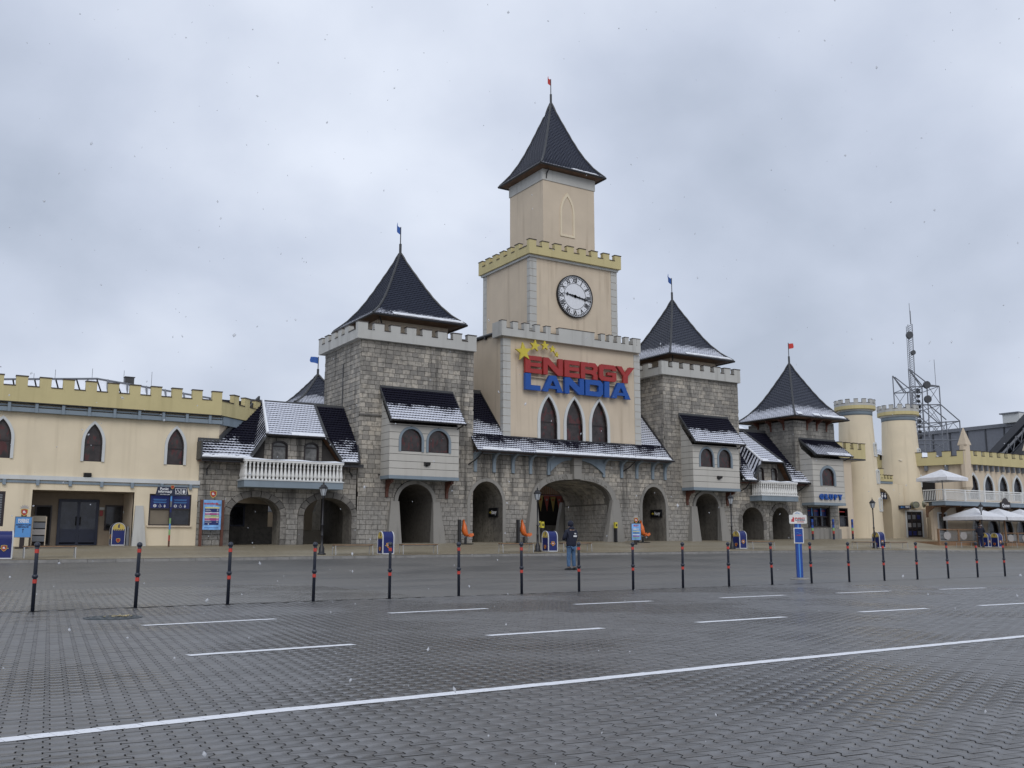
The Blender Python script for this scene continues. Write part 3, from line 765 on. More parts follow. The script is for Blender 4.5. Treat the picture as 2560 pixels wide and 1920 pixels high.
M().lathe([(.05, 0), (.05, .03)], (0, 0, 0), 12).build('x', 'white_trim') if 0 else None
# white sloping buttress beside the recess
M().hull([F0(8.55, .6, 0), F0(9.20, .6, 0), F0(9.0, 2.72, 0), F0(8.67, 2.72, 0)], [F0(8.55, .6, .30), F0(9.20, .6, .30), F0(9.0, 2.72, .08), F0(8.67, 2.72, .08)]).build('buttress', 'white_render', LW)
# left counter window with blind
wl = rect_window(LW, F0, 1.9, 3.43, 1.75, 3.22, 'pane', .09, name='counter_window')
for k in range(12): M().fbox(F0, 2.0, 3.33, 1.88 + k * .105, 1.95 + k * .105, -.075, -.06).build('blind_slat', 'steel_grey', wl)
# information window with posters and two clerks inside
iw = rect_window(LW, F0, 9.26, 11.12, 1.84, 3.27, 'interior_wall', .05, (10.19,), (2.58,), name='information_window')
M().fbox(F0, 9.2, 11.18, 1.77, 1.83, 0, .10).build('sill', 'cream', iw)
for a, b in ((9.32, 10.155), (10.225, 11.06)):
    M().fbox(F0, a, b, 2.625, 3.21, -.072, -.055).build('poster', 'poster_navy', iw)
    for k, z in enumerate((3.02, 2.98, 2.90, 2.87)): M().fbox(F0, a + .12 + .03 * (k % 2), b - .12 - .03 * (k % 2), z, z + .018, -.053, -.051).build('poster_line', 'poster_blue', iw)
    put_text('poster_text', 'i', .15, F0, a + .20, 2.735, -.045, 'poster_navy', iw, .002, .006)
    M().plate(F0, [[(a + .20 + .07 * math.cos(t), 2.735 + .07 * math.sin(t)) for t in [k * .393 for k in range(16)]]], -.054, -.048).build('info_mark', 'text_white', iw)
    def wheelchair(F, u, v, s, w, mat, par, name='wheelchair_mark'):
        m = M(); pts = [F(u + s * (.30 * math.cos(t) - .05), v + s * (.30 * math.sin(t) - .1), w) for t in [2.3 + k * .4 for k in range(12)]]; m.tube(pts, s * .05, 4)
        m.ball(F(u - .05 * s, v + .45 * s, w), s * .08, 8, 4); m.tube([F(u - .05 * s, v + .35 * s, w), F(u, v + .02 * s, w), F(u + .26 * s, v, w), F(u + .36 * s, v - .28 * s, w)], s * .055, 4); m.tube([F(u - .03 * s, v + .2 * s, w), F(u + .2 * s, v + .18 * s, w)], s * .04, 4)
        return m.build(name, mat, par)
    wheelchair(F0, a + .43, 2.74, .17, -.05, 'text_white', iw)
    m = M(); m.ball(F0(a + .63, 2.80, -.05), .016, 8, 4); m.plate(F0, [[(a + .60, 2.77), (a + .66, 2.77), (a + .675, 2.72), (a + .64, 2.66), (a + .62, 2.66), (a + .585, 2.72)]], -.054, -.048); m.build('restroom_mark', 'text_white', iw)
M().fbox(F0, 10.225, 11.06, 1.9, 2.55, -.075, -.07).build('pane', 'pane', iw)
# lamp box
def wall_flood(x, y, z, label):
    t = thing('wall_floodlight', label, 'floodlight', (x, y, z), 'black box floodlights on the facade')
    m = M(); m.hull([(x - .16, y - .16, z - .06), (x + .16, y - .16, z - .06), (x + .16, y, z - .10), (x - .16, y, z - .10)], [(x - .14, y - .20, z + .07), (x + .14, y - .20, z + .07), (x + .16, y, z + .09), (x - .16, y, z + .09)]); m.build('housing', 'gutter', t)
    M().box(x - .05, x + .05, y - .05, y + .02, z - .15, z - .1).build('bracket', 'gutter', t)
wall_flood(6.57, 45.98, 4.03, 'black box floodlight on the cream wall under the second pointed window')
# glazed snowy roof and things behind the battlements
GR = thing('glass_roof', 'low glazed hipped roof under snow behind the yellow battlements of the left building', 'glass roof', (7.8, 58, 7))
def hip(u): return 9.72 - abs(u - 8.0) * .095
m = M(); seg = M(); U0, U1 = -3, 18
for k in range(21):
    a, b = U0 + k * (U1 - U0) / 21, U0 + (k + 1) * (U1 - U0) / 21
    M().add([(a + .04, 51.5, 7.6 + .02 * k), (b - .04, 51.5, 7.6 + .02 * k), (b - .04, 55, hip(b)), (a + .04, 55, hip(a))], [(0, 1, 2, 3)]).build('pane', 'snow', GR)
    seg.tube([(a, 51.5, 7.62), (a + .55, 55, hip(a) + .03)], .05, 4)
seg.tube([(U0, 55, hip(U0) + .03), (8, 55, hip(8) + .04), (U1, 55, hip(U1) + .03)], .06, 4); seg.build('frame', 'steel_grey', GR)
M().add([(U0, 58.5, 7.6), (U1, 58.5, 7.6), (U1, 55, hip(U1) - .02), (8, 55, hip(8) - .02), (U0, 55, hip(U0) - .02)], [(0, 1, 2, 3, 4)]).build('rear_slope', 'roof_metal', GR)
t = thing('roof_vent', 'dark square ventilation box standing on the snowy glass roof', 'vent', (9.7, 55.4, 9.5)); M().box(9.47, 9.93, 55.2, 55.6, 9.4, 10.02).build('housing', 'fascia', t); M().box(9.43, 9.97, 55.16, 55.64, 10.02, 10.06).build('cover', 'fascia', t)
for x, h, lab in ((4.95, .35, 'thin rod on the snowy roof, leftmost but one'), (5.95, .55, 'thin lightning rod left of the roof vent, near the ridge start'), (7.75, .60, 'thin lightning rod at the peak of the glass roof'), (9.35, .75, 'thin lightning rod just left of the roof vent'), (10.8, .95, 'thin lightning rod right of the roof vent')):
    t = thing('lightning_rod', lab, 'lightning rod', (x, 55, hip(x)), 'lightning rods on the glass roof'); M().tube([(x, 55, hip(x) - .05), (x, 55, hip(x) + h)], .012, 5).build('rod', 'steel_grey', t); M().box(x - .05, x + .05, 54.95, 55.05, hip(x) - .02, hip(x) + .06).build('base', 'steel_grey', t)
t = thing('rooftop_antenna', 'small white mast with sensor arm above the battlements at the left picture edge', 'antenna', (2.9, 48, 7)); M().tube([(2.62, 48, 7), (2.75, 48, 8.4), (2.80, 48, 8.95)], .025, 6).build('mast', 'steel', t)
M().tube([(2.66, 48, 8.86), (2.98, 48, 8.84)], .02, 5).build('arm', 'steel', t); M().ball((2.8, 48, 9.02), .05).build('sensor', 'white_paint', t)

# ================= arch helpers
def arch_room(parent, F, cx, hw, zs, rise, depth, mat='tunnel_stone', back='interior_dark', pw=2.0, side=None, zb=.3):
    loop = ell(cx, hw - .006, zb, zs, rise - .006, 18, pw)
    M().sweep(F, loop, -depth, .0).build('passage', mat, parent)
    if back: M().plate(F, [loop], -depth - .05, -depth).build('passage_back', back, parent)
def arch_ring(S, F, cx, hw, t, zb, zs, rise, n, jambs=True, d=.07, pw=2.0, zfoot=.9):
    def P(a, k): 
        c, s = math.cos(a), math.sin(a); return (cx + (hw + k) * math.copysign(abs(c) ** (2 / pw), c), zs + (rise + k) * abs(s) ** (2 / pw))
    for i in range(n):
        a0, a1 = math.pi * (i + .03) / n, math.pi * (i + .97) / n; mids = [a0 + (a1 - a0) * q / 2 for q in range(3)]
        S.poly(F, [P(a, 0) for a in mids] + [P(a, t) for a in reversed(mids)], d + R.uniform(-.008, .008))
    if jambs:
        for s in (-1, 1):
            z = zs - .012; 
            while z > zfoot - .25:
                h = R.uniform(.5, .75); lo = max(z - h, zfoot - .3); a, b = sorted((cx + s * hw, cx + s * (hw + t)))
                S.poly(F, [(a, lo), (b, lo), (b, z), (a, z)], d + R.uniform(-.008, .008)); z = lo - .012
# ================= left arcade
def arcade(name, label, x0, x1, arches, roof, dormer, balcony, mirror=False, seed=10, zb=.95):
    T = thing(name, label, 'building', ((x0 + x1) / 2, 46, zb))
    S = Stones(T, 'stone'); SA = Stones(T, 'arch_stone', 'arch_stone')
    F = FY(46); ztop = 5.15
    holes = [ell(c, hw, -.2, zs, rs) for c, hw, zs, rs in arches]
    wall(T, F, rect(x0, x1, -.3, ztop), holes, .35, 'mortar')
    S.wall(F, x0, x1, zb - .25, ztop, [('arch', c, hw + .30, zs, rs + .30, 2.0) for c, hw, zs, rs in arches], seed, ws=(.32, .37, .42, .47), h=.255)
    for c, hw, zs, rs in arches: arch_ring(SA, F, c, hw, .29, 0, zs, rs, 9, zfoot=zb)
    S.build(); SA.build()
    return T
LA = arcade('arcade_building', 'stone arcade with two wide arches, white balcony and snowy dormer roof at the left', 11.40, 19.30, [(14.15, 1.23, 2.35, .89), (17.82, 1.26, 2.38, .90)], None, None, None)
M().box(11.4, 11.5, 46.02, 52, 0, 5.1).build('wall', 'mortar', LA)
for c, hw, zs, rs in ((14.15, 1.23, 2.35, .89), (17.82, 1.26, 2.38, .90)):
    M().sweep(FY(46), ell(c - 0, hw - .006, .3, zs, rs - .006), -1.1, .0).build('passage', 'tunnel_stone', LA)
# loggia interior: back wall with a pointed opening, pier and parapet, counter window
Fb = FY(50.6)
wall(LA, Fb, rect(11.5, 19.9, 0, 5), [rect(16.25, 17.0, 1.9, 3.3), rect(18.0, 19.75, 1.72, 3.45)], .25, 'tunnel_stone')
M().plate(FY(52.6), [[(18.98, 1.2), (19.42, 1.2), (19.44, 2.8), (19.75, 3.6), (18.65, 3.6), (18.96, 2.8)]], -.3, .1).build('pier', 'cream', LA)
M().fbox(Fb, 17.9, 19.75, 1.0, 1.70, .0, .12).build('pier_sill', 'sandbox', LA)
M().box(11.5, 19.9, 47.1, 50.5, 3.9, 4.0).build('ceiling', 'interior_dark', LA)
M().box(19.3, 19.4, 46.4, 50.5, 0, 4).build('inner_wall', 'tunnel_stone', LA)
rect_window(LA, Fb, 13.2, 15.0, 1.9, 3.0, 'pane', .09, (14.1,), w=.08, rec=.04, name='counter_window', frame='navy')
# roof: eaves at y 45.2 z 5.0, ridge at y 48.1 z 8.2
def roof_z(y, y0=45.2, z0=5.0, s=1.105): return z0 + (y - y0) * s
slope_tiles(LA, 'roof_tiles', None, 0, 0, 45.2, 4.98, 48.1, 8.20, 'tiles_mid', 24, lambda t: 11.30 if t < .3 else 12.1 + (t - .3) * 3.6, lambda t: 13.66 + 1.30 * t)
slope_tiles(LA, 'roof_tiles', None, 0, 0, 45.2, 4.98, 48.1, 8.20, 'tiles_mid', 24, lambda t: 18.20 - .5 * t, lambda t: 19.08 + .26 * min(1, t / .3))
M().box(11.3, 19.36, 45.22, 45.26, 4.80, 4.97).build('fascia_board', 'gutter', LA)
M().tube([(11.28, 45.12, 4.93), (19.12, 45.12, 5.02)], .06, 6).build('gutter', 'gutter', LA)
M().box(11.3, 19.36, 45.25, 46.1, 4.84, 4.88).build('soffit', 'brown_wood', LA)
M().hull([(14.3, 48.14, 8.3), (19.39, 48.14, 8.3), (19.39, 48.0, 8.1), (14.3, 48.0, 8.1)], [(14.3, 48.28, 8.1), (19.39, 48.28, 8.1), (19.39, 48.2, 8.0), (14.3, 48.2, 8.0)]).build('ridge', 'fascia', LA)
M().add([(12.5, 48.1, 8.15), (19.39, 48.1, 8.15), (19.39, 51.5, 5), (12.5, 51.5, 5)], [(0, 1, 2, 3)]).build('rear_slope', 'roof_dark', LA)
# verge upstand against the cream wing and right verge board
m = M(); m.box(11.24, 11.32, 45.2, 46.02, 4.9, 5.75); m.box(11.26, 12.3, 45.9, 45.98, 5.72, 5.95)
for k in range(10):
    t0, t1 = k / 10, (k + 1) / 10; p = [Vector((12.25 + 2.45 * t, 45.96 + 2.16 * t, roof_z(45.96 + 2.16 * t) + .03)) for t in (t0, t1)]
    m.hull([p[0], p[1], p[1] + Vector((0, 0, .22)), p[0] + Vector((0, 0, .22))], [p[0] + Vector((.07, -.07, 0)), p[1] + Vector((.07, -.07, 0)), p[1] + Vector((.07, -.07, .22)), p[0] + Vector((.07, -.07, .22))])
m.build('flashing', 'fascia', LA)
M().tube([(19.12, 45.16, 5.02), (19.36, 46.05, 6.02)], .055, 5).build('verge', 'gutter', LA)
M().tube([(11.75, 45.15, 4.9), (11.75, 45.3, 4.7), (11.75, 45.95, 4.5), (11.75, 45.95, 4.2)], .035, 6).build('downpipe', 'gutter', LA)
M().tube([(18.6, 45.2, 4.9), (18.9, 45.9, 4.6), (19.05, 45.9, 4.4)], .035, 6).build('downpipe', 'gutter', LA)
def dormer(T, bx0, bx1, tx0, tx1, rx0, rx1, zb, zt, zr, yr, wins, seed, yb=45.35, ywin=45.75, rz=None):
    F = FY(ywin); S = Stones(T, 'stone', limit=60)
    wall(T, F, [(bx0 + .1, zb - .3), (bx1 - .1, zb - .3), (bx1 - .1, zb), (tx1 - .05, zt - .05), (tx0 + .05, zt - .05), (bx0 + .1, zb)], [ell(c, hw, zb - .25, z0, rs) for c, hw, z0, rs in wins], .1, 'mortar', name='dormer_wall')
    S.wall(F, tx0 + .02, tx1 - .02, zb - .1, zt - .08, [('arch', c, hw + .01, z0, rs + .01, 2.0) for c, hw, z0, rs in wins], seed, h=.28, ws=(.3, .36, .45)); S.build()
    for c, hw, z0, rs in wins: round_window(T, F, c, hw - .03, hw + .02, zb - .2, z0, rs - .03, rs + .02, 'pane_light', 'frame_dark', w=.0, rec=.05, bar=True)
    n = 16; d = Vector((0, yr - 45.2, zr - zt)); nn = Vector((0, -(zr - zt), yr - 45.2)).normalized()
    st = [(Vector((0, 45.2, zt)) + d * (k / n), tx0 - .05 + (rx0 - tx0) * k / n, tx1 + .05 + (rx1 - tx1) * k / n, nn) for k in range(n + 1)]
    tiles(T, 'roof_tiles', st, (1, 0, 0), 'tiles_heavy', .17, .035, .011)
    for s, bx, tx, rx in ((-1, bx0, tx0, rx0), (1, bx1, tx1, rx1)):
        B = Vector((bx, yb, zb)); A = Vector((tx, 45.2, zt)); Tq = Vector((rx, yr, zr)); q = 14; m = M()
        nn = (A - B).cross(Tq - B).normalized(); nn = nn if nn.x * s > 0 else -nn
        for k in range(q):
            a, b = k / q, (k + 1) / q; p0, p1 = B.lerp(Tq, a), A.lerp(Tq, a); r0, r1 = B.lerp(Tq, b), A.lerp(Tq, b); c = nn * .05
            m.add([p0, p1, p1 + c, p0 + c, r1, r0], [(0, 1, 2, 3), (3, 2, 4, 5)], [[(-1, 0)] * 4, [(0, .6), (0, .6), (1, .8), (1, .8)]])
        m.build('dormer_cheek', 'tiles_mid', T)
        M().hull([B + Vector((-s * .0, -.04, -.05)), A + Vector((0, -.04, -.06)), A + Vector((0, -.04, .06)), B + Vector((s * .12, -.04, .04))], [B + Vector((0, .12, -.05)), A + Vector((0, .12, -.06)), A + Vector((0, .12, .06)), B + Vector((s * .12, .12, .04))]).build('bargeboard', 'fascia', T)
        M().hull([B, A, A + Vector((-s * .02, .55, .0)), B + Vector((-s * .02, .55, 0))], [B + Vector((-s * .03, 0, 0)), A + Vector((-s * .03, 0, 0)), A + Vector((-s * .05, .55, .0)), B + Vector((-s * .05, .55, 0))]).build('dormer_reveal', 'soffit' if s > 0 else 'fascia', T)
        M().tube([A + Vector((0, 0, .06)), Tq + Vector((0, 0, .06))], [.08, .07], 6).build('hip_ridge', 'fascia' if s > 0 else 'snow', T)
    M().tube([(tx0 - .1, 45.14, zt - .02), (tx1 + .1, 45.14, zt - .02)], .05, 6).build('gutter', 'gutter', T)
    M().box(tx0, tx1, 45.2, ywin, zt - .06, zt - .02).build('soffit', 'fascia', T)
LA_D = dormer(LA, 13.64, 18.22, 14.35, 17.33, 14.95, 17.72, 5.06, 6.22, 8.22, 48.1, [(15.14, .39, 5.72, .25), (16.76, .37, 5.72, .25)], 5)
BAL = None
def balcony(T, x0, x1, yf, zs0, zs1, zr, n, label):
    """white balustrade on a blue-grey slab, a part group of the building"""
    M().box(x0, x1, yf, 45.98, zs0, zs1).build('balcony_slab', 'blue_grey', T)
    M().box(x0 - .04, x1 + .04, yf - .04, 45.98, zs1, zs1 + .05).build('balcony_floor', 'white_trim', T)
    global BAL
    z = zs1 + .05; h = zr - z - .1
    if BAL is None or abs(BAL[1] - h) > .01:
        m = M(); m.lathe([(.085, 0), (.085, .05 * h), (.05, .07 * h), (.062, .14 * h), (.088, .2 * h), (.09, .26 * h), (.055, .55 * h), (.045, .68 * h), (.062, .70 * h), (.045, .74 * h), (.045, .88 * h), (.07, .92 * h), (.07, h)], (0, 0, 0), 10); BAL = (m.mesh('plastic_white', smooth=True, name='baluster'), h)
    off = off_of(T)
    for k in range(n):
        x = x0 + .09 + (x1 - x0 - .18) * k / (n - 1); link('baluster', BAL[0], T, loc=Vector((x, yf + .09, z)) - off)
    for x in (x0 + .09, x1 - .09):
        for k in range(1, 6): link('baluster', BAL[0], T, loc=Vector((x, yf + .09 + k * (45.9 - yf - .1) / 6, z)) - off)
    M().box(x0 - .02, x1 + .02, yf, yf + .18, zr - .1, zr).build('rail', 'plastic_white', T)
    M().box(x0 - .02, x0 + .16, yf + .18, 45.98, zr - .1, zr).build('rail', 'plastic_white', T); M().box(x1 - .16, x1 + .02, yf + .18, 45.98, zr - .1, zr).build('rail', 'plastic_white', T)
    m = M(); q = 26; vs = []
    for k in range(q + 1):
        x = x0 - .03 + (x1 - x0 + .06) * k / q; hh = .035 + .05 * max(0, math.sin(k * .55 + x0) * .5 + .5) * (1 if 1 < k < q - 1 else .3)
        vs += [(x, yf - .02, zr), (x, yf + .02, zr + hh * .8), (x, yf + .11, zr + hh), (x, yf + .19, zr)]
    m.add(vs, [(k * 4 + j, (k + 1) * 4 + j, (k + 1) * 4 + j + 1, k * 4 + j + 1) for k in range(q) for j in range(3)] + [(0, 1, 2, 3), (q * 4 + 3, q * 4 + 2, q * 4 + 1, q * 4)]); m.build('snow_cap', 'snow', T, True)
balcony(LA, 13.22, 18.15, 44.9, 3.66, 3.98, 4.96, 26, '')
# snow line along the eaves
def eave_snow(T, x0, x1, y, z, seed, amt=.06, gaps=.35, dz=0.0):
    r = random.Random(seed); m = M(); x = x0
    while x < x1:
        L = r.uniform(.25, 1.3)
        if r.random() > gaps:
            e = min(x1, x + L); n = max(2, int((e - x) / .12)); vs = []
            for k in range(n + 1):
                t = k / n; h = amt * (.3 + .9 * math.sin(math.pi * t) ** .5) * r.uniform(.7, 1.2); q = x + (e - x) * t; zz_ = z + dz * (q - x0) / (x1 - x0)
                vs += [(q, y - .03, zz_), (q, y - .03 - h * .3, zz_ + h * .5), (q, y + .05, zz_ + h + .03), (q, y + .22, zz_ + .2)]
            m.add(vs, [(k * 4 + j, (k + 1) * 4 + j, (k + 1) * 4 + j + 1, k * 4 + j + 1) for k in range(n) for j in range(3)])
        x += L
    if m.v: m.build('eaves_snow', 'snow', T, True)
eave_snow(LA, 11.3, 13.6, 45.17, 5.0, 3, .09, .1); eave_snow(LA, 14.4, 17.3, 45.17, 6.22, 4, .05, .3); eave_snow(LA, 18.2, 19.0, 45.17, 5.02, 6, .05, .2)
# ================= gate towers
def oriel(T, x0, x1, z0, z1, wins, ex0, ex1, ez, rz, seed, side_boards=True, single=False, roofx=None, yw=44.9, trim=.17, brk=None, step=.372):
    F = FY(yw); th = .12
    holes = [ell(c, hw, zb, zs, rs) for c, hw, ho, zb, zs, rs in wins]
    wall(T, F, rect(x0, x1, z0, z1), holes, th, 'mortar', 'oriel_wall', w=-.02)
    for c, hw, ho, zb, zs, rs in wins: round_window(T, F, c, hw, ho, zb, zs, rs, rs + ho - hw, 'stained', 'blue_grey')
    def hwz(z, w, k=0.0):
        c, hw, ho, zb, zs, rs = w; ho -= .03
        if z < zb: return 0
        if z <= zs: return ho
        q = (z - zs) / (rs + ho - hw); return ho * math.sqrt(max(0, 1 - q * q)) if q < 1 else 0
    z = z0 + .005
    while z < z1 - .05:
        e = min(z + step - .022, z1 - .005)
        act = [w for w in wins if e > w[3] and z < w[4] + w[5] + .05]
        cuts = [x0] ; segs = []; cur = [(x0, z), (x0, e)]
        def edge(w, s): 
            pts = []
            for i in range(5):
                q = z + (e - z) * i / 4; pts.append((w[0] + s * hwz(q, w), q))
            return pts
        left = [(x0, z), (x0, e)]
        for w in act:
            lw = edge(w, -1)
            if w[3] > z: lw = [(w[0], z), (w[0], w[3])] + [(w[0] - hwz(w[3] + .001, w), w[3])] + [p for p in lw if p[1] > w[3]]
            poly = [left[0]] + lw + [left[-1]] + list(reversed(left[1:-1]))
            M().plate(F, [poly], -.015, .012).build('board', 'board_white', T)
            left = edge(w, 1)
            if w[3] > z: left = [(w[0], z), (w[0], w[3])] + [(w[0] + hwz(w[3] + .001, w), w[3])] + [p for p in left if p[1] > w[3]]
        poly = [left[0], (x1, z), (x1, e), left[-1]] + list(reversed(left[1:-1]))
        M().plate(F, [poly], -.015, .012).build('board', 'board_white', T)
        z += step
    # sides: slope line up to the roof
    for s, x in ((-1, x0), (1, x1)):
        Fs = FL(x) if s < 0 else FRt(x)
        def top(y): return z1 - .05 + (y - yw) * (rz - ez) / 1.5
        pl = lambda a, b: a if s > 0 else -a
        P = [(yw + .12, z0), (45.99, z0), (45.99, top(45.99)), (yw + .12, top(yw + .12))]
        M().plate(Fs, [[(p[0] if s > 0 else -p[0], p[1]) for p in P]], -.1, -.02).build('oriel_wall', 'mortar', T)
        z = z0 + .005
        while z < top(45.9) - .05:
            e = z + step - .022; ya = yw + .001; 
            y_z = yw + max(0, (z - z1 + .05)) * 1.5 / (rz - ez); y_e = yw + max(0, (e - z1 + .05)) * 1.5 / (rz - ez)
            poly = [(max(ya, y_z), z), (45.99, z), (45.99, min(e, top(45.99))), (min(45.98, max(ya, y_e)), e)]
            if y_z < 45.9: M().plate(Fs, [[(p[0] if s > 0 else -p[0], p[1]) for p in poly]], -.02, .010).build('board', 'board_white', T)
            z += step
    M().box(x0 - .02, x1 + .02, yw - .03, 45.99, z0 - trim, z0).build('oriel_base', 'blue_grey', T)
    # roof
    rx0, rx1 = roofx or (x0 - .12, x1 + .2)
    ey = 44.5
    slope_tiles(T, 'roof_tiles', None, rx0, rx1, ey, ez, 46.0, rz, 'tiles_oriel', 13)
    M().tube([(rx0 - .02, ey - .06, ez - .03), (rx1 + .02, ey - .06, ez - .03)], .055, 6).build('gutter', 'gutter', T)
    M().box(rx0, rx1, 45.93, 46.03, rz - .02, rz + .1).build('ridge', 'fascia', T)
    for x in (rx0, rx1):
        M().hull([Vector((x - .03, ey, ez - .12)), Vector((x - .03, 46, rz - .12)), Vector((x - .03, 46, rz + .06)), Vector((x - .03, ey, ez + .06))], [Vector((x + .03, ey, ez - .12)), Vector((x + .03, 46, rz - .12)), Vector((x + .03, 46, rz + .06)), Vector((x + .03, ey, ez + .06))]).build('verge_board', 'fascia', T)
    M().add([(rx0, ey, ez - .03), (rx1, ey, ez - .03), (rx1, 46, rz - .05), (rx0, 46, rz - .05)], [(0, 1, 2, 3)]).build('soffit', 'soffit', T)
    eave_snow(T, rx0, rx1, ey - .02, ez + .01, seed, .035, .3)
    M().tube([(rx1 - .15, ey, ez - .08), (rx1 - .3, ey + .4, ez - .25), (rx1 - .35, 45.5, ez - .35)], .035, 6).build('downpipe', 'gutter', T)
def bracket_wood(T, x, z1, z0, y=45.98, mat='brown_wood'):
    Fs = FL(x); w = .07
    pts = [(-(y), z0), (-(y - .10), z0 + .05), (-(y - .12), z1 - .5), (-(y - .35), z1 - .18), (-(y - .75), z1 - .06), (-(y - .75), z1), (-(y), z1)]
    pts = [(-y, z0), (-(y - .12), z0), (-(y - .12), z1 - .62), (-(y - .2), z1 - .38), (-(y - .38), z1 - .22), (-(y - .72), z1 - .14), (-(y - .72), z1), (-y, z1)]
    M().plate(Fs, [pts], -w, w).build('bracket', mat, T)
def battered_leg(T, x0t, x1t, x0b, x1b, zt, zb, yt=45.82, ybt=45.55, mat='render_grey'):
    M().hull([Vector((x0b, ybt, zb)), Vector((x1b, ybt, zb)), Vector((x1t, yt, zt)), Vector((x0t, yt, zt))], [Vector((x0b, 46.0, zb)), Vector((x1b, 46.0, zb)), Vector((x1t, 46.0, zt)), Vector((x0t, 46.0, zt))]).build('buttress', mat, T)
def gate_tower(name, label, x0, x1, door, seed, side_face, zb, flag, fl, orx, wins, base_step):
    T = thing(name, label, 'tower', ((x0 + x1) / 2, 46, zb)); S = Stones(T, 'stone'); F = FY(46)
    cx, hw, zs, rs = door; zt = 11.6
    wall(T, F, rect(x0, x1, -.3, zt), [ell(cx, hw, -.2, zs, rs)], .3, 'mortar')
    M().box(x0, x0 + .3, 46.02, 51.1, -.3, zt).build('wall', 'mortar', T); M().box(x1 - .3, x1, 46.02, 51.1, -.3, zt).build('wall', 'mortar', T)
    M().box(x0 + .3, x1 - .3, 50.8, 51.1, -.3, zt).build('wall', 'mortar', T); M().box(x0 + .3, x1 - .3, 46.3, 50.8, zt - .1, zt).build('roof', 'roof_dark', T)
    hole = [('arch', cx, hw + .22, zs, rs + .22, 2.0), ('rect', orx[0] + .05, orx[1] - .05, 4.5, 7.4)]
    S.wall(F, x0 - .03, x1 + .03, zb - .25, zt, hole, seed)
    S.wall(FL(x0), -51.1, -46.0, zb - .25 if not base_step else 4.0, zt, (), seed + 1, prio=.5 if not side_face else .8)
    S.wall(FRt(x1), 46.0, 51.1, 3.0, zt, (), seed + 2, prio=.1)
    S.build()
    if base_step:
        m = M(); m.hull([F(x0 - .06, 7.62, 0), F(x0 + 1.25, 7.62, 0), F(x0 + 1.25, 7.7, 0), F(x0 - .06, 7.7, 0)], [F(x0 - .1, 7.6, .10), F(x0 + 1.25, 7.6, .10), F(x0 + 1.25, 7.66, .08), F(x0 - .1, 7.66, .08)]); m.build('stone_ledge', 'arch_stone', T)
    # surround of the door arch and battered legs
    a = ell(cx, hw + .20, zs - .02, zs, rs + .19); b = ell(cx, hw, zs - .02, zs, rs)
    M().ring(F, a, b, -.02, .09).build('arch_surround', 'render_grey', T)
    l = cx - hw; q = cx + hw
    battered_leg(T, l - .44, l + .02, l - .72, l + .10, zs - .02, zb - .2); battered_leg(T, q - .02, q + .36, q - .12, q + .66, zs - .02, zb - .2)
    arch_room(T, F, cx, hw, zs, rs, 4.2)
    # white battlements, recessed drum and spire
    parapet_box(T, x0 - .33, x1 + .05, 45.72, 51.4, 11.6, 12.1, 12.47, .3, (.56, .935), 'white_render')
    ix0, ix1 = x0 + 1.16, x1 - 1.30; M().box(ix0, ix1, 46.62, 50.6, 11.5, 13.0).build('drum', 'cream', T)
    sx = (ix0 + ix1) / 2; spire(T, sx, 48.5, 2.80, 13.02, 17.4, 'tiles_spire' if base_step else 'tiles_spire_snowy', 34, flag, .75, fl, inner=2.1, flag_rise=.9)
    m = M(); rr = random.Random(seed); eave_snow(T, sx - 1.6, sx + 2.7, 45.72, 13.10, seed, .10, .12)
    M().tube([(sx - 2.3, 46.0, 12.98), (sx - 2.05, 46.3, 12.7), (sx - 2.0, 46.5, 12.3)], .04, 6).build('downpipe', 'gutter', T)
    oriel(T, orx[0], orx[1], 4.47, 7.15, wins, 0, 0, 7.30, 9.15, seed)
    for x in (orx[0] + .36, orx[1] - .16): bracket_wood(T, x, 4.30, 3.40)
    return T
GT1 = gate_tower('gate_tower', 'left stone gate tower with white battlements, blue flag and white oriel, beside the balcony', 19.39, 26.13, (22.65, 1.02, 3.22, .90), 21, True, 1.02, 'flag_blue', 1.55, (20.62, 24.65),
           [(21.84, .595, .72, 5.72, 6.30, .60), (23.43, .61, .73, 5.72, 6.30, .60)], True)
wall_flood(22.73, 44.87, 5.12, 'black box floodlight on the white oriel of the left gate tower')
GT2 = gate_tower('gate_tower', 'right gate tower of stone with white battlements and dark blue flag, beside the big sign', 40.0, 46.50, (43.38, .99, 3.35, .82), 31, True, 1.18, 'flag_blue', 1.32, (41.33, 45.30),
           [(42.47, .53, .64, 5.77, 6.35, .58), (44.03, .53, .66, 5.77, 6.35, .58)], False)
wall_flood(43.45, 44.87, 5.15, 'black box floodlight on the white oriel of the right gate tower')
M().tube([(19.36, 48.3, 8.2), (19.36, 48.3, 10.6)], .05, 6).build('downpipe', 'gutter', GT1)

# ================= gatehouse
GH = thing('gatehouse', 'central gatehouse with big arch, gabled cream upper block and three pointed stained windows', 'building', (33, 46, 1.12))
F = FY(46); S = Stones(GH, 'stone'); x0, x1 = 26.13, 40.0
HS = [('a', 27.01, 1.04, 2.95, 1.46), ('b', 38.98, .94, 3.0, 1.48)]
BIG = (32.9, 2.72, 3.25, 1.44)
wall(GH, F, rect(x0, x1, -.3, 6.1), [ell(27.01, 1.04, -.2, 3.15, 1.26), ell(*(BIG[0], BIG[1], -.2, BIG[2], BIG[3]), 24, 2.5), ell(38.98, .94, -.2, 3.2, 1.27)], .35, 'mortar')
holes = [('arch', 27.01, 1.22, 3.15, 1.44, 2.0), ('arch', 38.98, 1.12, 3.2, 1.45, 2.0), ('arch', BIG[0], 3.02, BIG[2], 1.75, 2.5), ('rect', 32.70, 33.26, 4.6, 5.9)]
S.wall(F, x0, x1, .85, 6.05, holes, 41, h=.255, ws=(.30, .34, .39, .44)); 
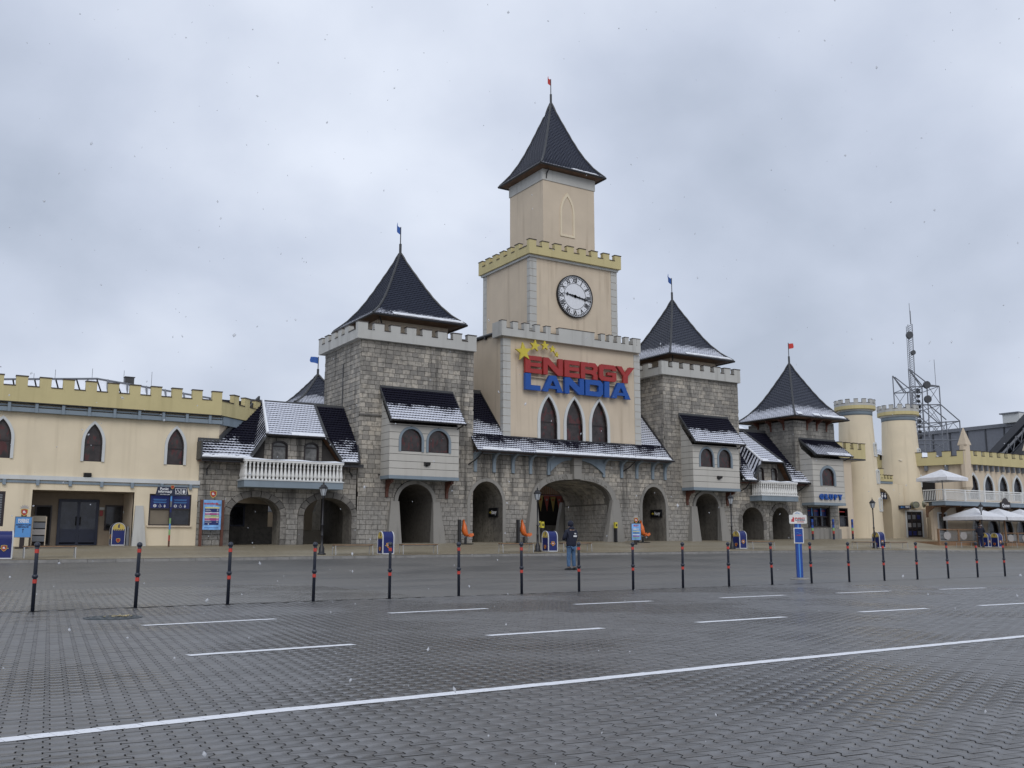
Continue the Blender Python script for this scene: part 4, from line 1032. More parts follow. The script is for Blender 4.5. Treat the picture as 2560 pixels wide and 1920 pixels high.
for s in (0, 1):   # stone lining of the big passage
    pass
Fr_in = FL(35.62)
S.wall(Fr_in, -50.7, -46.3, .9, 3.3, (), 44, h=.26, prio=.9)
S.build()
for cx, hw, zs, rs in ((27.01, 1.04, 3.15, 1.26), (38.98, .94, 3.2, 1.27)):
    M().ring(F, ell(cx, hw + .19, .8, zs, rs + .18), ell(cx, hw, .8, zs, rs), -.02, .07).build('arch_surround', 'render_grey', GH)
    arch_room(GH, F, cx, hw, zs, rs, 5.0)
loop = ell(BIG[0], BIG[1], .4, BIG[2], BIG[3], 28, 2.5)
# vault and walls of the passage, open at the far end
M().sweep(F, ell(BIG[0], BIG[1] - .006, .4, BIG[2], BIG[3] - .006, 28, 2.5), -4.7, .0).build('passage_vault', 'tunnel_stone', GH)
vl = [p for p in ell(BIG[0], BIG[1] - .01, 3.3, BIG[2], BIG[3] - .01, 64, 2.5)]; acc = [vl[0]]
for p in vl[1:]:
    if math.hypot(p[0] - acc[-1][0], p[1] - acc[-1][1]) > .26: acc.append(p)
rv = random.Random(4)
for i in range(len(acc) - 1):
    (ax, az), (bx, bz) = acc[i], acc[i + 1]; L = math.hypot(bx - ax, bz - az); tx, tz = (bx - ax) / L, (bz - az) / L; nx, nz = tz, -tx; w0 = -.35 - rv.uniform(0, .2)
    while w0 > -4.5:
        w1 = max(w0 - rv.uniform(.36, .46), -4.65); d_ = rv.uniform(.012, .035); a0 = (ax + tx * .008, az + tz * .008); b0 = (bx - tx * .008, bz - tz * .008)
        lo_ = [F(*a0, w0), F(*b0, w0), F(*b0, w1 + .014), F(*a0, w1 + .014)]; dv = Vector((nx * d_, 0, nz * d_))
        M().hull(lo_, [p + dv for p in lo_]).build('vault_stone', 'stone', GH); w0 = w1
m = M().ring(F, ell(BIG[0], BIG[1] + .33, 3.20, BIG[2], BIG[3] + .32, 28, 2.5), ell(BIG[0], BIG[1], 3.20, BIG[2], BIG[3], 28, 2.5), -.02, .22).build('arch_surround', 'render_grey', GH)
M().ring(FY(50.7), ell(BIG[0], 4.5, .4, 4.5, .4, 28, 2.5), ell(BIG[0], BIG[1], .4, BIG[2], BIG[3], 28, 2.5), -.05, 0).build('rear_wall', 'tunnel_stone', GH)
battered_leg(GH, 29.86, 30.22, 29.36, 30.28, 3.60, .9, 45.72, 45.50); battered_leg(GH, 35.60, 36.08, 34.95, 36.33, 3.60, .9, 45.72, 45.50)
for y in (50.9,):
    M().hull([Vector((35.0, y, .9)), Vector((36.2, y, .9)), Vector((36.2, y, 3.6)), Vector((35.55, y, 3.6))], [Vector((35.0, y + .3, .9)), Vector((36.2, y + .3, .9)), Vector((36.2, y + .3, 3.6)), Vector((35.55, y + .3, 3.6))]).build('buttress', 'render_grey', GH)
m = M(); m.box(32.71, 33.25, 45.60, 46.0, 4.72, 5.50); m.box(32.69, 33.27, 45.58, 46, 5.52, 5.95); m.build('keystone', 'render_grey', GH)
# carved lettering round the arch
def arc_text(s, u0, u1):
    for i, ch in enumerate(s):
        u = u0 + (u1 - u0) * i / (len(s) - 1); hw, rs = BIG[1] + .165, BIG[3] + .16; q = (u - BIG[0]) / hw
        z = BIG[2] + rs * (1 - abs(q) ** 2.5) ** (1 / 2.5); du = .01; q2 = (u + du - BIG[0]) / hw; z2 = BIG[2] + rs * max(0, 1 - abs(q2) ** 2.5) ** (1 / 2.5)
        put_text('carved_letter', ch, .30, F, u, z, .215, 'render_grey', GH, .022, .012, rot=math.atan2(z2 - z, du))
arc_text('ENERGY', 30.95, 32.35); arc_text('LANDIA', 33.62, 35.15)
# blue corbels and the curved braces over the arch
def corbel(x):
    Fs = FL(x); pts = [(-46.0, 4.92), (-45.86, 4.92), (-45.86, 5.45), (-45.80, 5.68), (-45.62, 5.84), (-45.35, 5.92), (-45.35, 6.02), (-46.0, 6.02)]
    M().plate(Fs, [pts], -.085, .085).build('corbel', 'blue_grey', GH)
for x in (26.25, 27.46, 28.70, 29.88, 31.12, 35.10, 36.46, 37.64, 38.90, 40.02 - .12): corbel(x)
for s in (-1, 1):
    xa = 31.2 if s < 0 else 35.02; xk = 32.68 if s < 0 else 33.28; n = 10; top = [(xk + (xa - xk) * i / n, 5.98) for i in range(n + 1)]
    low = [(xk + (xa - xk) * i / n, 5.82 - .72 * (i / n) ** 2.2) for i in range(n + 1)]
    M().plate(F, [top + list(reversed(low))], .06, .20).build('curved_brace', 'blue_grey', GH)
M().fbox(F, x0, x1, 5.93, 6.03, .22, .34).build('wall_plate', 'blue_grey', GH)
# roof round the gable block
def rz_(y): return 6.06 + (y - 45.2) * 1.04
GX0, GX1, GY = 28.2, 38.2, 46.15
slope_tiles(GH, 'roof_tiles', None, x0 - .15, x1 - .04, 45.2, 6.06, 46.15, rz_(46.15), 'tiles_center', 8, tw=.165)
slope_tiles(GH, 'roof_tiles', None, x0, GX0, 46.15, rz_(46.15), 48.8, rz_(48.8), 'tiles_center', 22, tw=.165)
slope_tiles(GH, 'roof_tiles', None, GX1, x1 - .04, 46.15, rz_(46.15), 48.8, rz_(48.8), 'tiles_heavy', 22, tw=.165)
M().add([(x0, 48.8, 9.8), (x1, 48.8, 9.8), (x1, 51, 7.5), (x0, 51, 7.5)], [(0, 1, 2, 3)]).build('rear_slope', 'roof_dark', GH)
for a, b in ((x0, GX0), (GX1, x1)): M().box(a, b, 48.72, 48.9, 9.76, 9.98).build('ridge', 'fascia', GH)
M().tube([(GX0 + .02, 46.15, rz_(46.15) + .1), (GX0 - .0, 48.8, 9.92)], .06, 5).build('flashing', 'gutter', GH)
M().tube([(x1 - .08, 45.2, 6.1), (x1 - .08, 48.8, 9.9)], .07, 5).build('verge', 'gutter', GH)
M().box(x0, x1 - .02, 45.2, 46, 5.98, 6.02).build('soffit', 'brown_wood', GH)
M().tube([(x0 - .15, 45.12, 6.02), (x1, 45.12, 6.02)], .065, 6).build('gutter', 'gutter', GH)
eave_snow(GH, x0 + .2, x1 - .2, 45.17, 6.09, 77, .07, .08)
M().box(GX0 + .4, GX1 - .4, 46.02, 46.14, rz_(46.05) - .02, 7.02).build('flashing', 'fascia', GH)
for x in (26.1, 36.8): M().tube([(x + .25, 45.2, 5.95), (x, 45.6, 5.55), (x - .25, 45.95, 5.3)], .04, 6).build('downpipe', 'gutter', GH)
# cream gable block
FG = FY(GY); wc = [31.29, 33.14, 34.99]
wall(GH, FG, rect(GX0, GX1, 6.6, 13.05), [gothic(c, .60, 6.82, 8.0, 9.52) for c in wc], .25, 'cream')
M().box(GX0, GX0 + .25, GY + .27, 51.5, 6.4, 13.1).build('wall', 'cream', GH); M().box(GX1 - .25, GX1, GY + .27, 51.5, 6.4, 13.1).build('wall', 'cream', GH)
M().box(GX0 + .25, GX1 - .25, 51.2, 51.5, 5, 13).build('wall', 'cream', GH)
M().box(GX0, GX1, GY + .3, 51.6, 13.02, 13.12).build('flat_roof', 'roof_dark', GH)
for c in wc: gothic_window(GH, FG, c, .60, .785, 6.82, 8.0, 9.52, 9.70, rec=.14)
M().tube([(GX0 - .05, 46.5, 13.1), (GX0 - .05, 50.4, 13.18)], .10, 6).build('gutter', 'gutter', GH)
for k in range(3): M().box(GX0 - .16, GX0, 46.7 + k * 1.3, 46.78 + k * 1.3, 12.9, 13.08).build('gutter_bracket', 'gutter', GH)
def quoins(T, x, y, w, z0, z1, h, left=True, ret=.28, mat='white_render'):
    z = z0; 
    while z < z1 - .05:
        e = min(z + h - .028, z1)
        if left: M().hull([Vector((x - .03, y - .03, z)), Vector((x + w, y - .03, z)), Vector((x + w, y, z)), Vector((x, y, z)), Vector((x, y + ret, z)), Vector((x - .03, y + ret, z))], [Vector((x - .03, y - .03, e)), Vector((x + w, y - .03, e)), Vector((x + w, y, e)), Vector((x, y, e)), Vector((x, y + ret, e)), Vector((x - .03, y + ret, e))]).build('quoin', mat, T)
        else: M().hull([Vector((x - w, y - .03, z)), Vector((x + .03, y - .03, z)), Vector((x + .03, y + ret, z)), Vector((x, y + ret, z)), Vector((x, y, z)), Vector((x - w, y, z))], [Vector((x - w, y - .03, e)), Vector((x + .03, y - .03, e)), Vector((x + .03, y + ret, e)), Vector((x, y + ret, e)), Vector((x, y, e)), Vector((x - w, y, e))]).build('quoin', mat, T)
        z += h
quoins(GH, GX0, GY, .47, 6.84, 12.74, .452); quoins(GH, GX1, GY, .45, 6.84, 12.74, .452, False)
# white battlement of the gable block: small merlons and one wide centre piece
FP = FY(45.84)
M().fbox(FP, 27.9, 38.1, 12.78, 13.23, -.3, 0).build('parapet_band', 'white_render', GH)
ms = [(27.9, 28.22)] + [(28.66 + .76 * k, 29.0 + .76 * k) for k in range(4)] + [(31.87, 34.5)] + [(35.0 + .62 * k, 35.30 + .62 * k) for k in range(5)] + [(37.8, 38.1)]
for a, b in ms: M().fbox(FP, a, b, 13.23, 13.65, -.3, 0).build('merlon', 'white_render', GH); M().fbox(FP, a - .02, b + .02, 13.65, 13.685, -.32, .02).build('coping', 'dark_cap', GH)
for (a, b), (c, d) in zip(ms, ms[1:]): M().fbox(FP, b, c, 13.232, 13.26, -.32, .02).build('coping', 'dark_cap', GH)
for s in (0, 1):
    Fs = FL(27.9) if s == 0 else FRt(38.1); u = (lambda y: -y) if s == 0 else (lambda y: y)
    a, b = sorted((u(46.16), u(46.9))); M().fbox(Fs, a, b, 12.78, 13.65, -.3, 0).build('parapet_band', 'white_render', GH)
# ================= clock block and top tower
CT = thing('clock_tower', 'tall cream clock tower with yellow battlements, slender upper tower and red flag', 'tower', (33.5, 49, 13))
cx0, cx1, cy0, cy1 = 30.26, 36.78, 46.5, 52.0
M().box(cx0, cx1, cy0, cy1, 12.9, 18.0).build('wall', 'cream', CT)
quoins(CT, cx0, cy0, .46, 13.1, 17.92, .462); quoins(CT, cx1, cy0, .45, 13.1, 17.92, .462, False); 
z = 13.1
while z < 17.9: M().box(cx0 - .03, cx0 + .01, cy1 - .45, cy1, z, min(z + .447, 17.92)).build('quoin', 'white_render', CT); z += .462
M().box(cx0 - .14, cx1 + .06, cy0 - .14, cy1 + .1, 17.95, 18.08).build('cornice', 'white_trim', CT)
parapet_box(CT, cx0 - .26, cx1 + .14, cy0 - .34, cy1 + .2, 18.08, 18.56, 18.93, .26, (.50, .885), 'yellow')
M().box(cx0, cx1, cy0, cy1, 18.0, 18.1).build('flat_roof', 'roof_dark', CT)
tx0, tx1, ty0, ty1 = 31.50, 35.42, 46.9, 50.75
FT = FY(ty0)
M().box(tx0, tx1, ty0, ty1, 18.1, 23.95).build('wall', 'cream', CT)
M().box(tx0 - .05, tx1 + .05, ty0 - .05, ty1 + .05, 23.2, 23.9).build('frieze', 'white_render', CT)
a = gothic(33.31, .545, 19.80, 21.3, 22.68); b = gothic(33.31, .43, 19.93, 21.3, 22.42)
M().plate(FT, [a, b], 0, .05).build('blind_window', 'cream_light', CT)
spire(CT, 33.46, 48.83, 2.46, 24.02, 29.45, 'tiles_top', 44, 'flag_red', .62, 1.42, pole=1.2, flag_rise=1.1, inner=2.0)
eave_snow(CT, 33.4, 35.4, 46.38, 24.08, 5, .07, .05)
M().tube([(31.75, 46.6, 23.9), (31.72, 46.8, 23.6), (31.72, 46.86, 23.3)], .04, 6).build('downpipe', 'gutter', CT)
# clock
CK = thing('wall_clock', 'big round clock with roman numerals and black ornate hands', 'clock', (33.47, 46.44, 15.92))
FC = FY(46.44); cu, cv, CR = 33.47, 15.92, 1.31
circ = lambda r_, n=48: [(cu + r_ * math.cos(2 * math.pi * k / n), cv + r_ * math.sin(2 * math.pi * k / n)) for k in range(n)]
M().plate(FC, [circ(CR)], -.08, .05).build('dial', 'white_paint', CK)
M().plate(FC, [circ(CR + .02), circ(CR - .035)], -.05, .10).build('bezel', 'black', CK)
M().plate(FC, [circ(.82), circ(.795)], .05, .06).build('inner_ring', 'black', CK)
m = M(); m.plate(FC, [circ(1.235), circ(1.222)], .05, .06); m.plate(FC, [circ(1.155), circ(1.143)], .05, .06)
for k in range(60):
    a = 2 * math.pi * (k + .0) / 60; c, s = math.cos(a), math.sin(a); ww = .028 if k % 5 else .04
    P = [(cu + c * q + s * e, cv + s * q - c * e) for q, e in ((1.15, -ww), (1.23, -ww), (1.23, ww), (1.15, ww))]; m.plate(FC, [P], .05, .062)
m.build('minute_track', 'black', CK)
for k, s in enumerate(['XII', 'I', 'II', 'III', 'IIII', 'V', 'VI', 'VII', 'VIII', 'IX', 'X', 'XI']):
    a = math.pi / 2 - k * math.pi / 6
    put_text('numeral', s, .36, FC, cu + .975 * math.cos(a), cv + .975 * math.sin(a), .052, 'black', CK, .006, .013, rot=a - math.pi / 2, xs=.78)
    a -= math.pi / 12; M().plate(FC, [[(cu + 1.03 * math.cos(a) + .026 * math.cos(t), cv + 1.03 * math.sin(a) + .026 * math.sin(t)) for t in [q * .785 for q in range(8)]]], .05, .06).build('dot', 'black', CK)
def hand(ang, L, tail, name):
    c, s = math.cos(ang), math.sin(ang); P = lambda q, e: (cu + c * q - s * e, cv + s * q + c * e)
    m = M(); m.plate(FC, [[P(-tail, .03), P(0, .05), P(L * .7, .03), P(L, .008), P(L, -.008), P(L * .7, -.03), P(0, -.05), P(-tail, -.03)]], .08, .10)
    for q, r_ in ((.0, .10), (.26 * L, .075), (.45 * L, .06)):
        m.plate(FC, [[(P(q, 0)[0] + r_ * math.cos(t), P(q, 0)[1] + r_ * math.sin(t)) for t in [k * .6283 for k in range(10)]]], .081, .105)
    q = .78 * L if L < 1 else .62 * L
    m.plate(FC, [[P(q - .12, 0), P(q - .03, .13), P(q + .03, .03), P(q + .1, 0), P(q + .03, -.03), P(q - .03, -.13)]], .081, .103)
    return m.build(name, 'black', CK)
hand(math.radians(-9.5), 1.24, .25, 'minute_hand'); hand(math.radians(171), .80, .2, 'hour_hand')
# ================= big letter sign
SG = thing('letter_sign', 'big red and blue block letters with yellow stars on the cream gable', 'sign', (33.4, 45.95, 10.7))
FS = FY(45.95)
def st(l, w, h, t):
    """wide block letters, stroke t, as outline loops (first outer, rest holes)"""
    c = .09
    if l == 'E': return [[(0, 0), (w, 0), (w, t * .8), (t * 1.15, t * .8), (t * 1.15, h / 2 - t * .35), (w * .97, h / 2 - t * .35), (w * .97, h / 2 + t * .35), (t * 1.15, h / 2 + t * .35), (t * 1.15, h - t * .8), (w, h - t * .8), (w, h), (0, h)]]
    if l == 'N': return [[(0, 0), (t, 0), (t, h - t * 1.3), (w - t * 1.15, 0), (w, 0), (w, h), (w - t, h), (w - t, t * 1.35), (t * 1.15, h), (0, h)]]
    if l == 'R': return [[(0, 0), (t, 0), (t, h * .32), (w * .62, h * .32), (w - t * 1.0, h * .24), (w - t, 0), (w, 0), (w, h * .30), (w - .12, h * .42), (w, h * .54), (w, h - c * 1.8), (w - c * 1.8, h), (0, h)], [(t, h * .56), (t, h - t * .85), (w - t * 1.1, h - t * .85), (w - t * .95, h - t * .95), (w - t * .95, h * .60), (w - t * 1.15, h * .56)]]
    if l == 'G': return [[(c * 1.8, 0), (w - c * 1.2, 0), (w, c * 1.2), (w, h * .55), (w * .48, h * .55), (w * .48, h * .37), (w - t, h * .37), (w - t, t * .85), (t * 1.25, t * .85), (t, t * 1.05), (t, h - t * 1.05), (t * 1.25, h - t * .85), (w - t, h - t * .85), (w - t, h * .68), (w, h * .68), (w, h - c * 1.8), (w - c * 1.8, h), (c * 1.8, h), (0, h - c * 1.8), (0, c * 1.8)]]
    if l == 'Y': return [[(w * .5 - t * .55, 0), (w * .5 + t * .55, 0), (w * .5 + t * .55, h * .42), (w, h), (w - t * 1.25, h), (w * .5, h * .58), (t * 1.3, h), (0, h), (w * .5 - t * .55, h * .42)]]
    if l == 'L': return [[(0, 0), (w, 0), (w, t * .85), (t * 1.15, t * .85), (t * 1.15, h), (0, h)]]
    if l == 'A': return [[(0, 0), (t * 1.2, 0), (w * .30, h * .19), (w * .70, h * .19), (w - t * 1.2, 0), (w, 0), (w * .66, h), (w * .34, h)], [(w * .37, h * .38), (w * .5, h * .72), (w * .63, h * .38)]]
    if l == 'D': return [[(0, 0), (w - c * 2, 0), (w, c * 2), (w, h - c * 2), (w - c * 2, h), (0, h)], [(t, t * .85), (t, h - t * .85), (w - t * 1.15, h - t * .85), (w - t, h - t), (w - t, t), (w - t * 1.15, t * .85)]]
    if l == 'I': return [[(0, 0), (w, 0), (w, h), (0, h)]]
for l, a, b in (('E', 29.466, 30.59), ('N', 30.712, 32.093), ('E', 32.216, 33.315), ('R', 33.422, 34.656), ('G', 34.785, 36.094), ('Y', 36.117, 37.505)):
    loops = [[(a + x, 10.76 + y) for x, y in L] for L in st(l, b - a, 1.0, .31)]; sbevel(M().plate(FS, loops, 0, .16).build('letter', 'sign_red', SG, label='red letter ' + l), .012)
for l, a, b in (('L', 29.464, 30.504), ('A', 30.645, 32.103), ('N', 32.227, 33.635), ('D', 33.728, 35.054), ('I', 35.162, 35.537), ('A', 35.691, 37.156)):
    loops = [[(a + x, 9.76 + y) for x, y in L] for L in st(l, b - a, .96, .33)]; sbevel(M().plate(FS, loops, 0, .16).build('letter', 'sign_blue', SG, label='blue letter ' + l), .012)
for z in (11.6, 10.95, 10.55, 9.92): M().fbox(FS, 29.5, 37.2, z, z + .04, -.1, -.03).build('mounting_rail', 'cream', SG)
for u, v, r_, ro in ((29.33, 11.93, .56, -.12), (30.12, 12.37, .36, .1), (30.82, 12.45, .29, -.05), (31.37, 12.29, .23, .0), (31.65, 12.0, .17, .15)):
    P = [(u + r_ * (1 if k % 2 == 0 else .42) * math.sin(ro + k * math.pi / 5), v + r_ * (1 if k % 2 == 0 else .42) * math.cos(ro + k * math.pi / 5)) for k in range(10)]
    M().plate(FS, [P], .10, .22).build('star', 'star_yellow', SG)

# ================= courtyard seen through the big arch
CY = thing('courtyard_building', 'building in the courtyard seen through the big arch, with brown wooden balcony rail', 'building', (38, 56, 1.1))
Fy = FY(56)
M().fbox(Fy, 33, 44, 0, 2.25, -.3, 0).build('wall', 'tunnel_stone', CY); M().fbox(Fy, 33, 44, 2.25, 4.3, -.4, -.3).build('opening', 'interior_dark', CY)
M().fbox(Fy, 33, 44, 4.2, 4.4, -.2, .1).build('beam', 'brown_wood', CY); M().fbox(Fy, 33, 44, 5.3, 7.6, -.4, -.2).build('wall', 'cream', CY); M().fbox(Fy, 33, 44, 4.4, 5.4, -.4, -.35).build('wall', 'recess_wall', CY)
M().fbox(Fy, 33, 44, 5.05, 5.15, -.0, .08).build('rail', 'oak_wood', CY)
for k in range(44): M().fbox(Fy, 35 + k * .16, 35.07 + k * .16, 4.4, 5.05, .02, .05).build('baluster', 'oak_wood', CY)
for x in (36.6, 39.0): M().fbox(Fy, x, x + .22, 1.8, 4.3, -.25, -.02).build('post', 'yellow' if x < 37 else 'brown_wood', CY)
M().add([(30, 52.4, 1.14), (48, 52.4, 1.14), (48, 62, 1.14), (30, 62, 1.14)], [(0, 1, 2, 3)]).build('courtyard_floor', 'sidewalk', None, kind='structure')
t = thing('poster_board', 'bright white lit poster in the passage behind the left leg of the big arch', 'poster', (34.2, 52.6, 1.2))
M().box(33.75, 34.15, 52.2, 52.26, 2.2, 3.4).build('panel', 'canvas_white', t); M().box(33.9, 34.0, 52.2, 52.26, 1.1, 2.2).build('post', 'black', t)
for k, (cl, lb) in enumerate((('pennant_yellow', 'yellow triangular pennant hanging leftmost in the big arch'), ('pennant_red', 'red triangular pennant hanging between the two yellow ones in the big arch'), ('pennant_yellow', 'yellow triangular pennant with red top band hanging right of the red one'), ('pennant_red', 'narrow red pennant end seen at the far right of the row'))):
    u = 35.26 + k * .50; t = thing('pennant', lb, 'pennant', (u, 53, 4.1), 'pennants hanging in the big arch'); Fp = FY(53)
    M().plate(Fp, [[(u - .22, 4.12), (u + .22, 4.12), (u + .02, 3.08)]], -.006, .006).build('cloth', cl, t)
    M().fbox(Fp, u - .22, u + .22, 4.06, 4.13, -.01, .012).build('header', 'pennant_red' if k == 2 else cl, t)
    M().plate(Fp, [[(u + .07 * math.cos(q * .785), 3.86 + .07 * math.sin(q * .785)) for q in range(8)]], .006, .012).build('emblem', 'shield_red' if cl == 'pennant_yellow' else 'crown_grey', t)
t = thing('pennant_line', 'cord holding the row of pennants across the back of the big arch', 'cord', (35.5, 53, 4.13)); M().tube([(33.5, 53, 4.2), (35.8, 53, 4.13), (38.5, 53, 4.2)], .012, 4).build('cord', 'lamp_black', t)

# ================= right arcade
RA_ = arcade('arcade_building', 'small stone arcade with white balcony between the right gate tower and groups tower', 46.50, 52.2, [(47.42, .98, 2.45, .92), (50.10, .86, 2.45, .96)], None, None, None, seed=60, zb=1.24)
for c, hw, zs, rs in ((47.42, .98, 2.45, .92), (50.10, .86, 2.45, .96)):
    arch_room(RA_, FY(46), c, hw, zs, rs, 3.0, back='interior_dark')
M().box(52.3, 52.5, 46.4, 50.4, 0, 5).build('wall', 'mortar', RA_)
slope_tiles(RA_, 'roof_tiles', None, 0, 0, 45.2, 5.10, 48.7, 8.85, 'tiles_mid', 26, lambda t: 46.2 if t < .22 else 46.52, lambda t: 47.14 + .88 * t)
slope_tiles(RA_, 'roof_tiles', None, 0, 0, 45.2, 5.10, 48.7, 8.85, 'tiles_mid', 26, lambda t: 50.53 - .97 * t, lambda t: 52.25 if t < .22 else 51.85)
M().add([(46.5, 48.7, 8.8), (51.8, 48.7, 8.8), (51.8, 51.5, 5), (46.5, 51.5, 5)], [(0, 1, 2, 3)]).build('rear_slope', 'roof_dark', RA_)
M().box(46.5, 51.85, 48.62, 48.8, 8.8, 9.0).build('ridge', 'fascia', RA_)
M().tube([(46.2, 45.12, 5.05), (52.28, 45.12, 5.05)], .06, 6).build('gutter', 'gutter', RA_)
M().box(46.25, 52.25, 45.25, 46.05, 4.92, 4.97).build('soffit', 'brown_wood', RA_)
M().hull([Vector((46.18, 45.2, 4.95)), Vector((46.18, 46, 5.85)), Vector((46.18, 46, 5.95)), Vector((46.18, 45.2, 5.12))], [Vector((46.26, 45.2, 4.95)), Vector((46.26, 46, 5.85)), Vector((46.26, 46, 5.95)), Vector((46.26, 45.2, 5.12))]).build('verge_board', 'fascia', RA_)
M().tube([(46.5, 45.15, 4.95), (46.45, 45.5, 4.6), (46.4, 45.95, 4.4)], .04, 6).build('downpipe', 'gutter', RA_)
M().tube([(51.9, 45.15, 4.95), (51.6, 45.5, 4.6), (51.4, 45.95, 4.4)], .04, 6).build('downpipe', 'gutter', RA_)
dormer(RA_, 47.12, 50.55, 47.72, 49.72, 48.0, 49.55, 5.2, 6.38, 8.75, 48.6, [(48.1, .26, 5.8, .22), (49.35, .26, 5.8, .22)], 15)
balcony(RA_, 47.25, 50.68, 44.9, 3.78, 4.10, 5.04, 19, '')
eave_snow(RA_, 46.3, 47.1, 45.17, 5.12, 8, .06, .1); eave_snow(RA_, 50.6, 52.0, 45.17, 5.12, 12, .06, .1); eave_snow(RA_, 47.7, 49.8, 45.17, 6.38, 9, .05, .3)
# ================= groups tower
ET = thing('groups_tower', 'squat grey stone tower with red flag and one-window white oriel at the right', 'tower', (53.9, 46, 1.3))
S = Stones(ET, 'stone_end'); ex0, ex1 = 51.85, 55.93; zt = 9.5
wall(ET, FY(46), rect(ex0, ex1, -.3, zt), [rect(52.80, 55.02, 2.15, 3.46)], .3, 'mortar')
M().box(ex0, ex0 + .3, 46.02, 50.3, -.3, zt).build('wall', 'mortar', ET); M().box(ex1 - .3, ex1, 46.02, 50.3, -.3, zt).build('wall', 'mortar', ET); M().box(ex0, ex1, 50.0, 50.3, -.3, zt).build('wall', 'mortar', ET)
S.wall(FY(46), ex0 - .03, ex1 + .03, 1.55, zt, [('rect', 52.74, 55.08, 2.1, 3.5), ('rect', 52.3, 55.3, 3.8, 6.9)], 71, h=.27, ws=(.42, .5, .58)); S.wall(FL(ex0), -50.3, -46, 1.2, zt, (), 72, h=.27, ws=(.42, .5, .58)); S.wall(FRt(ex1), 46, 50.3, 3, zt, (), 73, h=.27, prio=.1)
S.build()
M().fbox(FY(46), ex0 - .1, ex1 + .12, .8, 2.0, -.1, .12).build('plinth', 'render_grey', ET)
gw = rect_window(ET, FY(46), 52.80, 55.02, 2.15, 3.46, 'pane', .06, (53.54, 54.28), (2.85,), name='ticket_window', rec=.2, w=-.1)
for k in range(3):
    M().fbox(FY(46), 52.88 + k * .74, 53.48 + k * .74, 2.90, 3.40, -.285, -.27).build('poster', 'poster_navy', gw)
    M().fbox(FY(46), 52.98 + k * .74, 53.38 + k * .74, 3.22, 3.28, -.269, -.266).build('poster_line', 'sign_red', gw)
for x in (53.30, 54.22): M().fbox(FY(46), x, x + .09, 2.9, 3.44, -.12, -.1).build('sticker', 'poster_blue', gw)
spire(ET, 53.9, 48.0, 2.75, 9.72, 13.95, 'tiles_spire_snowy', 34, 'flag_red', .8, .35, inner=2.1)
eave_snow(ET, 51.5, 53.8, 45.24, 9.82, 3, .04, .3); eave_snow(ET, 54.0, 56.4, 45.24, 9.80, 13, .08, .2)
for x in (52.6, 53.6, 54.6):
    Fs = FL(x + .5); M().plate(Fs, [[(-46, 8.85), (-45.93, 8.85), (-45.85, 9.3), (-45.45, 9.5), (-45.45, 9.6), (-46, 9.6)]], -.05, .05).build('bracket', 'brown_wood', ET)
for y in (46.9, 48.1, 49.3):
    M().plate(FY(y), [[(51.85, 8.85), (51.78, 8.85), (51.7, 9.3), (51.3, 9.5), (51.3, 9.6), (51.85, 9.6)]], -.05, .05).build('bracket', 'brown_wood', ET)
oriel(ET, 52.24, 55.42, 3.76, 6.80, [(53.72, .62, .80, 4.92, 5.62, .52)], 0, 0, 7.02, 8.2, 91, roofx=(52.2, 55.95))
def shape_text_sign(): pass
GS = thing('groups_sign', 'blue lettering GRUPY under the oriel window of the right-hand stone tower', 'sign', (53.8, 44.87, 4.1))
for k, ch in enumerate('GRUPY'): put_text('letter', ch, .47, FY(44.87), 52.88 + k * .475, 4.14, .02, 'sign_blue', GS, .05, .035)
VIEW = Vector((math.sin(AZ), math.cos(AZ), 0)); RGT = Vector((math.cos(AZ), -math.sin(AZ), 0))
def at(px, py, d):
    """world point seen at photo position (2560 wide) at horizontal distance d"""
    sp, cp = math.sin(PITCH), math.cos(PITCH); f = 2400.06; a, b = (px - 1280) / f, (py - 960) / f
    k = cp + b * sp; return CAM + VIEW * d + RGT * (a / k * d) + Vector((0, 0, (sp - b * cp) / k * d))
# ================= cream link wall, round towers and gateway
LK = thing('link_building', 'cream link building with one poster window between the stone tower and round tower', 'building', (58, 46, 1.36))
wall(LK, FY(46), rect(55.93, 57.62, .5, 7.05), [rect(56.02, 56.98, 2.17, 3.49)], .3, 'cream')
M().box(57.42, 57.62, 46.32, 50, .5, 7.05).build('wall', 'cream', LK); M().box(55.93, 58.9, 45.72, 50, 6.95, 7.05).build('roof', 'roof_dark', LK)
parapet_line(LK, (55.95, 45.7), (58.9, 45.7), 7.05, 7.72, 8.15, .22, (.46, .913), 'yellow'); parapet_line(LK, (58.9, 45.92), (58.9, 50), 7.05, 7.72, 8.15, .22, (.46, .913), 'yellow', first=False)
lw = rect_window(LK, FY(46), 56.02, 56.98, 2.17, 3.49, 'pane', .06, (), (2.88,), name='ticket_window', rec=.15)
M().fbox(FY(46), 56.10, 56.90, 2.94, 3.42, -.165, -.15).build('poster', 'poster_navy', lw); M().fbox(FY(46), 56.2, 56.8, 3.2, 3.26, -.149, -.146).build('poster_line', 'sign_red', lw)
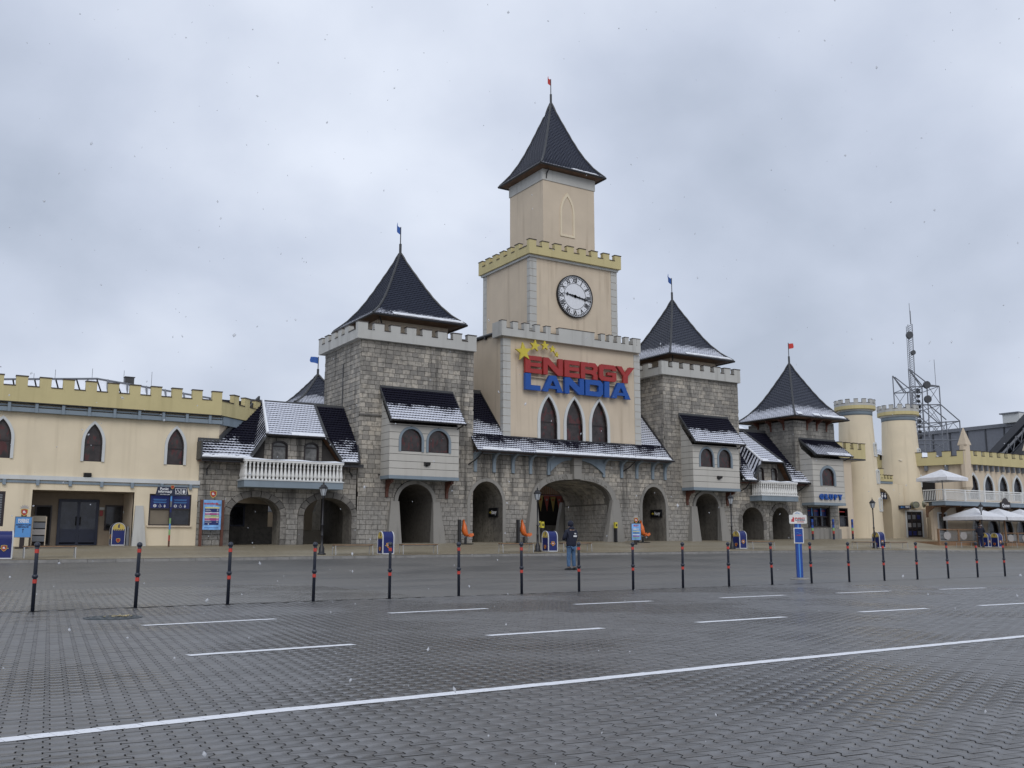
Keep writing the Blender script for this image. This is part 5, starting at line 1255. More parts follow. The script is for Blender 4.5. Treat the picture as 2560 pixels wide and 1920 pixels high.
def round_tower(name, label, c, prof, zb0, zb1, zb2, zn, zt, rp, nmer, niches):
    T = thing(name, label, 'tower', (c[0], c[1], 1.3)); 
    M().lathe([(prof[0][0] * 1.02, .3)] + prof + [(prof[-1][0], zb0)], (c[0], c[1], 0), 40).build('wall', 'cream_light', T, True)
    M().lathe([(prof[-1][0] + .03, zb0 - .42), (prof[-1][0] + .04, zb0 - .12)], (c[0], c[1], 0), 40).build('band', 'blue_grey', T, True)
    M().lathe([(prof[-1][0] + .05, zb0 - .12), (rp - .18, zb0), (rp - .18, zb0 + .02)], (c[0], c[1], 0), 40).build('cornice', 'white_trim', T, True)
    M().lathe([(rp - .08, zb0), (rp, zb0 + .03), (rp, zb1)], (c[0], c[1], 0), 40).build('yellow_band', 'yellow', T)
    M().lathe([(rp - .01, zb1), (rp - .01, zn)], (c[0], c[1], 0), 40).build('white_band', 'white_render', T)
    for k in range(nmer):
        a0 = 2 * math.pi * k / nmer; a1 = a0 + 2 * math.pi / nmer * .52; P = lambda r_, a, z: (c[0] + r_ * math.cos(a), c[1] + r_ * math.sin(a), z); am = (a0 + a1) / 2
        M().hull([P(rp, a0, zn), P(rp, am, zn), P(rp, a1, zn), P(rp - .18, a1, zn), P(rp - .18, a0, zn)], [P(rp, a0, zt), P(rp, am, zt), P(rp, a1, zt), P(rp - .18, a1, zt), P(rp - .18, a0, zt)]).build('merlon', 'white_render', T)
        M().hull([P(rp + .02, a0, zt), P(rp + .02, am, zt), P(rp + .02, a1, zt), P(rp - .2, a1, zt), P(rp - .2, a0, zt)], [P(rp + .02, a0, zt + .03), P(rp + .02, am, zt + .03), P(rp + .02, a1, zt + .03), P(rp - .2, a1, zt + .03), P(rp - .2, a0, zt + .03)]).build('coping', 'dark_cap', T)
        a2 = a0 + 2 * math.pi / nmer; M().hull([P(rp + .01, a1, zn), P(rp + .01, a2, zn), P(rp - .2, a2, zn), P(rp - .2, a1, zn)], [P(rp + .01, a1, zn + .03), P(rp + .01, a2, zn + .03), P(rp - .2, a2, zn + .03), P(rp - .2, a1, zn + .03)]).build('coping', 'dark_cap', T)
    for ang, z, h in niches:
        a = math.radians(ang); q = 0
        rz = lerp([(z_, r_) for r_, z_ in prof], z); n = (math.cos(a), math.sin(a)); Fn = Fr((c[0] + n[0] * (rz + .02), c[1] + n[1] * (rz + .02), 0), (-n[1], n[0]))
        M().plate(Fn, [ell(0, .32, z - h / 2, z + h / 2 - .2, .16), ell(0, .17, z - h / 2 + .12, z + h / 2 - .28, .1)], -.12, .05).build('blind_window', 'white_trim', T)
    return T
round_tower('round_tower', 'left of two round cream towers with white and yellow battlement ring', (61.37, 48.35), [(1.60, 1.3), (1.52, 3.5), (1.46, 5.0), (1.34, 8.0), (1.22, 10.9)], 11.06, 11.35, 11.45, 11.53, 11.82, 1.52, 15, [(-69, 8.05, 1.12), (-69, 6.0, 1.15), (-70, 3.9, 1.1)])
T2 = round_tower('round_tower', 'right of two round cream towers, standing over the small shop window', (68.10, 49.455), [(1.98, 1.3), (1.80, 3.0), (1.64, 4.8), (1.44, 8.0), (1.29, 11.0)], 11.21, 11.5, 11.6, 11.72, 12.03, 1.61, 15, [(-72, 8.1, 1.0), (-72, 5.95, 1.1)])
Fsh = Fr((66.11 + .24, 47.75 + .38, 0), (.8485, -.529))
m = M().fbox(Fsh, -.15, 1.62, .9, 3.66, -1.2, 0); m.build('shop_front', 'cream', T2)
m = M(); [m.fbox(Fsh, a, b, c, d, .0, .06) for a, b, c, d in ((.0, .12, 1.45, 3.55), (1.26, 1.38, 1.45, 3.55), (.12, 1.26, 3.45, 3.55))]; m.build('shop_frame', 'white_trim', T2)
sw = rect_window(T2, Fsh, .12, 1.26, 1.5, 3.45, 'pane', .05, (.50, .88), (2.15, 2.8), w=.05, name='shop_window', rec=.03)
rr = random.Random(5)
for k in range(9): M().fbox(Fsh, .17 + .37 * (k % 3), .42 + .37 * (k % 3), 1.62 + .62 * (k // 3), 1.95 + .62 * (k // 3), .022, .03).build('goods', rr.choice(['steel_grey', 'steel_grey', 'poster_navy', 'crown_grey']), sw)
def round_plate(name, label, p, r_, mat, cat, w=.1):
    t = thing(name, label, cat, p); Fp = Fr((p[0], p[1], 0), (.8485, -.529)); ci = lambda q: [(q * math.cos(k * math.pi / 12), p[2] + q * math.sin(k * math.pi / 12)) for k in range(24)]
    M().plate(Fp, [ci(r_)], -.4, w).build('disc', mat, t); M().plate(Fp, [ci(r_), ci(r_ * .86)], w, w + .03).build('rim', 'steel_grey', t); return t, Fp
round_plate('round_sign', 'round olive disc sign above the shop window of the round tower', (66.93, 47.55, 3.97), .26, 'green_round', 'sign')
t = thing('round_sign', 'ornate oval shell-like lantern sign at the right corner above the shop window', 'sign', (67.60, 47.30, 4.03)); m = M(); m.ball((67.60, 47.30, 4.03), .22, 10, 8, (.8, .5, 1.3)); m.build('frame', 'green_round', t); M().ball((67.54, 47.12, 4.03), .13, 10, 6).build('face', 'sandbox', t)
t = thing('wc_sign', 'small dark WC sign on the round tower left of the round disc', 'sign', (65.9, 48.2, 3.78)); Fw = Fr((65.75, 48.3, 0), (.8485, -.529))
M().fbox(Fw, 0, .95, 3.66, 3.92, -.3, .25).build('panel', 'navy', t); put_text('lettering', 'WC', .21, Fw, .66, 3.79, .255, 'text_white', t, .006, .006); M().plate(Fw, [[(.1, 3.79), (.22, 3.86), (.22, 3.81), (.42, 3.81), (.42, 3.77), (.22, 3.77), (.22, 3.72)]], .25, .26).build('arrow', 'poster_blue', t)
GW = thing('gateway', 'cream gateway with small yellow battlements and round arch between the two round towers', 'gateway', (64, 48.2, 1.36)); Fg = FY(48.2)
wall(GW, Fg, rect(61.5, 66.4, .5, 5.58), [ell(63.45, 1.42, .2, 4.0, 1.22)], .5, 'cream_light')
M().fbox(Fg, 62.4, 65.1, 5.58, 5.76, -.5, .06).build('band', 'blue_grey', GW); parapet_line(GW, (62.4, 48.1), (65.1, 48.1), 5.76, 5.98, 6.22, .2, (.16, .36), 'yellow'); M().fbox(Fg, 63.0, 63.98, 5.9, 6.7, -.2, .12).build('merlon', 'yellow', GW); M().fbox(Fg, 62.96, 64.02, 6.7, 6.74, -.22, .14).build('coping', 'dark_cap', GW)
M().sweep(Fg, ell(63.45, 1.414, .6, 4.0, 1.214), -2.6, .0).build('passage', 'cream_light', GW); M().fbox(Fg, 61.5, 66.4, .5, 5.5, -2.9, -2.6).build('passage_back', 'cream', GW)
t = thing('wc_sign', 'dark hanging sign with WC and restroom figures inside the small gateway', 'sign', (63.9, 48.35, 4.6)); Fq = FY(48.35); M().fbox(Fq, 62.9, 64.58, 4.38, 4.92, -.05, 0).build('panel', 'navy', t)
put_text('lettering', 'WC', .40, Fq, 63.50, 4.65, .0, 'text_white', t, .006, .008)
m = M(); 
for u in (64.0, 64.34): m.ball(Fq(u, 4.80, .01), .05, 8, 4); m.plate(Fq, [[(u - .05, 4.74), (u + .05, 4.74), (u + .11, 4.58), (u + .03, 4.58), (u + .03, 4.47), (u - .03, 4.47), (u - .03, 4.58), (u - .11, 4.58)]], 0, .015)
m.build('figures', 'text_white', t)
M().fbox(FY(50.75), 63.5, 64.1, 3.1, 3.3, 0, .03).build('notice', 'brown_wood', GW)
# ================= right wing with terrace
RW = thing('restaurant_building', 'cream restaurant building with pointed windows and white railed terrace at the far right', 'building', (72, 44.8, 1.3))
FB_ = FY(44.8); ws_ = [(70.42, 0), (72.41, 1), (74.39, 2), (76.37, 3), (78.35, 4), (80.3, 5)]
lwn = [(70.55, .62), (72.6, .66), (74.6, .62), (76.6, .7), (78.6, .62)]
wall(RW, FB_, rect(69.42, 92, 3.9, 7.08), [gothic(c, .56, 4.4, 5.3, 6.3) for c, _ in ws_], .25, 'cream', 'wall')
wall(RW, FB_, rect(65.1, 92, .5, 3.9), [rect(65.68, 66.58, .8, 3.2)] + [gothic(c, h, 1.0, 2.0, 2.95) for c, h in lwn], .25, 'cream')
M().hull([Vector((65.1, 44.83, .5)), Vector((67.42, 46.98, .5)), Vector((67.6, 46.8, .5)), Vector((65.4, 44.83, .5))], [Vector((65.1, 44.83, 3.9)), Vector((67.42, 46.98, 3.9)), Vector((67.6, 46.8, 3.9)), Vector((65.4, 44.83, 3.9))]).build('wall', 'cream', RW); M().box(91.8, 92, 45.06, 56, .5, 7).build('wall', 'cream', RW)
for c, _ in ws_: gothic_window(RW, FB_, c, .56, .74, 4.4, 5.3, 6.3, 6.48, glassm='pane', rec=.12)
for c, h in lwn: gothic_window(RW, FB_, c, h, h + .12, 1.0, 2.0, 2.95, 3.08, glassm='pane', rec=.15)
rect_window(RW, FB_, 65.68, 66.58, 1.2, 3.2, 'pane_light', .07, name='side_door', rec=.15, frame='frame_dark'); m = M(); [m.fbox(FB_, a, b, c, d, 0, .05) for a, b, c, d in ((66.58, 66.72, 1.2, 3.32), (65.54, 65.68, 1.2, 3.32), (65.68, 66.58, 3.2, 3.32))]; m.build('door_surround', 'white_trim', RW)
ua = Vector((.36, -.93, 0)).normalized(); FA2 = Fr((66.6, 52.4, 0), (ua.x, ua.y)); LA2 = (Vector((69.42, 44.8, 0)) - Vector((66.6, 52.4, 0))).length
M().fbox(FA2, 0, LA2, 3.9, 7.08, -.25, 0).build('wall', 'cream', RW); rect_window(RW, FA2, 4.6, 5.85, 4.2, 5.85, 'interior_dark', .08, w=.08, rec=.04, name='terrace_door')
parapet_line(RW, (66.5, 52.3), (69.2, 44.5), 7.08, 7.72, 8.12, .22, (.62, 1.16), 'yellow'); parapet_line(RW, (69.6, 44.45), (92, 44.45), 7.08, 7.75, 8.12, .22, (.60, 1.02), 'yellow')
M().add([(66.6, 52.4, 7.1), (69.42, 44.9, 7.1), (92, 44.9, 7.1), (92, 56, 7.1), (66.6, 56, 7.1)], [(0, 1, 2, 3, 4)]).build('roof', 'roof_metal', RW)
for k in range(7):
    F_ = FB_; u = 70.64 + .73 * k; M().fbox(F_, u - .09, u + .09, 6.62, 7.08, 0, .26).build('corbel', 'steel_grey', RW)
for k in range(7, 14): u = 70.64 + .73 * k; M().fbox(FB_, u - .09, u + .09, 6.62, 7.08, 0, .26).build('corbel', 'steel_grey', RW)
for k in range(5): u = .8 + 1.5 * k; M().fbox(FA2, u - .12, u + .12, 6.66, 7.08, 0, .26).build('corbel', 'steel_grey', RW)
def pinnacle(x, y, z0, label):
    t = thing('pinnacle', label, 'pinnacle', (x, y, z0), 'cream pinnacles on the right wing'); 
    M().lathe([(.04, z0 - .55), (.34, z0), (.40, z0 + .1), (.38, 8.6)], (x, y, 0), 8).build('shaft', 'cream', t)
    M().lathe([(.50, 8.55), (.50, 8.63), (.03, 9.92)], (x, y, 0), 4).build('cap', 'cream', t); return t
pinnacle(69.5, 44.72, 5.2, 'cream corner pinnacle with pointed cap in front of the grey hangar'); pinnacle(78.2, 44.60, 5.2, 'cream pinnacle at the right edge of the picture in front of the dark roof')
# snowy skylight glimpsed behind the battlements
t = thing('glass_roof', 'snow-covered low roof glimpsed behind the battlements of the restaurant building', 'glass roof', (72, 50, 7.2))
for k in range(9): M().add([(66.8 + k * 1.1, 48.5, 7.5), (67.85 + k * 1.1, 48.5, 7.5), (67.85 + k * 1.1, 53, 8.95), (66.8 + k * 1.1, 53, 8.95)], [(0, 1, 2, 3)]).build('pane', 'snow', t)
M().add([(66.8, 55, 7.5), (76.6, 55, 7.5), (76.6, 53, 8.95), (66.8, 53, 8.95)], [(0, 1, 2, 3)]).build('rear_slope', 'roof_metal', t)
# terrace
M().box(64.0, 64.6, 43.0, 44.1, 3.76, 4.05).build('terrace_slab', 'blue_grey', RW); M().box(64.6, 92, 43.0, 44.79, 3.76, 4.05).build('terrace_slab', 'blue_grey', RW); M().box(63.95, 92, 42.95, 44.79, 4.05, 4.10).build('terrace_edge', 'white_trim', RW)
bal = M().box(-.022, .022, -.015, .015, 0, .66).mesh('plastic_white', name='rail_bar')
off = off_of(RW)
x = 64.1; 
while x < 84: link('rail_bar', bal, RW, loc=Vector((x, 43.04, 4.16)) - off); x += .128
for k in range(12): link('rail_bar', bal, RW, loc=Vector((64.04, 43.2 + k * .14, 4.16)) - off)
for x in [64.04 + 2.45 * k for k in range(9)]: M().box(x - .05, x + .05, 42.98, 43.10, 4.1, 4.90).build('rail_post', 'plastic_white', RW)
M().box(64.0, 84, 42.97, 43.11, 4.86, 4.93).build('rail', 'plastic_white', RW); M().box(64.0, 84, 43.0, 43.08, 4.72, 4.77).build('rail', 'plastic_white', RW); M().box(64.0, 64.1, 43.1, 44.79, 4.86, 4.93).build('rail', 'plastic_white', RW)
for x in (64.25, 66.1, 68.0, 69.9, 71.8, 73.7, 75.6):
    Fs = FL(x); M().plate(Fs, [[(-44.78, 2.9), (-44.66, 2.9), (-44.64, 3.25), (-44.1, 3.62), (-43.2, 3.66), (-43.2, 3.75), (-44.78, 3.75)]], -.07, .07).build('bracket', 'soffit', RW)
t = thing('wall_sign', 'dark brown shaped plaque reading Queen on the terrace edge', 'sign', (71.4, 42.9, 4.0)); Fq = FY(42.93)
M().plate(Fq, [[(70.75, 3.62), (72.0, 3.62), (72.0, 4.1), (71.75, 4.15), (71.6, 4.34), (71.37, 4.45), (71.15, 4.34), (71.0, 4.15), (70.75, 4.1)]], -.02, .05).build('plaque', 'frame_dark', t); put_text('lettering', 'Queen', .36, Fq, 71.38, 3.85, .05, 'text_white', t, .006, .008)
# umbrellas
def umbrella(name, x, y, z0, z1, zr, h, label, lean=0):
    t = thing(name, label, 'umbrella', (x, y, z0), 'white square parasols by the restaurant'); v = [(x - h, y - h, zr), (x + h, y - h, zr), (x + h, y + h, zr), (x - h, y + h, zr)]; m = M(); mid = []
    for i in range(4):
        a, b = Vector(v[i]), Vector(v[(i + 1) % 4]); ap = Vector((x, y, z1)); n = 5
        for k in range(n):
            for q in range(4):
                P = lambda s, t_: (a.lerp(b, s / n)).lerp(ap, t_ / 4) - Vector((0, 0, .05 * math.sin(math.pi * s / n) * (1 - t_ / 4)))
                m.add([P(k, q), P(k + 1, q), P(k + 1, q + 1), P(k, q + 1)], [(0, 1, 2, 3)])
    m.build('canopy', 'canvas_white', t, True)
    m = M()
    for i in range(4): a, b = Vector(v[i]), Vector(v[(i + 1) % 4]); m.add([a - Vector((0, 0, .24)), b - Vector((0, 0, .24)), b, a], [(0, 1, 2, 3)])
    m.build('valance', 'canvas_white', t); M().tube([(x, y, z0), (x, y, z1 + .04)], .035, 8).build('pole', 'steel_grey', t)
    m = M()
    for p in v: m.tube([(x, y, zr + .15), (Vector(p) * .97 + Vector((x, y, z1)) * .03)], .015, 4)
    m.build('ribs', 'steel_grey', t); M().lathe([(.35, 0), (.35, .08), (.06, .1)], (x, y, z0), 12).build('base', 'concrete', t); return t
umbrella('parasol', 65.2, 43.95, 4.1, 6.45, 5.80, 1.28, 'white parasol standing upstairs on the terrace beside the round tower')
for x, lb in ((66.85, 'white parasol on the ground terrace nearest the round towers'), (69.85, 'second white parasol on the ground terrace, behind the street lamp'), (72.75, 'third white parasol on the ground terrace, under the Queen plaque'), (75.7, 'white parasol on the ground terrace at the right picture edge')):
    umbrella('parasol', x, 42.6, .9, 3.60, 2.92, 1.55, lb)
def fence(name, x0, x1, y, zb, zt, label):
    t = thing(name, label, 'fence', ((x0 + x1) / 2, y, zb)); x = x0
    while x < x1 + .01: M().box(x - .06, x + .06, y - .06, y + .06, zb - .5, zt + .05).build('post', 'oak_wood', t); x += (x1 - x0) / max(1, round((x1 - x0) / 1.9))
    M().box(x0, x1, y - .05, y + .05, zt - .04, zt + .03).build('rail', 'oak_wood', t); M().box(x0 - .1, x1 + .1, y - .1, y + 2.6, zb - .4, zb + .04).build('deck', 'oak_wood', t)
    for k in range(7): M().box(x0, x1, y - .015, y + .015, zb + .1 + k * (zt - zb - .2) / 7, zb + .13 + k * (zt - zb - .2) / 7).build('slat', 'steel', t)
    for k in range(int((x1 - x0) / 1.9)): M().plate(FY(y), [[(x0 + .95 + 1.9 * k + .42 * math.cos(q * .5236), (zb + zt) / 2 + .28 * math.sin(q * .5236)) for q in range(12)]], .02, .05).build('oval_panel', 'crown_grey', t)
fence('terrace_fence', 61.6, 66.2, 42.1, 1.10, 1.98, 'low wooden terrace fence with steel slats and oval panels by the side door'); fence('terrace_fence', 69.2, 76.8, 42.0, 1.0, 1.76, 'low wooden terrace fence with steel slats right of the bins')
for x, lb in ((66.2, 'tall leaning wooden post left of the street lamp by the parasols'), (69.25, 'tall wooden post right of the bin by the parasols'), (72.1, 'tall wooden post near the right picture edge by the parasols')):
    t = thing('wooden_post', lb, 'post', (x, 41.8, 1), 'wooden posts by the parasols'); M().tube([(x + .08, 41.8, .6), (x - .06, 41.8, 3.12)], .07, 8).build('post', 'oak_wood', t); M().ball((x - .06, 41.8, 3.12), .075, 8, 4).build('cap', 'oak_wood', t)
t = thing('small_umbrella', 'bright red closed fabric roll lying by the right fence', 'umbrella', (76, 41, 1)) if 0 else None
# ================= courtyard behind the left arcade
CW = thing('courtyard_wing', 'cream courtyard wall with dark windows glimpsed through the left arcade arches', 'building', (20, 58, 1)); wall(CW, FY(58), rect(14, 30, .5, 8), [gothic(c, .45, 2.2, 3.4, 4.4) for c in (17.6, 19.6, 21.6, 23.6)], .3, 'cream')
for c in (17.6, 19.6, 21.6, 23.6): gothic_window(CW, FY(58), c, .45, .58, 2.2, 3.4, 4.4, 4.6, 'pane')
umbrella('parasol', 18.6, 54.2, 1.0, 3.9, 3.05, 1.2, 'white parasol glimpsed through the first arch of the left arcade')
# ================= background
def small_spire():
    T = thing('corner_turret', 'small dark snowy spire with blue flag peeping out behind the left gate tower', 'tower', (21.6, 58, 1))
    M().box(19.9, 23.3, 56.4, 59.8, .5, 9.5).build('wall', 'stone_end', T); spire(T, 21.55, 58.1, 2.25, 9.45, 11.65, 'tiles_spire_snowy', 20, 'flag_blue', .55, 2.75, pole=.75, inner=1.7)
small_spire()
t = thing('white_building', 'snowy white roofed building glimpsed between the right gate tower and the groups tower', 'building', (61, 60, 5)); M().box(58, 62.0, 60, 66, .5, 10.6).build('wall', 'white_trim', t); M().add([(57.9, 59.9, 10.6), (62.1, 59.9, 10.6), (62.1, 63, 12.2), (57.9, 63, 12.2)], [(0, 1, 2, 3)]).build('roof', 'snow', t); M().add([(57.9, 66.1, 10.6), (62.1, 66.1, 10.6), (62.1, 63, 12.2), (57.9, 63, 12.2)], [(0, 1, 2, 3)]).build('roof', 'snow', t)
t = thing('pale_shed', 'snow white low building glimpsed above the tiled roof beside the groups tower', 'building', (50, 62, 4))
# grey hangar with seamed cladding
H = thing('hangar', 'long grey metal-clad hall rising behind the battlements at the right', 'building', (100, 80, 0)); a = at(2290, 1090, 130); b = at(2525, 1066, 119); d = (b - a); d.z = 0; L = d.length; c_ = at(2290, 1090, 130)
FH = Fr((a.x, a.y, 0), (d.x, d.y)); zt = 15.3; e = 42
M().fbox(FH, 0, e, .5, zt, -24, 0).build('wall', 'roof_metal', H)
M().fbox(FH, -.2, e, zt, zt + .45, -24.2, .25).build('roof_edge', 'steel_grey', H)
for k in range(17): M().fbox(FH, k * 2.45, k * 2.45 + .14, .5, zt, 0, .10).build('seam', 'seam', H)
M().fbox(FH, 0, e, 11.4, 11.52, 0, .06).build('seam', 'seam', H)
p = at(2528, 1068, 118); t = thing('roof_cabin', 'white box unit on the roof of the grey hall', 'cabin', (p.x, p.y, zt)); M().fbox(Fr((p.x, p.y, 0), (d.x, d.y)), -1.0, 1.1, zt + .4, zt + 1.5, -2, 0).build('box', 'white_trim', t); M().fbox(Fr((p.x, p.y, 0), (d.x, d.y)), -1.3, 1.1, zt + 1.5, zt + 1.65, -2.2, .2).build('lid', 'roof_metal', t)
D_ = thing('dark_roof', 'steep dark gabled roof with lattice verge rising at the right picture edge', 'roof', tuple(at(2560, 1100, 92)))
q0, q1, q2 = at(2462, 1140, 92), at(2600, 990, 92), at(2760, 820, 92)
for k, (o_, th_, mt) in enumerate(((0, .9, 'roof_dark'), (1.3, .28, 'steel_grey'), (2.2, .12, 'roof_dark'))):
    dn = Vector((0, 0, -o_)); m = M(); A = [q0 + dn, q2 + dn, q2 + dn - Vector((0, 0, th_)), q0 + dn - Vector((0, 0, th_))]; m.hull(A, [p_ + (VIEW + RGT * .75) * (12 if k == 0 else .4) for p_ in A]); m.build('roof_slab', mt, D_)
A = [q0 + Vector((1.0, 0, -1.0)), q2 + Vector((1, 0, -1.6)), Vector((q2.x + 1, q2.y, 5)), Vector((q0.x + 1, q0.y, 5))]; M().hull([p_ + (VIEW + RGT * .75) * 2 for p_ in A], [p_ + (VIEW + RGT * .75) * 11 for p_ in A]).build('wall', 'roof_dark', D_)
m = M()
for k in range(16): s = k / 16; u = q0.lerp(q2, s); v_ = q0.lerp(q2, s + .03); m.tube([u + Vector((0, 0, -1.2)), v_ + Vector((0, 0, -2.3)), q0.lerp(q2, s + .06) + Vector((0, 0, -1.2))], .07, 4)
m.build('lattice', 'steel_grey', D_)
# lattice mast
MA = thing('lattice_mast', 'grey steel lattice tower with slender antenna mast and round dish aerials behind the round towers', 'mast', tuple(at(2320, 1150, 105)))
def mp(x, y, dd=0.0): return at(2180 + x / 4.879, 740 + y / 4.879, 105) + VIEW * dd
def bar(m, a, b, r_=.09, d0=0, d1=None): m.tube([mp(*a, d0), mp(*b, d0 if d1 is None else d1)], r_ * .6, 5)
m = M(); bar(m, (436, 350), (505, 1650), .07); bar(m, (490, 342), (556, 1650), .08); bar(m, (462, 346), (530, 1650), .06, 1.0)
for k in range(50):
    t0, t1 = k / 50, (k + 1) / 50; A = lambda t_: (436 + 69 * t_, 350 + 1300 * t_); B = lambda t_: (490 + 66 * t_, 342 + 1308 * t_); bar(m, A(t0), B(t1), .028); bar(m, B(t0), A(t1), .028)
    bar(m, B(t0), (462 + 68 * t1, 346 + 1304 * t1), .028, 0, 1.0)
m.build('antenna_mast', 'mast_grey', MA)
m = M(); bar(m, (452, 88), (470, 345), .05); bar(m, (466, 180), (477, 345), .06); bar(m, (757, 775), (780, 1100), .05); m.build('rod_aerial', 'mast_grey', MA)
m = M(); YB = 1900
for dd in (0, 4.5):
    s = dd * 6
    for P in ([(445, 890), (480, 1390), (480 + 30, YB)], [(610 + s, 1105), (625 + s, 1500), (650 + s, YB)], [(670 + s, 1105), (690 + s, 1400), (712 + s, YB)], [(820, 1100), (840, 1400), (872, YB)], [(905, 1530), (935, YB)], [(1070, 1525), (1090, YB)]):
        for u, v_ in zip(P, P[1:]): bar(m, u, v_, .115, dd)
    for u, v_ in (((458, 1108), (820, 1100)), ((478, 1330), (838, 1325)), ((500, 1560), (1070, 1528)), ((510, 1760), (1090, 1760)), ((445, 890), (620, 1105)), ((470, 905), (700, 1085)), ((700, 1085), (820, 1100)), ((838, 1325), (1070, 1525)), ((690, 1325), (905, 1510)), ((445, 890), (590, 1100))): bar(m, u, v_, .11, dd)
m.build('frame', 'mast_grey', MA)
m = M()
for u, v_ in (((465, 1110), (610, 1320)), ((610, 1110), (470, 1320)), ((690, 1110), (835, 1320)), ((810, 1105), (690, 1290)), ((480, 1335), (620, 1550)), ((615, 1335), (490, 1550)), ((630, 1335), (840, 1560)), ((835, 1330), (640, 1560)), ((700, 1335), (905, 1650)), ((905, 1530), (860, 1650)), ((1000, 1530), (905, 1660)), ((975, 1530), (1070, 1640)), ((700, 1560), (850, 1720)), ((850, 1560), (700, 1720)), ((620, 1560), (530, 1700)), ((530, 1560), (640, 1700)), ((720, 1760), (930, 1900)), ((930, 1760), (720, 1900))):
    for dd in (0, 4.5): bar(m, u, v_, .055, dd)
for u in ((458, 1108), (610, 1105), (820, 1100), (478, 1330), (615, 1328), (838, 1325), (905, 1530), (1070, 1527), (500, 1558)): bar(m, u, u, .07, 0, 4.5)
m.build('braces', 'mast_grey', MA)
m = M()
for k in range(10): y = 1150 + k * 62; m.tube([mp(565 + k * 3, y, .5), mp(600 + k * 3, y + 4, .5)], .18 if k % 3 else .28, 6)
m.build('equipment', 'seam', MA)
for x_, y_, r_ in ((438, 487, .36), (482, 700, .24), (648, 1092, .37), (660, 1265, .37)):
    c = mp(x_, y_, -.6); m = M(); n = 16; vs = [tuple(c + RGT * (r_ * 1.0 * math.cos(k * .3927)) + Vector((0, 0, r_ * 1.12 * math.sin(k * .3927))) + VIEW * dd) for dd in (0, .35) for k in range(n)]; m.add(vs, [tuple(range(n)), tuple(range(n, 2 * n))] + [(k, (k + 1) % n, n + (k + 1) % n, n + k) for k in range(n)]); m.build('dish', 'seam', MA)
# ================= street furniture
def bollard():
    t = thing('bollard', '', 'bollard'); 
    M().lathe([(.030, 0), (.030, 1.02), (.028, 1.03)], n=14).build('pole', 'bollard_navy', t, True)
    M().lathe([(.032, .525), (.044, .535), (.048, .555), (.044, .575), (.032, .585)], n=14).build('collar', 'bollard_navy', t, True)
    for z in (.445, .925): M().lathe([(.034, z), (.034, z + .062)], n=14).build('band', 'red_band', t)
    M().ball((0, 0, 1.055), .048, 14, 8).build('ball', 'bollard_navy', t, True); return t
BX = [1.829, 3.404, 4.979, 6.6, 8.191, 9.78, 11.358, 12.92, 14.52, 16.111, 17.699, 19.3, 20.869, 22.47, 24.067, 25.666, 27.263, 28.866, 30.449]
onames = ['first', 'second', 'third', 'fourth', 'fifth', 'sixth', 'seventh', 'eighth', 'ninth', 'tenth', 'eleventh', 'twelfth', 'thirteenth', 'fourteenth', 'fifteenth', 'sixteenth', 'seventeenth', 'eighteenth', 'nineteenth']
near_ = ['in front of the recessed doors', 'in front of the cream buttress', 'in front of the first stone arch', 'just left of the tall lamp post', 'beside the blue bin', 'in front of the left orange seat', 'in front of the second orange seat', 'directly beside the standing man', 'in front of the price board', 'left of the right oriel arch', 'left of the third street lamp', 'left of the blue bus stop post', 'right behind the blue bus stop post', 'in front of the stone groups tower', 'before the fourth lamp and bin', 'in front of the round tower gateway', 'in front of the shop window', 'in front of the terrace fence', 'last one at the right picture edge']
b0 = bollard()
for i, x in enumerate(BX):
    o = b0 if i == 0 else copy_thing(b0, (0, 0, 0), 0, '')
    o.location = (x, 17.42 + .0365 * x - (.02 if i else 0), -.002); o.rotation_euler = (R.uniform(-.008, .008), R.uniform(-.008, .008), 0)
    o['label'] = 'bollard with red bands, %s from the left, %s' % (onames[i], near_[i]); o['group'] = 'bollards in a row across the square'
def lamp():
    t = thing('street_lamp', '', 'street lamp')
    M().lathe([(.19, 0), (.19, .05), (.13, .08), (.12, .28), (.085, .38), (.055, .42), (.055, .8), (.07, .82), (.05, .86), (.042, 1.25), (.062, 1.27), (.062, 1.31), (.04, 1.33), (.033, 2.45), (.06, 2.48), (.035, 2.52), (.05, 2.56)], n=12).build('pole', 'lamp_black', t, True)
    M().lathe([(.085, 2.56), (.165, 2.86)], n=6).build('glass', 'lamp_glass', t)
    m = M()
    for k in range(6):
        a = 2 * math.pi * (k + .5) / 6; m.tube([(.088 * math.cos(a), .088 * math.sin(a), 2.56), (.170 * math.cos(a), .170 * math.sin(a), 2.87)], .011, 4)
    m.lathe([(.18, 2.86), (.18, 2.885)], n=6); m.build('lantern_frame', 'lamp_black', t)
    M().lathe([(.20, 2.885), (.21, 2.90), (.15, 2.95), (.11, 3.02), (.045, 3.05), (.03, 3.09), (.045, 3.12), (.012, 3.16), (.008, 3.24)], n=12).build('lantern_roof', 'lamp_black', t); return t
l0 = lamp()
for i, (x, y, lb) in enumerate(((15.42, 40.4, 'black lamp post with lantern before the left balcony arches'), (26.70, 40.4, 'black lamp post with lantern at the left leg of the big arch'), (39.98, 40.4, 'black lamp post with lantern by the right gate tower and the balcony'), (52.45, 40.4, 'black lamp post with lantern before the left round tower'), (65.6, 41.3, 'black lamp post with lantern between the white parasols'))):
    o = l0 if i == 0 else copy_thing(l0, (0, 0, 0), 0, '')
    o.location = (x, y, walk_z(x, y) - .01); o.rotation_euler = (0, 0, R.uniform(0, 1)); o['label'] = lb; o['group'] = 'black street lamps along the pavement'
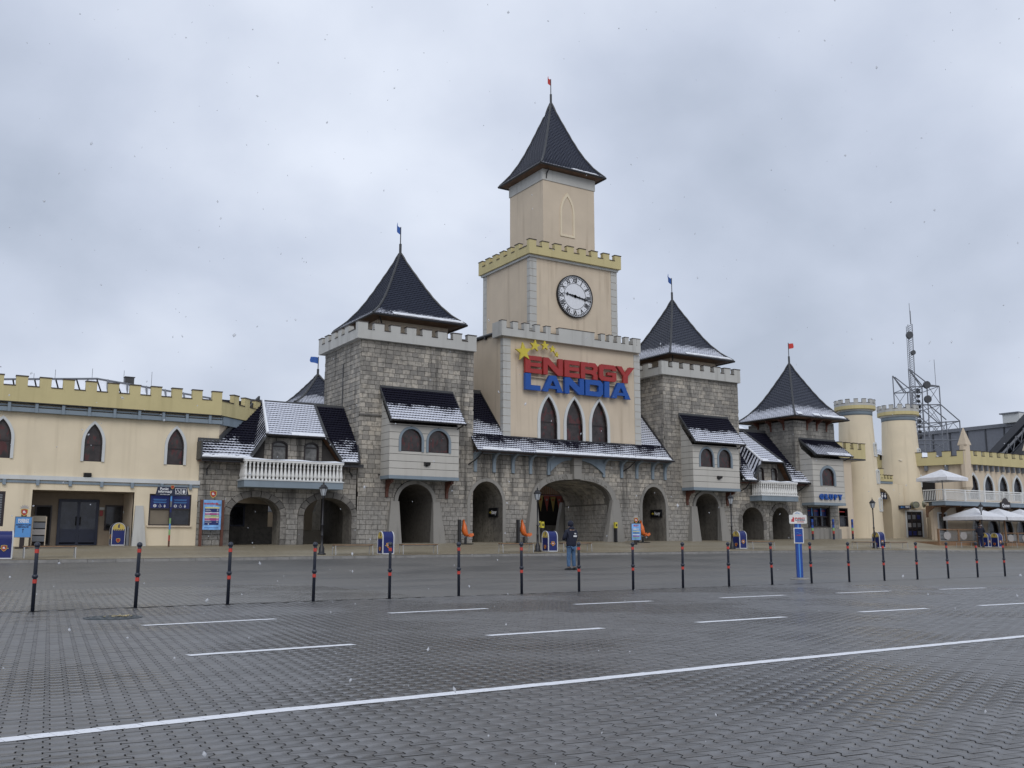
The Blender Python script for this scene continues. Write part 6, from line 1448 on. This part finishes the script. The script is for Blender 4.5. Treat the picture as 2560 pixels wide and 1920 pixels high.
def crest(t, F, u, v, w, s, txt=True, name='crest'):
    P = [(u - .5 * s, v + .45 * s), (u, v + .55 * s), (u + .5 * s, v + .45 * s), (u + .5 * s, v - .1 * s), (u + .3 * s, v - .42 * s), (u, v - .62 * s), (u - .3 * s, v - .42 * s), (u - .5 * s, v - .1 * s)]
    c = M().plate(F, [P], w, w + .02).build(name, 'shield_red', t); M().plate(F, [P, [(u + (a - u) * .84, v + (b - v) * .84) for a, b in P]], w + .02, w + .028).build('crest_rim', 'bin_yellow', t)
    if txt: put_text('crest_letters', 'EL', .42 * s, F, u, v + .02 * s, w + .02, 'text_white', t, .004, .006)
def crown(t, F, u, v, w, s):
    P = [(u - .5 * s, v)] 
    for k in range(7): a = math.pi - k * math.pi / 6; r0, r1 = .46 * s, .72 * s; P += [(u + r0 * math.cos(a + .26 * 0), v + r0 * .9 * math.sin(a)) if k == 0 else (u + r0 * math.cos(a + .26), v + r0 * .9 * math.sin(a + .26)), (u + r1 * math.cos(a), v + .05 * s + r1 * .8 * math.sin(a))]
    P += [(u + .5 * s, v)]; M().plate(F, [P], w, w + .018).build('crown', 'crown_grey', t)
def bin_():
    t = thing('litter_bin', '', 'litter bin'); hx, hy, H0 = .27, .28, .74
    arch = lambda k, n=12: [(-hy * k, .04)] + [(-hy * k * math.cos(math.pi * i / n), H0 + hy * k * math.sin(math.pi * i / n)) for i in range(n + 1)] + [(hy * k, .04)]
    for s in (-1, 1):
        Fe = Fr((s * hx, 0, 0), (0, s))
        M().plate(Fe, [[(-hy * .96, .05), (hy * .96, .05), (hy * .96, H0 - .06), (-hy * .96, H0 - .06)]], -.03, -.005).build('end_panel', 'bin_blue', t)
        M().plate(Fe, [[(hy * .95 * math.cos(math.pi * i / 12), H0 + hy * .95 * math.sin(math.pi * i / 12)) for i in range(13)] + [(-hy * .95, H0 - .06), (hy * .95, H0 - .06)]], -.03, 0).build('end_dome', 'bin_yellow', t)
        m = M()
        for k in range(6): a = -hy * .9 + k * .092; m.plate(Fe, [[(a, H0 - .06), (a + .045, H0 - .06), (a + .075, H0), (a + .03, H0)]], 0, .004)
        m.plate(Fe, [[(-.03, H0 + .06), (.04, H0 + .05), (.03, H0 + .15), (.055, H0 + .19), (0, H0 + .22), (-.03, H0 + .18)]], 0, .004); m.build('stripes', 'text_dark', t)
        M().ring(Fe, arch(1.04), arch(.94), -.03, .02).build('edge', 'bin_edge', t); crest(t, Fe, 0, .24, -.004, .17, False)
    F1 = Fr((0, 0, 0), (1, 0)); m = M(); A = arch(.97); n = len(A)
    vs = [(x, a, b) for x in (-hx + .02, hx - .02) for a, b in A]; m.add(vs, [(i, i + 1, n + i + 1, n + i) for i in range(n - 1)]); m.build('body', 'bin_blue', t, False)
    crest(t, Fr((0, -hy * .97, 0)), 0, .40, 0, .20, True); M().fbox(Fr((0, -hy * .97, 0)), -.15, .15, .375, .40, -.005, .012).build('ribbon', 'bin_yellow', t)
    crest(t, Fr((0, hy * .97, 0), (-1, 0)), 0, .40, 0, .20, False); M().box(-hx - .01, hx + .01, -hy - .01, hy + .01, 0, .05).build('base', 'bin_edge', t); return t
k0 = bin_()
for i, (x, y, rz, lb) in enumerate(((3.05, 39.9, 0, 'blue arched litter bin cut off by the left picture edge'), (18.37, 40.2, 0, 'blue and yellow arched litter bin in front of the left gate tower'), (27.36, 40.3, 0, 'blue and yellow arched litter bin beside the lamp at the big arch'), (40.67, 40.5, 0, 'blue and yellow arched litter bin right of the third street lamp'), (53.1, 40.6, 0, 'blue and yellow arched litter bin before the round tower gateway'), (66.9, 41.1, 0, 'blue and yellow litter bin in front of the parasols, right of the dark figure'), (8.12, 46.8, 1.571, 'blue bin with yellow arched end inside the entrance recess'), (65.7, 41.2, 0.2, 'dark blue bin behind the dark figure near the right lamp post'))):
    o = k0 if i == 0 else copy_thing(k0, (0, 0, 0), 0, '')
    o.location = (x, y, walk_z(x, y) - .005); o.rotation_euler = (0, 0, rz); o['label'] = lb; o['group'] = 'arched litter bins'
def bench():
    t = thing('bench', '', 'bench'); M().box(-.90, .90, -.19, -.02, .415, .455).build('plank', 'oak_wood', t); M().box(-.90, .90, .02, .19, .415, .455).build('plank', 'oak_wood', t)
    for s in (-.87, .87): M().tube([(s, -.21, 0), (s, -.17, .40), (s, .17, .40), (s, .21, 0)], .02, 5).build('leg', 'steel', t)
    M().tube([(-.87, 0, .385), (.87, 0, .385)], .015, 5).build('rail', 'steel', t); return t
n0 = bench()
for i, (x, lb) in enumerate(((4.62, 'thin bench on the pavement before the recessed doors at the left'), (16.75, 'thin bench between the first lamp post and the blue bin'), (19.97, 'thin bench right of the bin before the left gate tower'), (25.25, 'thin bench left of the lamp at the big arch'), (28.80, 'thin bench behind the standing man'), (41.98, 'thin bench right of the bin near the right arcade'), (51.0, 'thin bench left of the fourth lamp post'), (54.2, 'thin bench right of the bin before the round towers'), (62.94, 'thin bench left of the dark figure near the parasols'), (67.9, 'thin bench near the right picture edge'))):
    o = n0 if i == 0 else copy_thing(n0, (0, 0, 0), 0, ''); y = 40.1 if i < 8 else 40.9
    o.location = (x, y, walk_z(x, y) - .01); o['label'] = lb; o['group'] = 'benches along the kerb'
# price board on two brown posts
t = thing('price_board', 'colourful price list board on two brown posts with red crest at the left stone wall', 'board', (11.95, 45.5, .95)); Fp = FY(45.45)
for x in (11.47, 12.44): M().box(x - .06, x + .06, 45.4, 45.52, .7, 3.03).build('post', 'brown_wood', t)
M().fbox(Fp, 11.53, 12.38, 1.66, 3.02, -.04, .0).build('panel', 'sky_poster', t)
for k, (z0, z1, mt) in enumerate(((2.64, 2.70, 'poster_yellow'), (2.46, 2.63, 'poster_navy'), (2.43, 2.45, 'text_white'), (2.34, 2.42, 'poster_magenta'), (2.27, 2.33, 'poster_green'), (2.20, 2.26, 'poster_yellow'), (2.08, 2.19, 'poster_magenta'), (1.88, 2.07, 'poster_navy'), (1.74, 1.76, 'poster_navy'))): M().fbox(Fp, 11.63, 12.28, z0, z1, 0, .006).build('price_row', mt, t)
m = M(); 
for k in range(9): z = 2.60 - .075 * k; m.fbox(Fp, 11.65, 11.85 + .05 * (k % 3), z, z + .015, .007, .01); m.fbox(Fp, 12.17, 12.24, z, z + .02, .007, .01)
m.build('price_text', 'text_white', t); put_text('heading', 'energylandia', .13, Fp, 11.90, 2.86, .003, 'text_red', t, .003, .004); M().plate(Fp, [[(12.1, 2.78), (12.2, 2.9), (12.25, 2.82), (12.32, 2.86), (12.34, 2.76)]], 0, .008).build('picture', 'steel_grey', t)
crest(t, Fp, 11.97, 3.30, -.02, .30)
# information finger sign
t = thing('information_sign', 'black overhead sign reading Punkt informacji on a patterned post', 'sign', (10.04, 45.2, .93)); Fp = FY(45.15)
P = [(9.36, 3.16), (10.74, 3.16), (10.78, 3.22), (10.70, 3.56), (9.42, 3.56), (9.34, 3.22)]
M().plate(Fp, [P], -.04, 0).build('panel', 'navy', t); put_text('lettering', 'Punkt', .16, Fp, 9.70, 3.46, .001, 'text_white', t, .003, .004); put_text('lettering', 'informacji', .15, Fp, 9.74, 3.34, .001, 'text_white', t, .003, .004); put_text('lettering', 'information point', .06, Fp, 9.74, 3.22, .001, 'text_white', t, .003, .001)
for u in (10.30, 10.56):
    M().plate(Fp, [rect(u - .115, u + .115, 3.24, 3.50), rect(u - .10, u + .10, 3.255, 3.485)], 0, .008).build('pictogram_frame', 'text_white', t)
wheelchair(Fp, 10.30, 3.36, .22, .01, 'text_white', t, 'pictogram'); m = M(); m.ball(Fp(10.56, 3.455, .005), .02, 8, 4); m.plate(Fp, [[(10.52, 3.42), (10.60, 3.42), (10.62, 3.35), (10.58, 3.27), (10.54, 3.27), (10.50, 3.35)]], .0, .01); m.build('pictogram', 'text_white', t)
crest(t, Fp, 10.05, 3.55, .0, .15, False)
for k, mt in enumerate(('brown_wood', 'shield_red', 'poster_green', 'poster_blue', 'poster_green', 'navy', 'poster_navy', 'steel_grey', 'poster_blue')): M().lathe([(.04, .9 + k * .252), (.04, 1.155 + k * .252)], (10.04, 45.2, 0), 8).build('post', mt, t)
# small free-standing signs with crest and crown
def foot_sign(name, label, x, y, z, w_, z0, z1, lines, mt, s=1):
    t = thing(name, label, 'sign', (x, y, z)); Fp = FY(y)
    M().fbox(Fp, x - w_ / 2, x + w_ / 2, z0, z1, -.05, 0).build('panel', mt, t); M().plate(Fp, [rect(x - w_ / 2 - .02, x + w_ / 2 + .02, z0 - .02, z1 + .02), rect(x - w_ / 2, x + w_ / 2, z0, z1)], -.06, .015).build('frame', 'steel_grey', t)
    M().box(x - .09, x + .09, y + .02, y + .08, z, z0 - .02).build('stand', 'frame_dark', t); M().box(x - .25, x + .25, y - .12, y + .22, z - .01, z + .03).build('foot', 'frame_dark', t)
    for u, v, tx, sz, c in lines: put_text('lettering', tx, sz, Fp, x + u, v, .001, c, t, .002, .004)
    M().box(x - .1, x + .1, y + .0, y + .05, z1 + .02, z1 + .2).build('crest_stand', 'frame_dark', t); crest(t, Fp, x, z1 + .20, .0, .27); crown(t, Fp, x, z1 + .34, .0, .28); return t, Fp
t, Fp = foot_sign('accreditation_sign', 'blue standing sign with an upward arrow and red crest left of the recessed doors', 4.08, 44.7, .86, .60, 1.30, 2.12, ((0, 2.0, 'ENERGY', .11, 'text_white'), (0, 1.92, 'LANDIA', .11, 'text_white'), (0, 1.80, 'AKREDYTACJE', .085, 'text_dark'), (0, 1.71, 'MEDIALNE', .085, 'text_dark')), 'poster_blue')
M().plate(Fp, [[(4.07, 1.48), (4.09, 1.48), (4.09, 1.59), (4.12, 1.59), (4.08, 1.66), (4.04, 1.59), (4.07, 1.59)]], 0, .006).build('arrow', 'text_dark', t)
t, Fp = foot_sign('ticket_sign', 'pale blue poster sign on a foot with crest right of the big arch', 35.52, 43.5, .80, .66, 1.22, 2.14, ((0, 2.02, 'BILETY', .12, 'text_red'), (0, 1.82, 'ENERGY', .11, 'text_white')), 'sky_poster')
for k in range(5): M().fbox(Fp, 35.27, 35.77, 1.32 + k * .09, 1.36 + k * .09, 0, .006).build('poster_line', ('poster_green', 'poster_magenta', 'text_white', 'poster_navy', 'poster_yellow')[k], t)
# kasy signs
for x, y0, y1, z0, z1, lb in ((28.02, 46.4, 47.35, 2.50, 3.00, 'black kasy arrow sign inside the left side arch'), (39.88, 46.25, 47.3, 2.62, 3.10, 'black kasy arrow sign inside the right side arch')):
    t = thing('arrow_sign', lb, 'sign', (x, y0, z0), 'kasy arrow signs in the side arches'); Fs = FL(x); M().fbox(Fs, -y1, -y0, z0, z1, -.02, .06).build('panel', 'black', t); put_text('lettering', 'kasy', .30, Fs, -(y0 + y1) / 2 + .12, (z0 + z1) / 2, .06, 'text_white', t, .004, .006)
    u = -y1 + .1; v = (z0 + z1) / 2; M().plate(Fs, [[(u, v), (u + .12, v + .08), (u + .12, v + .03), (u + .22, v + .03), (u + .22, v - .03), (u + .12, v - .03), (u + .12, v - .08)]], .06, .068).build('arrow', 'star_yellow', t)
# orange ride seats on black backboards
def seat():
    t = thing('ride_seat', '', 'ride seat'); M().box(-.36, .46, -.30, .30, 0, .035).build('base_plate', 'black', t); M().box(-.30, -.17, -.13, .13, .035, 1.28).build('back_post', 'black', t)
    m = M(); sec = [((-.02, 1.27), .09, .05), ((.0, 1.12), .10, .07), ((.02, 1.0), .13, .10), ((.03, .88), .20, .14), ((.04, .72), .23, .16), ((.08, .58), .22, .15), ((.14, .48), .20, .12), ((.22, .42), .18, .08)]; n = 10; vs = []
    for (x_, z_), wy, wx in sec:
        for k in range(n): a = 2 * math.pi * k / n; vs.append((x_ + wx * math.cos(a), wy * math.sin(a), z_ + .04 * math.cos(a)))
    m.add(vs, [(i * n + k, i * n + (k + 1) % n, (i + 1) * n + (k + 1) % n, (i + 1) * n + k) for i in range(len(sec) - 1) for k in range(n)] + [tuple(range(n)), tuple((len(sec) - 1) * n + k for k in range(n))]); m.build('seat_shell', 'orange', t, True)
    for s in (-1, 1):
        M().hull([Vector((.10, s * .14, .52)), Vector((.36, s * .16, .36)), Vector((.50, s * .18, .46)), Vector((.46, s * .16, .58)), Vector((.30, s * .15, .50))], [Vector((.10, s * .22, .52)), Vector((.36, s * .25, .36)), Vector((.50, s * .26, .46)), Vector((.46, s * .24, .58)), Vector((.30, s * .23, .50))]).build('leg_rest', 'orange', t)
    M().box(-.20, .2, -.06, .06, .34, .42).build('seat_arm', 'steel_grey', t); M().ball((.34, 0, .30), .055).build('knob', 'bin_edge', t); M().box(.05, .15, -.06, .06, .035, .36).build('support', 'black', t); return t
s0 = seat()
for i, (x, y, lb) in enumerate(((25.05, 45.0, 'orange ride seat on black stand left of the left side arch'), (28.72, 45.0, 'orange ride seat on black stand between the left side arch and the big arch'), (37.12, 45.0, 'orange ride seat partly hidden behind the ticket sign'))):
    o = s0 if i == 0 else copy_thing(s0, (0, 0, 0), 0, ''); o.location = (x, y, walk_z(x, y)); o.rotation_euler = (0, 0, -.25); o['label'] = lb; o['group'] = 'orange ride seats by the wall'
for x, y, lb in ((30.25, 45.3, 'black post with yellow head at the left leg of the big arch'), (35.45, 45.3, 'black post with yellow head at the right leg of the big arch'), (30.9, 46.6, 'second black post with yellow head just inside the big arch')):
    z = walk_z(x, y); t = thing('marker_post', lb, 'post', (x, y, z), 'yellow headed marker posts'); M().box(x - .07, x + .07, y - .07, y + .07, z, z + .82).build('post', 'black', t); M().box(x - .085, x + .085, y - .08, y + .08, z + .82, z + 1.16).build('head', 'yellow_post', t); M().box(x - .04, x + .04, y - .10, y - .08, z + .92, z + 1.06).build('display', 'black', t)
# patterned columns in front of the ticket windows at the right
for x, lb in ((52.62, 'patterned red and blue column left of the groups ticket window'), (54.75, 'patterned red and blue column right of the groups ticket window'), (56.75, 'patterned column before the small ticket window')):
    z = walk_z(x, 45.5); t = thing('queue_post', lb, 'post', (x, 45.5, z), 'patterned posts before the ticket windows')
    for k, mt in enumerate(('navy', 'frame_dark', 'shield_red', 'poster_green', 'bus_blue', 'poster_navy', 'bus_blue')): M().box(x - .08, x + .08, 45.47, 45.53, z + k * .2, z + k * .2 + .198).build('band', mt, t)
# brochure rack in the recess
t = thing('brochure_rack', 'pale brochure rack with photos inside the entrance recess', 'rack', (4.95, 47.2, .95)); Fp = FY(46.95)
for u in (4.62, 5.16): M().fbox(Fp, u, u + .04, .95, 2.2, -.05, 0).build('upright', 'cream', t)
for k in range(4): M().fbox(Fp, 4.66, 5.16, 1.12 + k * .29, 1.36 + k * .29, -.04, .0).build('brochure', ('steel_grey', 'crown_grey', 'steel_grey', 'sandbox')[k], t)
t = thing('folded_board', 'narrow grey folded board leaning inside the recess right of the bin', 'board', (8.5, 46.6, .95)); M().hull([Vector((8.44, 46.4, .94)), Vector((8.56, 46.4, .94)), Vector((8.56, 46.55, 1.8)), Vector((8.47, 46.55, 1.8))], [Vector((8.44, 46.9, .94)), Vector((8.56, 46.9, .94)), Vector((8.56, 46.75, 1.8)), Vector((8.47, 46.75, 1.8))]).build('panel', 'steel_grey', t)
# bus stop sign
t = thing('bus_stop_sign', 'blue bus stop post with white domed sign and framed timetable, on a round base', 'sign', (22.6, 20.1, 0)); U = (.8485, -.529); Fb2 = Fr((22.6, 20.1, 0), U)
M().lathe([(.28, 0), (.28, .03), (.24, .055)], (22.6, 20.1, 0), 24).build('base', 'concrete', t); M().lathe([(.20, .055), (.20, .065)], (22.6, 20.1, 0), 24).build('base_plate', 'steel_grey', t)
M().fbox(Fb2, -.085, .085, .06, 1.70, -.05, .05).build('post', 'bus_blue', t); M().fbox(Fb2, -.018, .018, .06, 1.70, .05, .056).build('post_groove', 'poster_blue', t)
P = [(-.24, 1.62), (-.26, 1.64), (-.26, 1.86), (-.24, 1.88), (-.15, 1.88)] + [(.15 * math.cos(math.pi - k * math.pi / 10), 1.88 + .105 * math.sin(math.pi - k * math.pi / 10)) for k in range(1, 10)] + [(.15, 1.88), (.24, 1.88), (.26, 1.86), (.26, 1.64), (.24, 1.62)]
P = [(a, b + .02) for a, b in P]; M().plate(Fb2, [P], .052, .08).build('sign_head', 'plastic_white', t)
put_text('lettering', 'ENERGY', .062, Fb2, .06, 1.795, .081, 'text_red', t, .0015, .002, xs=1.3); put_text('lettering', 'LANDIA', .062, Fb2, .06, 1.745, .081, 'text_dark', t, .0015, .002, xs=1.3); put_text('lettering', 'EXPRESS', .045, Fb2, .07, 1.69, .081, 'text_red', t, .0015, .001, xs=1.2)
M().plate(Fb2, [[(-.20, 1.70), (-.13, 1.70), (-.12, 1.76), (-.10, 1.80), (-.13, 1.86), (-.17, 1.83), (-.16, 1.77), (-.19, 1.76)]], .08, .084).build('dog_emblem', 'text_red', t) if 0 else M().plate(Fb2, [[(-.21, 1.70), (-.12, 1.69), (-.11, 1.80), (-.15, 1.85), (-.17, 1.78), (-.20, 1.77)]], .08, .084).build('emblem', 'text_red', t)
M().tube([Fb2(-.02 + .07 * math.cos(q * .35), 1.90 + .06 * math.sin(q * .35), .084) for q in range(1, 8)], .008, 4).build('rainbow_arc', 'poster_blue', t)
M().fbox(Fb2, -.145, .145, 1.06, 1.52, .052, .075).build('timetable_frame', 'plastic_white', t); M().fbox(Fb2, -.12, .12, 1.085, 1.495, .075, .079).build('timetable', 'bus_blue', t); put_text('lettering', 'rozkład', .05, Fb2, 0, 1.30, .08, 'text_red', t, .001, .001); M().tube([Fb2(-.06 + .02 * q, 1.36 + .02 * math.sin(q), .082) for q in range(7)], .006, 4).build('emblem', 'poster_blue', t)

# ================= people
def skin(name, J, E, mat, parent, lv=2, root=0):
    me = bpy.data.meshes.new(name); off = off_of(parent) * 0; me.from_pydata([p for p, r_ in J], E, []); me.materials.append(MAT[mat]); o = link(name, me, parent)
    md = o.modifiers.new('skin', 'SKIN'); md.use_smooth_shade = True
    for i, (p, r_) in enumerate(J): me.skin_vertices[0].data[i].radius = r_ if isinstance(r_, tuple) else (r_, r_)
    me.skin_vertices[0].data[root].use_root = True
    s_ = o.modifiers.new('sub', 'SUBSURF'); s_.levels = lv; s_.render_levels = lv; return o
def person(label, loc, rz, jm='jacket', lm='jeans', seated=False, txt=False, h=1.0, hat=True):
    t = thing('person', label, 'person', (0, 0, 0))
    sk = [((0, 0, .95), (.13, .09)), ((0, 0, 1.15), (.13, .09)), ((0, .01, 1.38), (.17, .10)), ((0, .02, 1.50), .06), ((0, .035, 1.60), (.072, .085)), ((0, .04, 1.70), (.075, .09)), ((.19, .0, 1.42), .055), ((.25, .08, 1.16), .04), ((.13, .30, 1.14), .032), ((-.19, .0, 1.42), .055), ((-.25, .08, 1.16), .04), ((-.13, .30, 1.14), .032),
          ((.09, 0, .88), .08), ((.12, .02, .48), .055), ((.13, 0, .08), .04), ((-.09, 0, .88), .08), ((-.12, .02, .48), .055), ((-.13, 0, .08), .04)]
    skin('body', sk, [(0, 1), (1, 2), (2, 3), (3, 4), (4, 5), (2, 6), (6, 7), (7, 8), (2, 9), (9, 10), (10, 11), (0, 12), (12, 13), (13, 14), (0, 15), (15, 16), (16, 17)], 'skin', t)
    jk = [((0, 0, .78), (.235, .17)), ((0, -.005, 1.02), (.225, .17)), ((0, 0, 1.24), (.235, .175)), ((0, .005, 1.42), (.20, .14)), ((0, .02, 1.53), (.09, .09)), ((.215, .0, 1.41), (.085, .085)), ((.30, .05, 1.16), (.078, .078)), ((.17, .25, 1.12), (.06, .06)), ((-.215, .0, 1.41), (.085, .085)), ((-.30, .05, 1.16), (.078, .078)), ((-.17, .25, 1.12), (.06, .06))]
    skin('jacket', jk, [(0, 1), (1, 2), (2, 3), (3, 4), (3, 5), (5, 6), (6, 7), (3, 8), (8, 9), (9, 10)], jm, t, root=2)
    M().ball((0, -.02, 1.52), .115, 12, 8, (1.1, .9, .62)).build('hood', jm, t, True)
    jn = [((0, 0, .88), (.15, .11)), ((.10, 0, .80), (.095, .10)), ((.125, .015, .46), (.075, .08)), ((.135, 0, .10), (.068, .072)), ((-.10, 0, .80), (.095, .10)), ((-.125, .015, .46), (.075, .08)), ((-.135, 0, .10), (.068, .072))]
    skin('jeans', jn, [(0, 1), (1, 2), (2, 3), (0, 4), (4, 5), (5, 6)], lm, t)
    for s in (-1, 1): M().hull([Vector((s * .135 - .05, -.10, 0)), Vector((s * .135 + .05, -.10, 0)), Vector((s * .16 + .05, .17, 0)), Vector((s * .16 - .05, .17, 0))], [Vector((s * .135 - .04, -.09, .10)), Vector((s * .135 + .04, -.09, .10)), Vector((s * .16 + .035, .14, .055)), Vector((s * .16 - .035, .14, .055))]).build('shoe', 'black', t)
    if hat: M().ball((0, .025, 1.685), .112, 14, 8, (1, 1.05, 1.12)).build('beanie', jm, t, True)
    else: M().ball((0, .025, 1.70), .10, 14, 8, (1, 1.1, 1.1)).build('hair', 'hair', t, True)
    m = M(); m.ball((0, .135, 1.63), .016, 6, 4); m.build('nose', 'skin', t)
    for s in (-1, 1):
        M().ball((s * .03, .118, 1.665), .011, 6, 4).build('eye', 'black', t); M().ball((s * .082, .03, 1.635), .02, 6, 4, (.5, 1, 1.4)).build('ear', 'skin', t)
        m = M(); b = Vector((s * .13, .30, 1.14)); m.ball(b + Vector((0, .03, 0)), .04, 8, 5, (.6, 1.1, .9))
        for k in range(4): m.tube([b + Vector((-s * .01, .05, .03 - .02 * k)), b + Vector((-s * .035, .085, .03 - .02 * k)), b + Vector((-s * .065, .08, .03 - .02 * k))], [.011, .010, .008], 5)
        m.tube([b + Vector((0, .02, .035)), b + Vector((-s * .03, .045, .055))], [.012, .009], 5); m.build('hand', 'skin', t, True)
    if txt:
        Fk = Fr((0, -.185, 0)); put_text('jacket_print', 'TM', .07, Fk, .03, 1.32, 0, 'text_white', t, .003, .003); put_text('jacket_print', 'TERMO', .065, Fk, .03, 1.245, 0, 'text_white', t, .003, .003) if 0 else M().fbox(Fk, -.05, .11, 1.205, 1.265, 0, .004).build('jacket_print', 'text_white', t)
    t.location = loc; t.rotation_euler = (0, 0, rz); t.scale = (h, h, h); return t
person('person in dark hooded jacket and blue jeans standing on the square with back turned', (22.2, 31.2, road_z(22.2, 31.2)), .12, txt=True, h=1.06)
person('dark clothed person standing by the bins near the parasols', (64.9, 41.05, walk_z(64.9, 41.05)), -1.3, lm='navy', h=.95, hat=False)
for x, lb, rz in ((9.45, 'clerk with dark hair behind the left half of the information window', .3), (9.98, 'clerk in pale clothing bending behind the middle of the information window', -.5)):
    pass
# ================= falling snow
fl = M(); r = random.Random(99)
for k in range(620):
    d = r.uniform(2.2, 26) ** 1.0; u = r.uniform(-.6, .6); v = r.uniform(-.30, .62)
    p = CAM + VIEW * d + RGT * (u * d) + Vector((0, 0, v * d + 0)); 
    if p.z < .08 or p.y > 39: continue
    s = r.uniform(.0016, .0042) * (1 + d * .12) * (1.5 if r.random() < .06 else 1); e_ = r.uniform(.8, 1.9); t_ = Vector((r.uniform(-.4, .4), r.uniform(-.4, .4), 1)).normalized() * s * e_
    q = [p + t_, p - t_, p + Vector((s, 0, 0)), p - Vector((s, 0, 0)), p + Vector((0, s, 0)), p - Vector((0, s, 0))]
    fl.add(q, [(0, 2, 4), (0, 4, 3), (0, 3, 5), (0, 5, 2), (1, 4, 2), (1, 3, 4), (1, 5, 3), (1, 2, 5)])
so = fl.build('snowflakes', 'snowflake', None, True, kind='stuff'); so['label'] = 'snowflakes drifting down over the whole square'
# flat orientation tidy: drop empty helper things
for o in list(bpy.data.objects):
    if o.type == 'EMPTY' and o.parent is None and o.name not in kids and not any(c.parent == o for c in bpy.data.objects): bpy.data.objects.remove(o)
